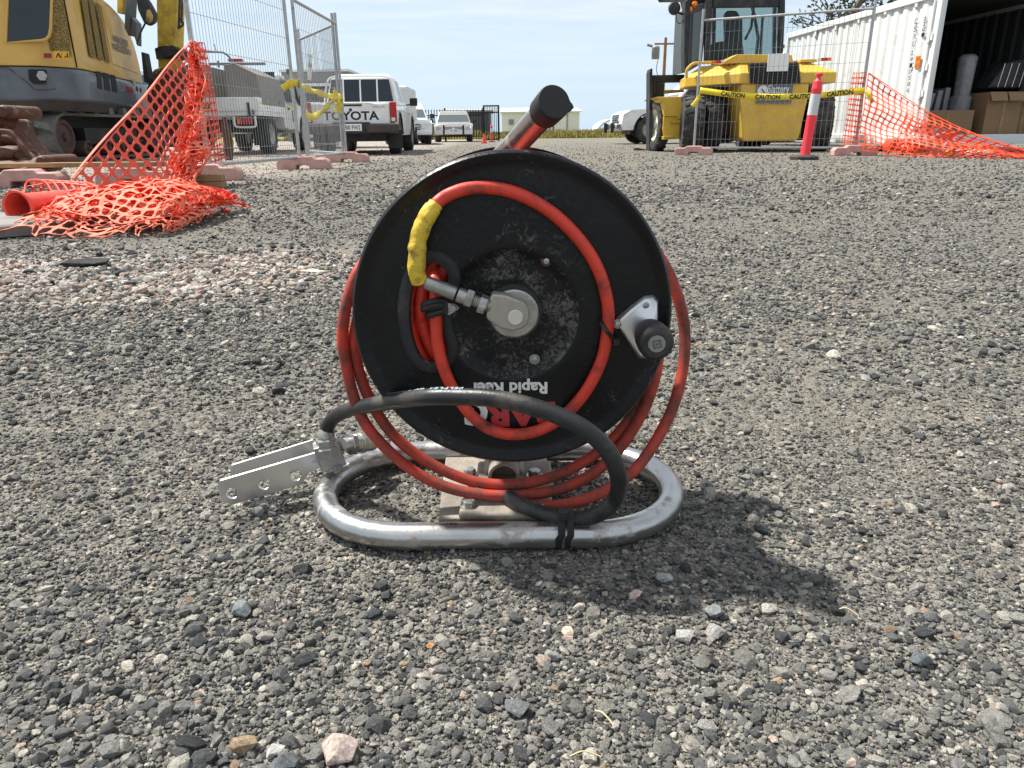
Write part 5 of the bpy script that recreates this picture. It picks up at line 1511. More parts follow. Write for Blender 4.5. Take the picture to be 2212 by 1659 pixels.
# top edge band
mb = MB(); mb.tube([A + (Bt - A) * (k / 20) - vh * .012 + V((0, 0, .01 * math.sin(k * .5))) for k in range(21)], .009, 6, flat=.4); B('edge_band', mb, m_net2, nl, smooth=30)
# bunched fall down the post
def fb(seed, w0, w1, amp):
    q = spline([U(418, 92, 7.28), U(428, 150, 7.1), U(424, 230, 6.75), U(412, 310, 6.3), U(400, 380, 5.95), U(385, 422, 5.5)], 8)
    def f(u, v):
        t = u / 34; i = min(len(q) - 2, int(t * (len(q) - 1))); k = t * (len(q) - 1) - i
        p = q[i].lerp(q[i + 1], min(1, k)); w = w0 + (w1 - w0) * t
        s = V((u * .24, v * .36, seed))
        return p + V(((v / 9 - .5) * w + amp * noise.noise(s), (.13 * math.sin(v * 2.1 + u * .4) + amp * noise.noise(s + V((9, 0, 0)))) * (.35 + t), amp * .8 * noise.noise(s + V((0, 9, 0)))))
    return f
for sd, w0, w1, a, mm in ((1.0, .04, .30, .08, m_net2), (5.0, .03, .22, .10, m_netr)):
    mb = MB(); net_geo(mb, fb(sd, w0, w1, a), 34, 9, None, .33, .42); B('bunched_fold', mb, mm, nl, smooth=0, solid=.0025, recalc=False)
# flap on the far side of the post
E = [U(418, 90, 7.42), U(441, 92, 7.6), U(491, 353, 7.95), U(437, 372, 7.40)]
def ff(u, v):
    a = E[0].lerp(E[1], u / 6); b = E[3].lerp(E[2], u / 6)
    return a.lerp(b, v / 17) + V((0, .03 * math.sin(u * 1.1 + v * .3), 0))
mb = MB(); net_geo(mb, ff, 6, 17, None, .32, .42); B('flap', mb, m_netr, nl, smooth=0, solid=.004, recalc=False)

# heap of crumpled net
hp_ = thing('net_heap', 'crumpled heap of faded orange barrier net on the gravel beside the fallen bollard', 'net', (-1.85, 3.7, 0), 0, 'orange barrier nets')
def hprof(x, y):
    a = 1 - ((x + 1.88) / .52) ** 2; b = 1 - ((y - 3.78) / .62) ** 2
    return max(0, a) ** .6 * max(0, b) ** .6
def fh(seed, x0, x1_, y0, y1_, nu, nv, amp, zk, rot=0.0, flat=0.0):
    def f(u, v):
        x = x0 + (x1_ - x0) * u / nu; y = y0 + (y1_ - y0) * v / nv
        cx, cy = (x0 + x1_) / 2, (y0 + y1_) / 2
        x, y = cx + (x - cx) * math.cos(rot) - (y - cy) * math.sin(rot), cy + (x - cx) * math.sin(rot) + (y - cy) * math.cos(rot)
        s = V((u * .30, v * .30, seed))
        x += amp * noise.noise(s); y += amp * noise.noise(s + V((7, 3, 0)))
        fold = .5 + .5 * math.sin((u * .9 + 2.2 * noise.noise(s * .7 + V((2, 2, 2)))) * (1 - flat))
        z = hprof(x, y) * zk * (.55 + .45 * fold) + .035 * abs(noise.noise(s * 1.9)) + .008
        x = min(x, -1.56 + .05 * noise.noise(V((u, v, 3)))) if seed != 7 else min(x, -1.52)
        return V((x, y, max(.006, z)))
    return f
for sd, x0, x1_, y0, y1_, nu, nv, a, zk, ro, fl_, mm in (
        (1, -2.25, -1.45, 3.35, 4.25, 22, 16, .16, .15, .3, 0, m_netr), (2, -2.15, -1.50, 3.45, 4.30, 20, 18, .20, .19, -.5, 0, m_netr), (3, -2.2, -1.6, 3.4, 4.1, 18, 14, .22, .12, 1.0, 0, m_net2),
        (4, -2.05, -1.42, 3.22, 3.85, 13, 11, .06, .205, -.10, .8, m_net2), (5, -2.22, -1.62, 3.16, 3.5, 12, 7, .12, .10, -.15, .3, m_net2), (6, -2.35, -1.75, 3.75, 4.35, 14, 10, .14, .20, .2, .2, m_netr), (7, -1.75, -1.36, 3.2, 3.75, 9, 9, .14, .08, .5, .2, m_net2)):
    mb = MB(); net_geo(mb, fh(sd, x0, x1_, y0, y1_, nu, nv, a, zk, ro, fl_), nu, nv, None, .345, .43)
    B('net_fold', mb, mm, hp_, smooth=0, solid=.003, recalc=False)
# looped strands above the fallen bollard
mb = MB()
for i in range(7):
    q = [U(52 + i * 17, 418, 4.1), U(60 + i * 18, 392 + i * .6, 4.15), U(95 + i * 17, 392 + i, 4.1), U(112 + i * 18, 415, 4.0)]
    mb.tube(spline(q, 6), .007, 6, flat=.4)
for i in range(5):
    q = [U(60 + i * 5, 402 + i * 4, 4.12), U(120, 394 + i * 5, 4.1), U(190, 400 + i * 4, 4.05)]
    mb.tube(spline(q, 6), .006, 6, flat=.4)
B('loose_loop', mb, m_netr, hp_, smooth=30, kind='stuff')

# fallen bollard and its base
fbp = U(38, 447, 3.62); fax = V((.12, .99, -.02)).normalized()
fb_ = thing('fallen_bollard', 'orange tube bollard fallen on its side with its open end towards the camera', 'bollard', (fbp.x, fbp.y, 0))
mb = MB()
mb.lathe([(.062, .02), (.066, 0), (.078, -.004), (.080, .006), (.078, .012), (.066, .018), (.062, .03), (.060, .55), (.052, .62), (.0, .63)], fbp, fax, 32, cap=False)
mb.lathe([(.062, .0), (.058, .02), (.054, .28), (.050, .30), (0, .30)], fbp, fax, 32, cap=False)
B('tube', mb, m_orange, fb_, smooth=40)
sl = G(70, 517)
mb = MB(); cx, cy = -2.46, 3.50
oc = [V((cx + .46 * math.cos(math.pi / 8 + math.pi * k / 4), cy + .34 * math.sin(math.pi / 8 + math.pi * k / 4), 0)) for k in range(8)]
mb.loft([[p for p in oc], [p + V((0, 0, .045)) for p in oc], [V((cx + (p.x - cx) * .96, cy + (p.y - cy) * .96, .055)) for p in oc]])
solo('rubber_base', mb, m_slab, 'black eight-sided rubber base plate lying flat under the fallen bollard', 'base plate', (cx, cy, 0), smooth=0, bev=.004)

# net on the far side, strung from the post past the container
nr = thing('barrier_net', 'orange barrier net sloping from the fence post to the ground before the open container', 'net', (6.2, 12.0, 0), 0, 'orange barrier nets')
R0, R1 = U(1872, 156, 12.15), U(1852, 322, 12.15)
Lf0, Lf1 = U(1842, 157, 12.35), U(1818, 313, 12.38)
def fr1(u, v): return Lf0.lerp(R0, u / 6).lerp(Lf1.lerp(R1, u / 6), v / 14) + V((0, .015 * math.sin(v * .6 + u), 0))
mb = MB(); net_geo(mb, fr1, 6, 14, None, .33, .42); B('flap', mb, m_net, nr, smooth=0, solid=.004, recalc=False)
tp_ = spline([U(1876, 158, 12.1), U(1945, 205, 11.7), U(2015, 248, 11.2), U(2110, 292, 10.7), U(2230, 330, 10.2), U(2330, 352, 9.8)], 8)
bt_ = spline([U(1853, 322, 12.1), U(1910, 333, 11.6), U(1985, 343, 11.0), U(2080, 347, 10.6), U(2200, 352, 10.1), U(2330, 366, 9.7)], 8)
def onl(q, t):
    t = t * (len(q) - 1); i = min(len(q) - 2, int(t)); return q[i].lerp(q[i + 1], t - i)
NU2 = 27
def fr2(u, v):
    t = u / NU2; p = onl(tp_, t).lerp(onl(bt_, t), v / 13)
    return p + V((0, .10 * math.sin(v * .9 + u * .25) * (.3 + t) + .05 * noise.noise(V((u * .3, v * .3, 2))), .012 * noise.noise(V((u * .5, v * .5, 8)))))
mb = MB(); net_geo(mb, fr2, NU2, 13, None, .36, .42); B('sheet', mb, m_net, nr, smooth=0, solid=.004, recalc=False)
def fr3(u, v):
    t = .30 + .70 * u / 22; a = onl(tp_, t); b = onl(bt_, t); p = a.lerp(b, .1 + .8 * v / 9)
    return p + V((.05 * noise.noise(V((u * .4, v * .5, 5))), .22 + .12 * noise.noise(V((u * .4, v * .4, 1))), .05 * noise.noise(V((u * .3, v * .4, 9)))))
mb = MB(); net_geo(mb, fr3, 22, 9, None, .34, .41); B('back_fold', mb, m_net, nr, smooth=0, solid=.004, recalc=False)
mb = MB(); mb.tube([p + V((0, -.01, .004)) for p in tp_], .014, 6, flat=.4); B('edge_band', mb, m_net, nr, smooth=30)
# petrol cut-off saw lying behind the net
cs = thing('cutoff_saw', 'red petrol cut-off saw lying behind the orange net in front of the container', 'saw', U(1990, 340, 12.3))
cs.location.z = 0; INV[cs] = Matrix.Translation(cs.location).inverted()
mb = MB(); mb.pprism([z5(1070, 1225), z5(1290, 1225), z5(1350, 1290), z5(1330, 1350), z5(1040, 1350), z5(1030, 1290)], 12.2, (0, .3, 0)); B('engine', mb, m_orange, cs, smooth=0, bev=.03)
mb = MB(); mb.lathe([(.24, 0), (.24, .05), (.2, .06), (0, .06)], U(*z5(1440, 1270), 12.3), (0, -1, .25), 24); B('blade_guard', mb, m_grey, cs, smooth=40)
mb = MB(); mb.tube(spline([U(*z5(1000, 1370), 12.1), U(*z5(1020, 1330), 12.1), U(*z5(1060, 1250), 12.1), U(*z5(1180, 1300), 12.1)], 6), .018, 8); mb.rod(U(*z5(1300, 1205), 12.1), U(*z5(1280, 1340), 12.1), .03, 8); mb.tube(spline([U(*z5(985, 1375), 12.05), U(*z5(990, 1400), 12.05), U(*z5(1080, 1402), 12.05)], 6), .014, 8); B('handle', mb, m_blk, cs, smooth=40)
mb = MB(); mb.tube(spline([U(*z5(1380, 1230), 12.0), U(*z5(1450, 1190), 12.0), U(*z5(1540, 1165), 12.0)], 6), .022, 8); mb.tube(spline([U(*z5(1500, 1290), 12.0), U(*z5(1570, 1240), 12.0), U(*z5(1620, 1235), 12.0)], 6), .02, 8); B('guard_edge', mb, m_chrome, cs, smooth=40)
rg = thing('scrap_pile', 'scraps of red plastic and packaging caught under the sloping orange net', 'rubbish', G(*z5(1790, 1400)))
for q, mm in (((1740, 1390), m_paper), ((1840, 1400), m_white), ((1570, 1360), m_tape), ((1620, 1350), m_white), ((1560, 1190), m_orange)):
    c = U(*z5(*q), 11.4); c.z = max(.05, c.z); mb = MB(); mb.box(c, (.16, .1, .07), Matrix.Rotation(random.uniform(-.5, .5), 3, 'Y')); B('scrap', mb, mm, rg, smooth=0, bev=.02)

# ------------------------------------------------------------------ caution tape
def tape(label, pts, w, texts=(), loc=None, twist=0.0, group=None):
    q = spline(pts, 10); loc = loc or (q[0].x, q[0].y, 0)
    t = thing('caution_tape', label, 'tape', loc, 0, group)
    mb = MB(); L = [0]
    for a, b in zip(q, q[1:]): L.append(L[-1] + (b - a).length)
    def fr(i):
        tg = (q[min(i + 1, len(q) - 1)] - q[max(i - 1, 0)]).normalized()
        up = V((0, 0, 1)); up = (up - tg * up.dot(tg))
        up = V((tg.z, 0, -tg.x)) if up.length < .3 else up
        up.normalize(); n = tg.cross(up)
        a = twist * math.sin(L[i] * 9) ; return up * math.cos(a) + n * math.sin(a)
    vs = []
    for i in range(len(q)):
        u = fr(i); vs += [q[i] - u * w / 2, q[i] + u * w / 2]
    mb.add(vs, [(2 * i, 2 * i + 2, 2 * i + 3, 2 * i + 1) for i in range(len(q) - 1)])
    B('ribbon', mb, m_tape, t, smooth=60, recalc=False, solid=.0012)
    if texts:
        mb = MB()
        for s, txt in texts:
            vs_, fs_ = text_geo(txt, .035, 1.0); x0 = min(v.x for v in vs_); y1_ = max(v.y for v in vs_); kx = w * .74 / y1_
            out = []
            for v in vs_:
                d = s + (v.x - x0) * kx * .9
                i = max(0, min(len(q) - 2, next((k for k in range(len(L) - 1) if L[k + 1] >= d), len(L) - 2)))
                f = (d - L[i]) / max(1e-6, L[i + 1] - L[i]); p = q[i].lerp(q[i + 1], f); u = fr(i)
                out.append(p + u * (v.y * kx - w * .37) + V((0, -.006, 0)))
            mb.add(out, fs_)
        B('lettering', mb, m_print_k, t, smooth=0, recalc=False, kind='stuff')
    return t
zt = lambda x, y, Y: U(*z4(x, y), Y)
tape('yellow caution tape stretched across the fence panel before the forklift', [zt(885, 800, 13.25), zt(1000, 815, 13.15), zt(1200, 840, 13.0), zt(1450, 858, 12.85), zt(1700, 855, 12.65), zt(1900, 845, 12.5), zt(2050, 830, 12.4), zt(2200, 815, 12.25), zt(2345, 800, 12.15)], .095,
     [(.36, 'CAUTION'), (.92, 'CAUTION'), (1.46, 'CAUTION'), (2.02, 'CAUTION')])
tape('loose end of caution tape hanging from the post beside the forklift wheel', [zt(890, 800, 13.2), zt(880, 850, 13.15), zt(850, 900, 13.15), zt(815, 940, 13.15)], .07)
tape('short tail of caution tape tied to the post above the orange net', [U(*z5(815, 800), 12.05), U(*z5(845, 850), 12.0), U(*z5(880, 905), 12.0)], .06)
zz = lambda x, y, Y: U(*z2(x, y), Y)
tape('crumpled caution tape sagging between the posts of the leaning fence panels', [zz(950, 785, 9.3), zz(1000, 750, 9.35), zz(1060, 730, 9.4), zz(1150, 775, 9.9), zz(1250, 815, 10.5), zz(1350, 845, 11.1), zz(1460, 870, 11.5)], .085, twist=.6)
tape('loop of caution tape hanging low from the leaning fence panel', [zz(1165, 1005, 9.6), zz(1190, 1030, 9.7), zz(1250, 1025, 10.1), zz(1330, 960, 10.7), zz(1400, 890, 11.2), zz(1470, 850, 11.5)], .085, twist=.4)
tape('tail of caution tape knotted at the end post near the lettered pickup', [zz(1405, 790, 11.4), zz(1425, 850, 11.45), zz(1460, 890, 11.5), zz(1440, 960, 11.45), zz(1440, 1000, 11.45)], .10, twist=.5)
# ------------------------------------------------------------------ excavator
HX = V((math.cos(math.radians(12.3)), math.sin(math.radians(12.3)), 0)); HY = V((-HX.y, HX.x, 0))
EC = V((-6.7, 12.1, 0)) - HX * 1.05 + HY * 1.6
ex = thing('excavator', 'yellow and grey tracked excavator with its rear and side panels towards the camera', 'excavator', EC, math.radians(12.3))
EM = Matrix.Translation(EC) @ Matrix.Rotation(math.radians(12.3), 4, 'Z')
def eW(x, y, z): return EM @ V((x, y, z))
def plan(yf, z, inset=0.0, n=9):
    a = 1.05 - inset; r = .75; yr = -1.6 + inset
    pts = [V((a, yf, z))]
    for k in range(n + 1):
        t = math.pi / 2 * k / n; pts.append(V((a - r + r * math.cos(t), yr + r - r * math.sin(t), z)))
    for k in range(n + 1):
        t = math.pi / 2 * k / n; pts.append(V((-(a - r) - r * math.sin(t), yr + r - r * math.cos(t), z)))
    pts.append(V((-a, yf, z)))
    return pts
mb = MB()
mb.loft([plan(3.3, .80, .10), plan(3.3, .93, .03), plan(3.3, .97, .0), plan(3.3, 1.36, .0), plan(3.3, 1.425, .03)])
B('counterweight', mb, m_slate, ex, local=True, smooth=35, bev=.012)
mb = MB(); mb.loft([plan(3.25, .805, .095), plan(3.25, .935, .018)], cap=False); B('grime_band', mb, m_slatedk, ex, local=True, smooth=35)
mb = MB()
rings = []
for k in range(13):
    z, yfz = ((1.44, 2.83), (1.62, 2.81), (1.82, 2.78), (2.0, 2.73), (2.16, 2.66), (2.32, 2.50), (2.47, 2.30), (2.55, 2.10), (2.61, 1.87), (2.67, 1.55), (2.72, 1.21), (2.77, .6), (2.80, -.1))[k]
    u = (z - 1.44) / 1.36
    rings.append(plan(yfz, z, .035 + .02 * u))
mb.loft(rings); up = B('engine_hood', mb, m_yel, ex, local=True, smooth=35, bev=.012)
# side panel raised, follows the hood curve
mb = MB()
SX = HX
def spx(zx, zy, dx=0.0):
    w = onplane(*zE(zx, zy), eW(1.015 + dx, 0, 1.5), SX); return EM.inverted() @ w
mb.prism([spx(*q, -.012) for q in [(1335, 75), (1425, 85), (1560, 235), (1678, 425), (1765, 660), (1815, 860), (1845, 985), (1482, 850)]], (.022, 0, 0)); B('side_panel', mb, m_yel, ex, local=True, smooth=0, bev=.008)
SX = HX; SP = eW(1.012, 0, 1.5)
def spx(zx, zy, dx=0.0):
    w = onplane(*zE(zx, zy), eW(1.015 + dx, 0, 1.5), SX); return EM.inverted() @ w
m_grille = M('grille_mesh', (.045, .035, .015), .7)
t_ = m_grille.node_tree; N_, L_ = t_.nodes, t_.links
vn = N_.new('ShaderNodeTexVoronoi'); vn.inputs['Scale'].default_value = 62; tcn = N_.new('ShaderNodeTexCoord'); L_.new(tcn.outputs['Object'], vn.inputs['Vector'])
mrn = N_.new('ShaderNodeMapRange'); mrn.inputs['From Min'].default_value = .42; mrn.inputs['From Max'].default_value = .55; L_.new(vn.outputs['Distance'], mrn.inputs['Value'])
mxn = N_.new('ShaderNodeMix'); mxn.data_type = 'RGBA'; mxn.inputs['A'].default_value = (.02, .015, .008, 1); mxn.inputs['B'].default_value = (.30, .20, .045, 1); L_.new(mrn.outputs[0], mxn.inputs['Factor']); L_.new(mxn.outputs['Result'], N_['Principled BSDF'].inputs['Base Color'])
for q in ([(1078, -20), (1150, -20), (1268, 778), (1192, 748)], [(1172, -20), (1235, -10), (1370, 806), (1298, 780)], [(1265, 20), (1318, 60), (1460, 836), (1400, 812)]):
    mb = MB(); mb.prism([spx(*p, .02) for p in q], (.006, 0, 0)); B('side_grille', mb, m_grille, ex, local=True, smooth=0)
# corner grille on the rounded rear corner
mb = MB(); a, r, yr = 1.05 - .04, .75, -1.6 + .04
def cg(u, v):
    t = math.radians(26 + 26 * u - 4 * v * (1 - u)); z = 1.60 + .95 * v - .0 * u
    zlow = max(0, .10 * (u - .35)) if v == 0 else 0
    return V((a - r + (r + .008) * math.cos(t), yr + r - (r + .008) * math.sin(t), z + zlow))
mb.grid(cg, 8, 10); B('corner_grille', mb, m_grille, ex, local=True, smooth=60)
mb = MB(); mb.tube([V((a - r + (r + .008) * math.cos(math.radians(22)), yr + r - (r + .008) * math.sin(math.radians(22)), 1.45 + .11 * k)) for k in range(11)], .012, 6); B('panel_seam', mb, m_dark, ex, local=True, smooth=40)
# rear window
RP = eW(0, -1.575, 1.5)
def rpx(zx, zy, dy=0.0): return EM.inverted() @ onplane(*zE(zx, zy), eW(0, -1.566 - dy, 1.5), -HY)
wq = [(78, 565), (560, 535), (620, 515), (655, 470), (672, 380), (695, -260), (112, -260)]
mb = MB(); mb.prism([rpx(*p, .004) for p in wq], (0, .02, 0)); B('rear_window', mb, m_glassdk, ex, local=True, smooth=0)
mb = MB(); mb.tube([rpx(*p, .004) for p in wq], .022, 8, closed=True); B('window_seal', mb, m_yel, ex, local=True, smooth=40)
# stickers
def sticker(nm, q, mat, d=.004):
    mb = MB(); mb.prism([rpx(*p, d + .012) for p in q], (0, .012, 0)); return B(nm, mb, mat, ex, local=True, smooth=0)
sticker('reflector', [(578, 705), (680, 708), (684, 770), (582, 768)], plain('dark_red', (.22, .012, .03), .4))
st = sticker('warning_sticker', [(710, 676), (912, 684), (920, 790), (718, 780)], plain('sticker_amber', (.68, .36, .02), .5))
mb = MB()
for q in ([(735, 765), (768, 700), (780, 700), (815, 768), (790, 768), (772, 728), (755, 765)], [(850, 762), (872, 735), (880, 745), (860, 770)], [(885, 700), (900, 705), (905, 768), (885, 766)], [(814, 690), (819, 690), (821, 778), (816, 778)]):
    mb.prism([rpx(*p, .019) for p in q], (0, .001, 0))
B('pictogram', mb, m_print_k, st, local=True, smooth=0, kind='stuff')
# maker's name and model number
mb = MB()
o1, o2 = spx(1503, 545, .03), spx(1725, 610, .03)
put_text(mb, 'WACKER', o1, (0, 1, 0), (0, 0, 1), .12, (o2 - o1).length * .95, bold=.018, lift=.0)
o1, o2 = spx(1512, 655, .03), spx(1745, 728, .03)
put_text(mb, 'NEUSON', o1, (0, 1, 0), (0, 0, 1), .12, (o2 - o1).length, bold=.018)
B('maker_lettering', mb, m_print_k, ex, local=True, smooth=0, recalc=False, kind='stuff')
mb = MB(); o1, o2 = spx(1580, 1195, .045), spx(1680, 1220, .045); put_text(mb, 'EZ', o1, (0, 1, 0), (0, 0, 1), .11, (o2 - o1).length * .85, bold=.01)
mb.cur = 1; o1, o2 = spx(1685, 1222, .045), spx(1790, 1245, .045); put_text(mb, '80', o1, (0, 1, 0), (0, 0, 1), .11, (o2 - o1).length * .95, bold=.02)
B('model_lettering', mb, [m_grey, m_redl], ex, local=True, smooth=0, recalc=False, kind='stuff')
for q in ([(1280, 945), (1335, 950), (1358, 1190), (1290, 1170)], [(1362, 960), (1440, 980), (1463, 1212), (1385, 1190)], [(1463, 985), (1530, 1005), (1556, 1232), (1488, 1215)]):
    mb = MB(); mb.prism([spx(*p, .036) for p in q], (.004, 0, 0)); B('vent_slot', mb, m_dark, ex, local=True, smooth=0)
mb = MB(); mb.prism([spx(*p, .036) for p in [(1760, 1070), (1785, 1050), (1805, 1090), (1800, 1130), (1775, 1140)]], (.004, 0, 0)); B('green_sticker', mb, plain('pale_green', (.3, .5, .22), .5), ex, local=True, smooth=0)
for q in ((1820, 1180), (1868, 1195)):
    mb = MB(); p = spx(*q, .036); mb.lathe([(.05, 0), (.05, .006), (0, .006)], p, (1, 0, 0), 14); B('access_hole', mb, m_dark, ex, local=True, smooth=30)
# tie-down pocket with its bolt, rusty crack
def rp2(zx, zy, d=0.0): return EM.inverted() @ onplane(*zE(zx, zy), eW(0, -1.602 - d, 1.2), -HY)
mb = MB(); mb.prism([rp2(*p, .002) for p in [(372, 935), (395, 918), (600, 922), (618, 940), (612, 1095), (590, 1110), (430, 1108), (385, 1060)]], (0, .02, 0)); B('tie_pocket', mb, m_dark, ex, local=True, smooth=0)
mb = MB(); pb = rp2(562, 1008, .01); mb.hexn(pb, (0, -1, 0), .075, .03); B('bolt', mb, m_zinc, ex, local=True, smooth=20)
mb = MB(); mb.tube([rp2(*p, .004) for p in [(-40, 890), (90, 892), (150, 930), (215, 985), (300, 1050), (355, 1090), (420, 1150), (450, 1188), (560, 1190), (740, 1180)]], .008, 5); B('rust_seam', mb, m_brown, ex, local=True, smooth=0)
# boom, stick, hoses, mirror, front post
YB = 16.0
ex_p = lambda poly, Y, d: [U(x, y, Y) for x, y in poly]
stk = MB(); stk.pprism([(335, -120), (383, -120), (379, 60), (377, 120), (372, 170), (343, 172), (340, 120)], YB, (.04, .34, 0)); B('stick', stk, m_yelrust, ex, smooth=0, bev=.02)
mb = MB(); mb.pprism([(334, 105), (345, 100), (372, 98), (388, 108), (385, 126), (338, 128)], YB - .08, (.02, .5, 0)); mb.lathe([(.09, 0), (.09, .6)], U(362, 112, YB - .12), (0, 1, 0), 16); B('pivot', mb, m_blk2, ex, smooth=30)
mb = MB(); mb.pprism([(330, 150), (345, 145), (398, 160), (405, 300), (350, 320), (318, 260), (316, 190)], YB - .05, (.05, .7, 0)); B('bucket', mb, m_brown, ex, smooth=0, bev=.04)
mb = MB()
for k, (a_, b_) in enumerate((((388, -60), (386, 62)), ((394, -60), (392, 50)))):
    mb.tube(spline([U(a_[0], a_[1], YB - .1), U((a_[0] + b_[0]) / 2 + 1, (a_[1] + b_[1]) / 2, YB - .1), U(b_[0], b_[1], YB - .1)], 5), .022, 8)
mb.tube(spline([U(388, 40, YB - .1), U(396, 52, YB - .1), U(384, 62, YB - .1)], 5), .02, 8); B('hydraulic_hose', mb, m_blk, ex, smooth=40)
mb = MB(); mb.pprism([(252, -60), (270, -60), (266, 30), (252, 28)], 15.4, (.05, .3, 0)); B('boom', mb, m_yelrust, ex, smooth=0, bev=.02)
mb = MB(); mb.pprism([(272, -60), (287, -60), (281, 40), (277, 78), (268, 60)], 15.2, (.0, .25, 0)); mb.pprism([(283, 35), (296, 50), (296, 100), (288, 75)], 15.15, (0, .2, 0)); B('cab_post', mb, m_slate, ex, smooth=0, bev=.02)
mb = MB(); mb.tube(spline([U(296, 96, 14.8), U(304, 70, 14.8), U(315, 48, 14.8)], 5), .018, 8); B('mirror_arm', mb, m_blk, ex, smooth=40)
mq = [(292, -12), (303, -20), (322, 8), (335, 32), (333, 50), (322, 57), (310, 50), (297, 22)]
mb = MB(); mb.pprism(mq, 14.7, (.02, .10, .02)); mh = B('mirror', mb, m_blk, ex, smooth=0, bev=.025, seg=3)
mb = MB(); cxm, cym = 317, 25
mb.pprism([(317, 22), (324, 20), (331, 34), (330, 46), (322, 52), (315, 44)], 14.685, (0, .01, 0)); B('mirror_glass', mb, m_mirror, mh, smooth=0)
mb = MB(); mb.pprism([(305, 112), (312, 115), (322, 170), (318, 180), (311, 176)], 15.3, (0, .2, 0)); B('front_guard', mb, m_blk2, ex, smooth=0)
# undercarriage (turned a little to the house)
UM = EM.inverted() @ (Matrix.Translation(V((-8.25, 14.0, 0))) @ Matrix.Rotation(math.radians(-2), 4, 'Z'))
mb = MB(); mb.box(UM @ V((0, 0, .55)), (1.3, 3.0, .56), UM.to_3x3()); mb.lathe([(.55, 0), (.55, .14)], V((0, 0, .68)), (0, 0, 1), 28); B('undercarriage', mb, m_blk2, ex, local=True, smooth=30)
pad0 = None
for sd in (-1, 1):
    X0 = sd * .86; hw2 = .27; Lh, Rr = 1.5, .37
    def tp2(s, off=0.0):
        per = 4 * Lh + 2 * math.pi * Rr; s = (s % 1) * per
        if s < 2 * Lh: return V((0, -Lh + s, Rr * 2 + off)), 0
        s -= 2 * Lh
        if s < math.pi * Rr:
            a_ = s / Rr; return V((0, Lh + (Rr + off) * math.sin(a_), Rr + (Rr + off) * math.cos(a_))), -a_
        s -= math.pi * Rr
        if s < 2 * Lh: return V((0, Lh - s, -off)), -math.pi
        s -= 2 * Lh; a_ = s / Rr; return V((0, -Lh - (Rr + off) * math.sin(a_), Rr - (Rr + off) * math.cos(a_))), -math.pi - a_
    mb = MB()
    loop = [tp2(k / 72)[0] for k in range(72)]
    outer = [tp2(k / 72, .0)[0] for k in range(72)]; inner = [tp2(k / 72, -.045)[0] for k in range(72)]
    sh_ = lambda q, x: [UM @ (p + V((X0 + x, 0, .04))) for p in q]
    ra_, rb_, rc_, rd_ = sh_(inner, -hw2), sh_(outer, -hw2), sh_(outer, hw2), sh_(inner, hw2)
    mb.loft([ra_, rb_, rc_, rd_, ra_], cap=False)
    tr = B('track', mb, m_track, ex, local=True, smooth=40)
    npad = 18
    for k in range(npad):
        p, a_ = tp2(k / npad, .018)
        for q in (-1, 1):
            Mx = UM @ Matrix.Translation(p + V((X0, 0, .04))) @ Matrix.Rotation(a_, 4, 'X') @ Matrix.Translation(V((q * hw2 * .52, (.035 if q > 0 else -.0) , 0)))
            if pad0 is None:
                pm = MB(); pm.loft([[V((-.125, -.055, -.02)), V((.135, -.115, -.02)), V((.135, .045, -.02)), V((-.125, .095, -.02))], [V((-.110, -.035, .10)), V((.125, -.085, .10)), V((.125, .015, .10)), V((-.110, .065, .10))]])
                o = B('track_pad', pm, m_track, tr, local=True, smooth=0); pad0 = o
            else:
                o = pad0.copy(); COL.objects.link(o); o.parent = tr
            o.matrix_local = Mx
    for yy, rr in ((-Lh, .27), (Lh, .27), (-.9, .13), (-.3, .13), (.3, .13), (.9, .13)):
        mb = MB(); zc = Rr + .04 if rr > .2 else .04 + .045 + rr
        mb.lathe([(0, -hw2 * .9), (rr, -hw2 * .9), (rr, hw2 * .75), (rr * .8, hw2 * .8), (rr * .7, hw2 * .65), (rr * .25, hw2 * .7), (rr * .2, hw2 * .9), (0, hw2 * .9)], UM @ V((X0, yy, zc)), UM.to_3x3() @ V((sd, 0, 0)), 24); B('track_roller', mb, m_brown2, ex, local=True, smooth=35)
    mb = MB(); mb.box(UM @ V((X0, 0, .42)), (hw2 * 1.1, 1.7, .26), UM.to_3x3()); B('track_frame', mb, m_blk2, ex, local=True, smooth=0)

# ------------------------------------------------------------------ forklift
fk = thing('forklift', 'large yellow forklift with a dark cab seen from behind, beyond the taped fence panel', 'forklift', (5.0, 14.8, 0))
YF = 14.4
def fp(nm, poly, Y, d, mat, bev=.012, smooth=0, parent=None):
    mb = MB(); mb.pprism([z4(*q) for q in poly], Y, d); return B(nm, mb, mat, parent or fk, smooth=smooth, bev=bev)
fp('counterweight', [(1250, 742), (1855, 736), (1835, 900), (1762, 1225), (1735, 1250), (1278, 1250), (1258, 1225), (1250, 1050)], YF, (0, 1.2, 0), m_yel2, .03)
# chamfered upper slab: rings in plan
a_, b_ = U(*z4(1245, 690), YF - .02), U(*z4(2094, 690), YF - .02)
zt0, zt1, zt2 = U(*z4(1245, 742), YF).z, U(*z4(1245, 646), YF).z, U(*z4(1330, 556), YF + .4).z
lf = U(*z4(750, 735), YF + .95)
def fring(z, ins): return [V((a_.x + ins * .2, a_.y + ins, z)), V((b_.x - ins * .9, b_.y + ins, z)), V((b_.x - ins * .9, b_.y + 1.6, z)), V((lf.x + .1 + ins, b_.y + 1.9, z)), V((lf.x + ins * .8, lf.y + ins * .3, z))]
mb = MB(); mb.loft([fring(zt0, 0), fring(zt1, 0), fring(zt2, .42)]); B('rear_deck', mb, m_yel2, fk, smooth=0, bev=.02)
fp('engine_cover', [(1090, 548), (1215, 480), (1700, 484), (1716, 556), (1300, 560), (1100, 560)], YF + .35, (0, 1.2, 0), m_yel2)
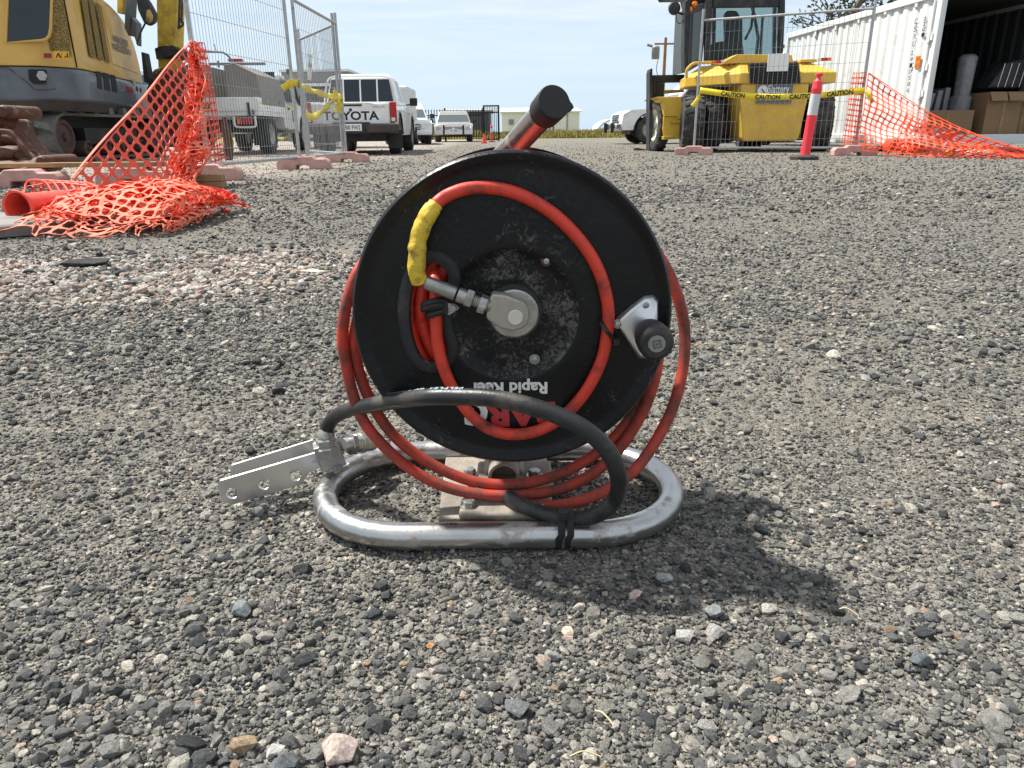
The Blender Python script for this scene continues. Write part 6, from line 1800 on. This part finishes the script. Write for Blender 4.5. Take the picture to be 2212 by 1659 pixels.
fp('deck_ridge', [(1770, 552), (1775, 525), (1925, 520), (1930, 546)], YF + .3, (0, .6, 0), m_yel2)
gr = fp('radiator_grille', [(1318, 556), (1762, 550), (1778, 735), (1332, 738)], YF - .05, (0, .10, 0), m_blk2)
mb = MB()
for k in range(10):
    y = 566 + k * 17; mb.pprism([z4(1322 + k * 1.2, y), z4(1766 + k * 1.2, y - 4), z4(1766 + k * 1.2, y + 4), z4(1322 + k * 1.2, y + 8)], YF - .08, (0, .04, .01))
B('grille_slat', mb, m_blk, gr, smooth=0, kind='stuff')
fp('notice_board', [(1492, 476), (1676, 471), (1665, 628), (1478, 632)], YF - .14, (0, .012, 0), m_paper, 0)
sn = fp('sign_board', [(1392, 746), (1710, 742), (1694, 914), (1380, 916)], YF - .03, (0, .02, 0), m_sign, 0)
mb = MB(); o1, o2 = U(*z4(1484, 826), YF - .034), U(*z4(1672, 822), YF - .034); put_text(mb, 'Slattery', o1, o2 - o1, (0, 0, 1), .15, (o2 - o1).length, bold=.01)
c = U(*z4(1442, 806), YF - .034); mb.lathe([(.0, 0), (.10, 0)], c, (0, -1, 0), 20, cap=False)
B('lettering', mb, m_print_w, sn, smooth=0, recalc=False, kind='stuff')
mb = MB(); mb.pprism([z4(1424, 790), z4(1436, 784), z4(1464, 820), z4(1452, 828)], YF - .037, (0, .001, 0)); B('emblem_bar', mb, m_sign, sn, smooth=0)
for q, mm in (([(986, 536), (1025, 533), (1028, 562), (986, 562)], m_ambl), ([(1028, 533), (1072, 532), (1072, 562), (1028, 562)], m_redl), ([(1074, 532), (1098, 532), (1098, 560), (1074, 561)], m_whl), ([(1926, 514), (1960, 512), (1960, 540), (1926, 542)], m_whl), ([(1962, 511), (2016, 508), (2016, 537), (1962, 540)], m_redl), ([(2018, 508), (2050, 507), (2050, 536), (2018, 537)], m_ambl)):
    fp('tail_lamp', q, YF + .25, (0, .08, 0), mm, .006)
# cab
CY = YF + 1.0
fp('cab_post', [(942, -160), (1002, -160), (980, 520), (968, 560), (930, 560)], CY, (0, .14, 0), m_slate if False else m_blk2)
fp('cab_post', [(1592, -160), (1642, -160), (1640, 100), (1622, 470), (1585, 470), (1590, 100)], CY, (0, .14, 0), m_blk2)
fp('roof_beam', [(1002, -60), (1592, -60), (1592, 58), (1002, 66)], CY + .02, (0, .12, 0), m_blk2)
fp('cab_roof', [(900, -190), (1660, -190), (1650, -140), (930, -130)], CY - .1, (-.5, 1.9, 0), m_blk2)
fp('rear_window', [(1000, 62), (1592, 56), (1585, 480), (980, 520)], CY + .05, (0, .012, 0), glass('cab_glass', (.10, .12, .125), .12), 0)
fp('front_window', [(1015, 40), (1560, 40), (1555, 560), (1010, 560)], CY + 1.7, (0, .012, 0), glass('cab_glass2', (.10, .12, .125), .10), 0)
for q in ([(1000, 40), (1030, 40), (1022, 620), (992, 620)], [(1540, 40), (1568, 40), (1560, 620), (1535, 620)], [(1240, 160), (1262, 160), (1262, 560), (1240, 560)]):
    fp('front_post', q, CY + 1.6, (0, .1, 0), m_blk2)
fp('seat', [(988, 560), (1000, 380), (1070, 365), (1240, 360), (1270, 380), (1285, 560)], CY + .55, (0, .25, 0), m_slatedk, .04)
fp('backrest', [(1110, 372), (1105, 130), (1130, 90), (1215, 92), (1240, 130), (1240, 372)], CY + .62, (0, .16, 0), m_blk, .04)
mb = MB(); mb.tube([U(*z4(*q), CY + 1.3) for q in ((1285, 350), (1340, 240), (1360, 60))], .028, 8); mb.tube([U(*z4(*q), CY + 1.5) for q in ((1330, -20), (1370, 160), (1400, 330), (1385, 480))], .035, 8); mb.tube([U(*z4(*q), CY + 1.5) for q in ((1440, 150), (1420, 480))], .03, 8); B('mast_chain', mb, m_blk, fk, smooth=40)
sidep = fp('cab_side', [(800, 60), (938, 20), (928, 300), (905, 560), (770, 640), (780, 420)], CY + .15, (-.10, .9, 0), M('pale_cab_frame', (.075, .088, .086), .5, var=.06), .012)
fp('side_window', [(826, 120), (915, 85), (902, 330), (880, 520), (806, 560), (816, 330)], CY + .12, (0, .02, 0), m_glassws, .02, parent=sidep)
fp('mast_side', [(758, 10), (800, -20), (800, 90), (770, 620), (752, 640), (745, 480)], CY + .05, (0, .3, 0), m_blk2)
fp('roof_edge', [(760, -60), (830, -80), (940, 0), (935, 30), (815, 95), (790, 60)], CY + .25, (0, .6, 0), m_blk2)
mb = MB(); mb.lathe([(0, -.02), (.12, .0), (.11, .06), (0, .09)], U(*z4(655, 75), CY + .2), (.2, -1, 0), 18); B('mirror', mb, m_blk, fk, smooth=50)
mb = MB(); mb.tube(spline([U(*z4(672, 102), CY + .22), U(*z4(720, 122), CY + .25), U(*z4(770, 130), CY + .3)], 5), .02, 8); mb.tube(spline([U(*z4(672, 110), CY + .22), U(*z4(680, 190), CY + .2), U(*z4(715, 205), CY + .22), U(*z4(750, 140), CY + .3)], 6), .008, 6); B('mirror_arm', mb, m_blk, fk, smooth=40)
for q in ((835, 45), (792, 92)):
    mb = MB(); mb.lathe([(.055, 0), (.06, .03), (.04, .08), (0, .09)], U(*z4(*q), CY + .15), (0, -1, .3), 16); B('beacon', mb, m_ambl, fk, smooth=40)
mb = MB(); mb.tube(spline([U(*z4(*q), YF + .8) for q in ((768, 690), (765, 650), (775, 610), (830, 562), (900, 556), (975, 552))], 5), .028, 8); B('handrail', mb, m_yel2, fk, smooth=40)
# mast, forks
MY = YF + 2.3
fp('mast_rail', [(440, 640), (450, 605), (466, 605), (466, 1365), (436, 1362)], MY - .6, (0, .4, 0), m_blk2)
fp('mast_rail', [(466, 700), (500, 700), (500, 920), (475, 940), (466, 980)], MY - .4, (0, .3, 0), m_blk2)
fp('mast_crossbar', [(466, 664), (750, 660), (745, 724), (466, 728)], MY - .3, (0, .3, 0), m_blk2)
fp('carriage', [(495, 728), (572, 728), (566, 850), (500, 872)], MY - .35, (0, .3, 0), m_blk2)
fp('crossbar', [(560, 795), (745, 792), (745, 815), (560, 830)], MY + .3, (0, .1, 0), m_yelrust)
fp('fork', [(296, 1312), (330, 1308), (440, 1330), (440, 1345), (300, 1325)], MY - .1, (.05, .3, 0), m_brown)
fp('fender', [(505, 858), (720, 853), (726, 930), (722, 1050), (690, 1060), (680, 1030), (570, 1030), (552, 910), (535, 905), (532, 878)], YF + .92, (0, 1.5, 0), m_yel2)
fp('step_plate', [(565, 1032), (680, 1032), (690, 1060), (725, 1050), (720, 1200), (700, 1230), (570, 1232), (556, 1150)], YF + .95, (0, 1.2, 0), m_yel2)
fp('step', [(562, 1205), (716, 1200), (714, 1228), (565, 1238)], YF + .85, (0, .5, 0), m_yelrust)
fp('bracket', [(620, 1070), (720, 1060), (720, 1090), (622, 1088)], YF + .88, (0, .1, 0), m_yelrust)
fp('chassis', [(905, 800), (1260, 760), (1262, 1240), (1000, 1270), (905, 1180)], YF + .9, (0, 1.6, 0), m_blk2)
fp('chassis', [(1740, 740), (1880, 740), (1880, 1240), (1740, 1245)], YF + .9, (0, 1.2, 0), m_blk2)
fp('axle', [(900, 1120), (1900, 1110), (1900, 1190), (900, 1200)], YF + .8, (0, .3, 0), m_slatedk)
def fwheel(px, py, Y, R, w, side, steer, lugs=22, rimmat=None):
    c = U(*z4(px, py), Y); c = INV[fk] @ c
    return add_wheel(fk, c.x, c.y, R, w, rimmat or m_cream, side, lugs=lugs, steer=steer, z=R - .01, hub=.58)
fwheel(512, 1140, YF + 1.55, .53, .22, -1, math.radians(4), 20)
fwheel(812, 1110, YF + .45, .52, .40, -1, math.radians(-9), 20, m_grey)
fwheel(960, 1110, YF + .85, .52, .34, -1, math.radians(2), 20, m_grey)
fwheel(1930, 1110, YF + .45, .54, .42, 1, math.radians(-14), 20)
fwheel(1330, 1140, YF + 2.2, .60, .40, 1, 0, 20, m_grey)

# white work truck behind the forklift
wv = thing('work_truck', 'white truck cab with amber beacon showing between the forklift and the container', 'truck', U(1732, 300, 19.5))
wv.location.z = 0; INV[wv] = Matrix.Translation(wv.location).inverted()
def wp(nm, poly, Y, d, mat, bev=.02): 
    mb = MB(); mb.pprism([z4(*q) for q in poly], Y, d); return B(nm, mb, mat, wv, smooth=0, bev=bev)
wp('cab', [(1640, 450), (1700, 430), (1850, 425), (1880, 520), (1880, 1180), (1640, 1180)], 19.5, (0, 2.2, 0), m_white, .05)
wp('rear_light', [(1622, 395), (1655, 392), (1658, 425), (1622, 425)], 19.4, (0, .1, 0), m_redl)
wp('lamp_bar', [(1655, 398), (1790, 408), (1790, 424), (1655, 420)], 19.45, (0, .1, 0), m_blk)
wp('beacon', [(1758, 365), (1790, 362), (1792, 400), (1758, 402)], 19.4, (0, .15, 0), m_ambl)
wp('underbody', [(1650, 1180), (1870, 1180), (1860, 1260), (1650, 1260)], 19.7, (0, 1.8, 0), m_blk2)
for sd, xx in ((-1, -.55), (1, .7)):
    add_wheel(wv, xx, 1.2, .45, .25, m_rim, sd)

# ------------------------------------------------------------------ container
CL = 5.7; CWd = 2.35; CH = 2.50; NS = V((6.93, 12.85, 0))
cdir = V((-.42, 5.6, 0)).normalized(); crz = math.atan2(-cdir.x, cdir.y)
ct = thing('shipping_container', 'white corrugated shipping container standing open at its near end', 'container', NS, crz)
CMt = Matrix.Translation(NS) @ Matrix.Rotation(crz, 4, 'Z')
zb = .14
def corr(x, sgn, nm, mat):
    """trapezoid corrugation along y"""
    pts = []; y = .16; P_ = .278
    while y < CL - .2:
        pts += [(y, 0), (y + .07, 0), (y + .125, -.026), (y + .195, -.026), (y + .25, 0)]; y += P_
    mb = MB()
    pts = [(yy, d) for yy, d in pts if yy < CL - .1] + [(CL - .1, 0)]
    for d0 in (0,):
        lo = [V((x + sgn * d, yy, zb + .16)) for yy, d in pts]; hi = [V((x + sgn * d, yy, CH - .10)) for yy, d in pts]
        mb.add(lo + hi, [(i, i + 1, len(lo) + i + 1, len(lo) + i) for i in range(len(lo) - 1)])
    return B(nm, mb, mat, ct, local=True, smooth=0, recalc=False, solid=.004)
corr(-.0, -1, 'side_wall', m_cont)
corr(CWd - .0, 1, 'side_wall', m_cont)
for (x, y) in ((.02, .07), (CWd - .02, .07), (.02, CL - .07), (CWd - .02, CL - .07)):
    mb = MB(); mb.box((x, y, (zb + CH) / 2), (.13, .14, CH - zb)); B('corner_post', mb, m_cont, ct, local=True, smooth=0, bev=.008)
for x in (.0, CWd):
    for z in (zb + .08, CH - .05):
        mb = MB(); mb.box((x, CL / 2, z), (.07, CL - .28, .16 if z < 1 else .11)); B('side_rail', mb, m_cont, ct, local=True, smooth=0, bev=.006)
for y in (.05, CL - .05):
    for z in (zb + .08, CH - .06):
        mb = MB(); mb.box((CWd / 2, y, z), (CWd - .16, .10, .15 if z < 1 else .12)); B('end_rail', mb, m_cont, ct, local=True, smooth=0, bev=.006)
mb = MB(); mb.box((CWd / 2, CL / 2, CH + .0), (CWd, CL, .03)); B('roof', mb, m_cont, ct, local=True, smooth=0)
mb = MB(); mb.box((CWd / 2, CL - .08, (zb + CH) / 2), (CWd - .2, .04, CH - zb - .2)); B('end_wall', mb, m_cont_shaded, ct, local=True, smooth=0)
mb = MB(); mb.box((CWd / 2, CL / 2, zb + .13), (CWd - .12, CL - .1, .04)); B('floor', mb, m_timber, ct, local=True, smooth=0)
# inner lining of the white container, the shade inside put into its dark colour
m_in = m_cont_shaded
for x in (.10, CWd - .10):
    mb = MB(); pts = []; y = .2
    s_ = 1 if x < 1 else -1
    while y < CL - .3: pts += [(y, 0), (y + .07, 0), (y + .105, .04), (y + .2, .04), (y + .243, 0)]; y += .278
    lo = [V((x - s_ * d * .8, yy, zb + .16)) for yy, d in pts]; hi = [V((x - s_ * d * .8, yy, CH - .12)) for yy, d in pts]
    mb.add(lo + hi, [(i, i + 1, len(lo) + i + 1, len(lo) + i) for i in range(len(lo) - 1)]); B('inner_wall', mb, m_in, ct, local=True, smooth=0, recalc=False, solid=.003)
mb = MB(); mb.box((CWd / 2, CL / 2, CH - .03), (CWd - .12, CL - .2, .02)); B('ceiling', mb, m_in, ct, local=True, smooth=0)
# vents, lettering, placards on the side wall; lock rod
def cpl_(zx, zy, off=0.0): return INV[ct] @ onplane(*z5(zx, zy), CMt @ V((-.004 - off, 0, 1)), CMt.to_3x3() @ V((-1, 0, 0)))
for q in ((1270, 30), (995, 100), (757, 180), (553, 240), (372, 295)):
    p = cpl_(*q); mb = MB(); mb.loft([[V((p.x, p.y - .04, p.z + .10)), V((p.x, p.y + .04, p.z + .10)), V((p.x, p.y + .04, p.z - .08)), V((p.x, p.y - .04, p.z - .08))], [V((p.x - .018, p.y - .03, p.z + .08)), V((p.x - .018, p.y + .03, p.z + .08)), V((p.x - .024, p.y + .03, p.z - .05)), V((p.x - .024, p.y - .03, p.z - .05))]]); B('vent', mb, m_cont, ct, local=True, smooth=0)
mb = MB()
def vtext(s, a, b, h):
    p, q = cpl_(*a, .002), cpl_(*b, .002); n = len(s)
    for i, chh in enumerate(s):
        if chh == ' ': continue
        c = p.lerp(q, (i + .5) / n); put_text(mb, chh, c + V((-.004, 0, 0)), (0, -1, 0), (0, 0, 1), abs(p.z - q.z) / n * .70, h, bold=.0, center=True)
vtext('CSXU', (1262, 155), (1238, 420), .085)
vtext('2410586', (1228, 440), (1186, 825), .075)
vtext('22G1', (1340, 140), (1316, 330), .08)
p = cpl_(1340, 150, .002)
B('container_number', mb, m_print_k, ct, local=True, smooth=0, recalc=False, kind='stuff')
a, b = cpl_(1280, 495), cpl_(1270, 600)
mb = MB(); mb.box((-.012, (a.y + b.y) / 2, (a.z + b.z) / 2), (.008, .13, abs(a.z - b.z))); pc_ = B('height_placard', mb, m_ambl, ct, local=True, smooth=0)
mb = MB()
for dz in (.05, -.05): put_text(mb, '2.5', (-.0165, (a.y + b.y) / 2, (a.z + b.z) / 2 + dz), (0, -1, 0), (0, 0, 1), .05, .10, bold=.02, center=True)
B('lettering', mb, m_print_k, pc_, local=True, smooth=0, recalc=False, kind='stuff')
# door leaf swung back along the side, with its lock rod and hinges
mb = MB()
pr_ = [cpl_(1395, 545, .05), cpl_(1385, 620, .05), cpl_(1360, 780, .05), cpl_(1335, 900, .05), cpl_(1325, 1180, .05)]
mb.rod((-.06, .10, zb + .2), (-.06, .10, CH - .15), .02, 8)
for z in (.45, .95, 1.35, 1.8): mb.box((-.06, .10, z), (.06, .07, .16)); mb.box((-.055, .03, z), (.05, .05, .10))
B('lock_rod', mb, m_cont, ct, local=True, smooth=30)
mb = MB(); mb.box((-.035, -.03, (zb + CH) / 2), (.05, .10, CH - zb - .12)); B('door_edge', mb, m_cont, ct, local=True, smooth=0, bev=.01)
# goods inside, each on the container floor
def cin(x, y, z=0): return CMt @ V((x, y, zb + .15 + z))
def cbox(nm, label, cat, x, y, z, w, d, h, mat, group=None, flaps=False):
    o = cin(x, y, z); t = thing(nm, label, cat, o, crz, group)
    mb = MB(); mb.box((0, 0, h / 2), (w, d, h)); B('box', mb, mat, t, local=True, smooth=0, bev=.008)
    mb = MB(); mb.box((0, -d / 2 - .004, h / 2), (.05, .004, h * .98)); B('seam', mb, m_timber, t, local=True, smooth=0)
    if flaps:
        for sd in (-1, 1):
            mb = MB(); mb.box((sd * w * .26, -d / 2 - .05, h - .07), (w * .46, .012, .17), Matrix.Rotation(-.55, 3, 'X')); B('flap', mb, mat, t, local=True, smooth=0)
    return t
cbox('cardboard_box', 'low wide cardboard box just inside the container doorway', 'box', .62, .55, 0, .95, .5, .40, m_card, 'cardboard boxes in the container')
cbox('cardboard_box', 'tall brown cardboard box with open flaps beside the plastic roll', 'box', 1.55, .52, 0, .62, .6, .68, m_card, 'cardboard boxes in the container', True)
cbox('cardboard_box', 'tall brown cardboard box next to the open-flapped one, deeper at the container edge', 'box', 2.0, .62, 0, .48, .6, .66, m_card, 'cardboard boxes in the container', True)
mb = MB(); o = cin(1.02, .62); 
t = thing('plastic_roll', 'tall roll of crinkled clear plastic sheet standing inside the container', 'roll', o, crz)
mb.loft([[V((math.cos(2 * math.pi * k / 24) * r_ * (1 + .12 * noise.noise(V((k * .9, z * 3, 1)))), math.sin(2 * math.pi * k / 24) * r_, z)) for k in range(24)] for z, r_ in ((0, .15), (.3, .16), (.62, .17), (.64, .13), (.95, .14), (1.25, .15), (1.3, .10))]); B('roll', mb, m_plasticw, t, local=True, smooth=60)
ch0 = None
for i, lab in enumerate(('upright grey panel nearest the container doorpost in the row behind the low box', 'second upright grey panel from the doorpost behind the low box', 'wide upright grey panel third from the doorpost behind the low box', 'last upright grey panel in the row, beside the plastic roll')):
    o = cin(.36 + i * .16, .95, 0); mb = MB(); mb.box(o + V((0, 0, .33 + .02 * i)), (.09, .5, .66 + .04 * i), Matrix.Rotation(.08 * (3 - i), 3, 'Y')); solo('grey_panel', mb, M('grey_board', (.20, .21, .23), .6) if i == 0 else bpy.data.materials['grey_board'], lab, 'panel', o, group='upright panels in the container', smooth=0, bev=.01)
o = cin(1.78, .75, .67); t = thing('striped_bundle', 'black bundle with white stripes lying on the cardboard boxes in the container', 'bundle', o, crz)
mb = MB(); mb.loft([[V((-.38, -.25, .08)), V((.40, -.25, .08)), V((.40, .25, .08)), V((-.38, .25, .08))], [V((-.10, -.22, .50)), V((.40, -.22, .60)), V((.40, .22, .60)), V((-.10, .22, .50))]]); B('bundle', mb, m_blk, t, local=True, smooth=0, bev=.05, seg=3)
for k in range(5):
    mb = MB(); x0 = -.22 + k * .13; mb.tube([V((x0, -.262, .10)), V((x0 + .04, -.25, .3)), V((x0 + .075, -.235, .48))], .006, 6); B('stripe', mb, m_white, t, local=True, smooth=30)
o = cin(2.16, .45, .66); t = thing('storage_tub', 'purple plastic storage tub with a red lid on the boxes in the container', 'tub', o, crz)
mb = MB(); mb.box((0, 0, .16), (.26, .3, .30)); B('tub', mb, plain('purple_tub', (.12, .06, .14), .4), t, local=True, smooth=0, bev=.02)
mb = MB(); mb.box((0, 0, .33), (.28, .32, .04)); B('lid', mb, m_redl, t, local=True, smooth=0, bev=.01)
mb = MB(); q0 = CMt @ V((.12, .35, 1.62)); mb.box(q0, (.10, .03, .16)); solo('green_tag', mb, plain('teal', (.05, .22, .18), .5), 'small teal tag hanging inside the container beside the doorpost', 'tag', q0 - V((0, 0, .08)), smooth=0)

# ------------------------------------------------------------------ tree behind the container
tr = thing('tree', 'sparse tree with tufted dark leaves behind the white container', 'tree', (9.6, 23.0, 0))
mb = MB(); mb.tube(spline([V((9.6, 23, 0)), V((9.5, 23, 1.6)), V((9.7, 23, 3.0)), V((10.2, 23, 4.2))], 6), [.16 - .0045 * i for i in range(19)], 10); B('trunk', mb, m_bark, tr, smooth=50)
lv = MB(); brm = MB()
tips = [(1762, 10), (1772, 0), (1790, 20), (1800, 40), (1812, 28), (1822, 45), (1835, 12), (1842, 30), (1850, 42), (1862, 15), (1870, 30), (1880, 22), (1756, 30), (1778, 48), (1730, 36), (1740, 52), (1748, 62), (1752, 74), (1725, 48), (1815, 5), (1830, 28), (1855, 5), (1886, 8), (1800, 8), (1845, -5), (1868, -8), (1890, -4), (1905, 14), (1910, -6), (1930, 0), (1785, 34), (1826, -8)]
for i, (x, y) in enumerate(tips):
    Y = 22.2 + (i * 37 % 17) / 10.0; p = U(x, y, Y); base = V((9.8 + random.uniform(-.3, .4), 23, 3.2 + random.uniform(-.9, .4)))
    mid = base.lerp(p, .55) + V((random.uniform(-.15, .15), 0, -.15))
    brm.tube(spline([base, mid, p], 5), .016, 5)
    for k in range(16 if x > 1800 else 9):
        d = V((random.gauss(0, 1), random.gauss(0, 1), random.gauss(.4, .8))).normalized(); s = random.uniform(.10, .22); sd = d.cross(V((.3, .5, .7))).normalized() * .03
        q = p + d * .03 + V((random.uniform(-.12, .12), random.uniform(-.2, .2), random.uniform(-.08, .08)))
        lv.add([q, q + d * s * .6 + sd, q + d * s, q + d * s * .6 - sd], [(0, 1, 2, 3)])
B('branch', brm, m_bark, tr, smooth=40, kind='stuff')
B('crown', lv, m_leaf, tr, smooth=0, recalc=False, kind='stuff')
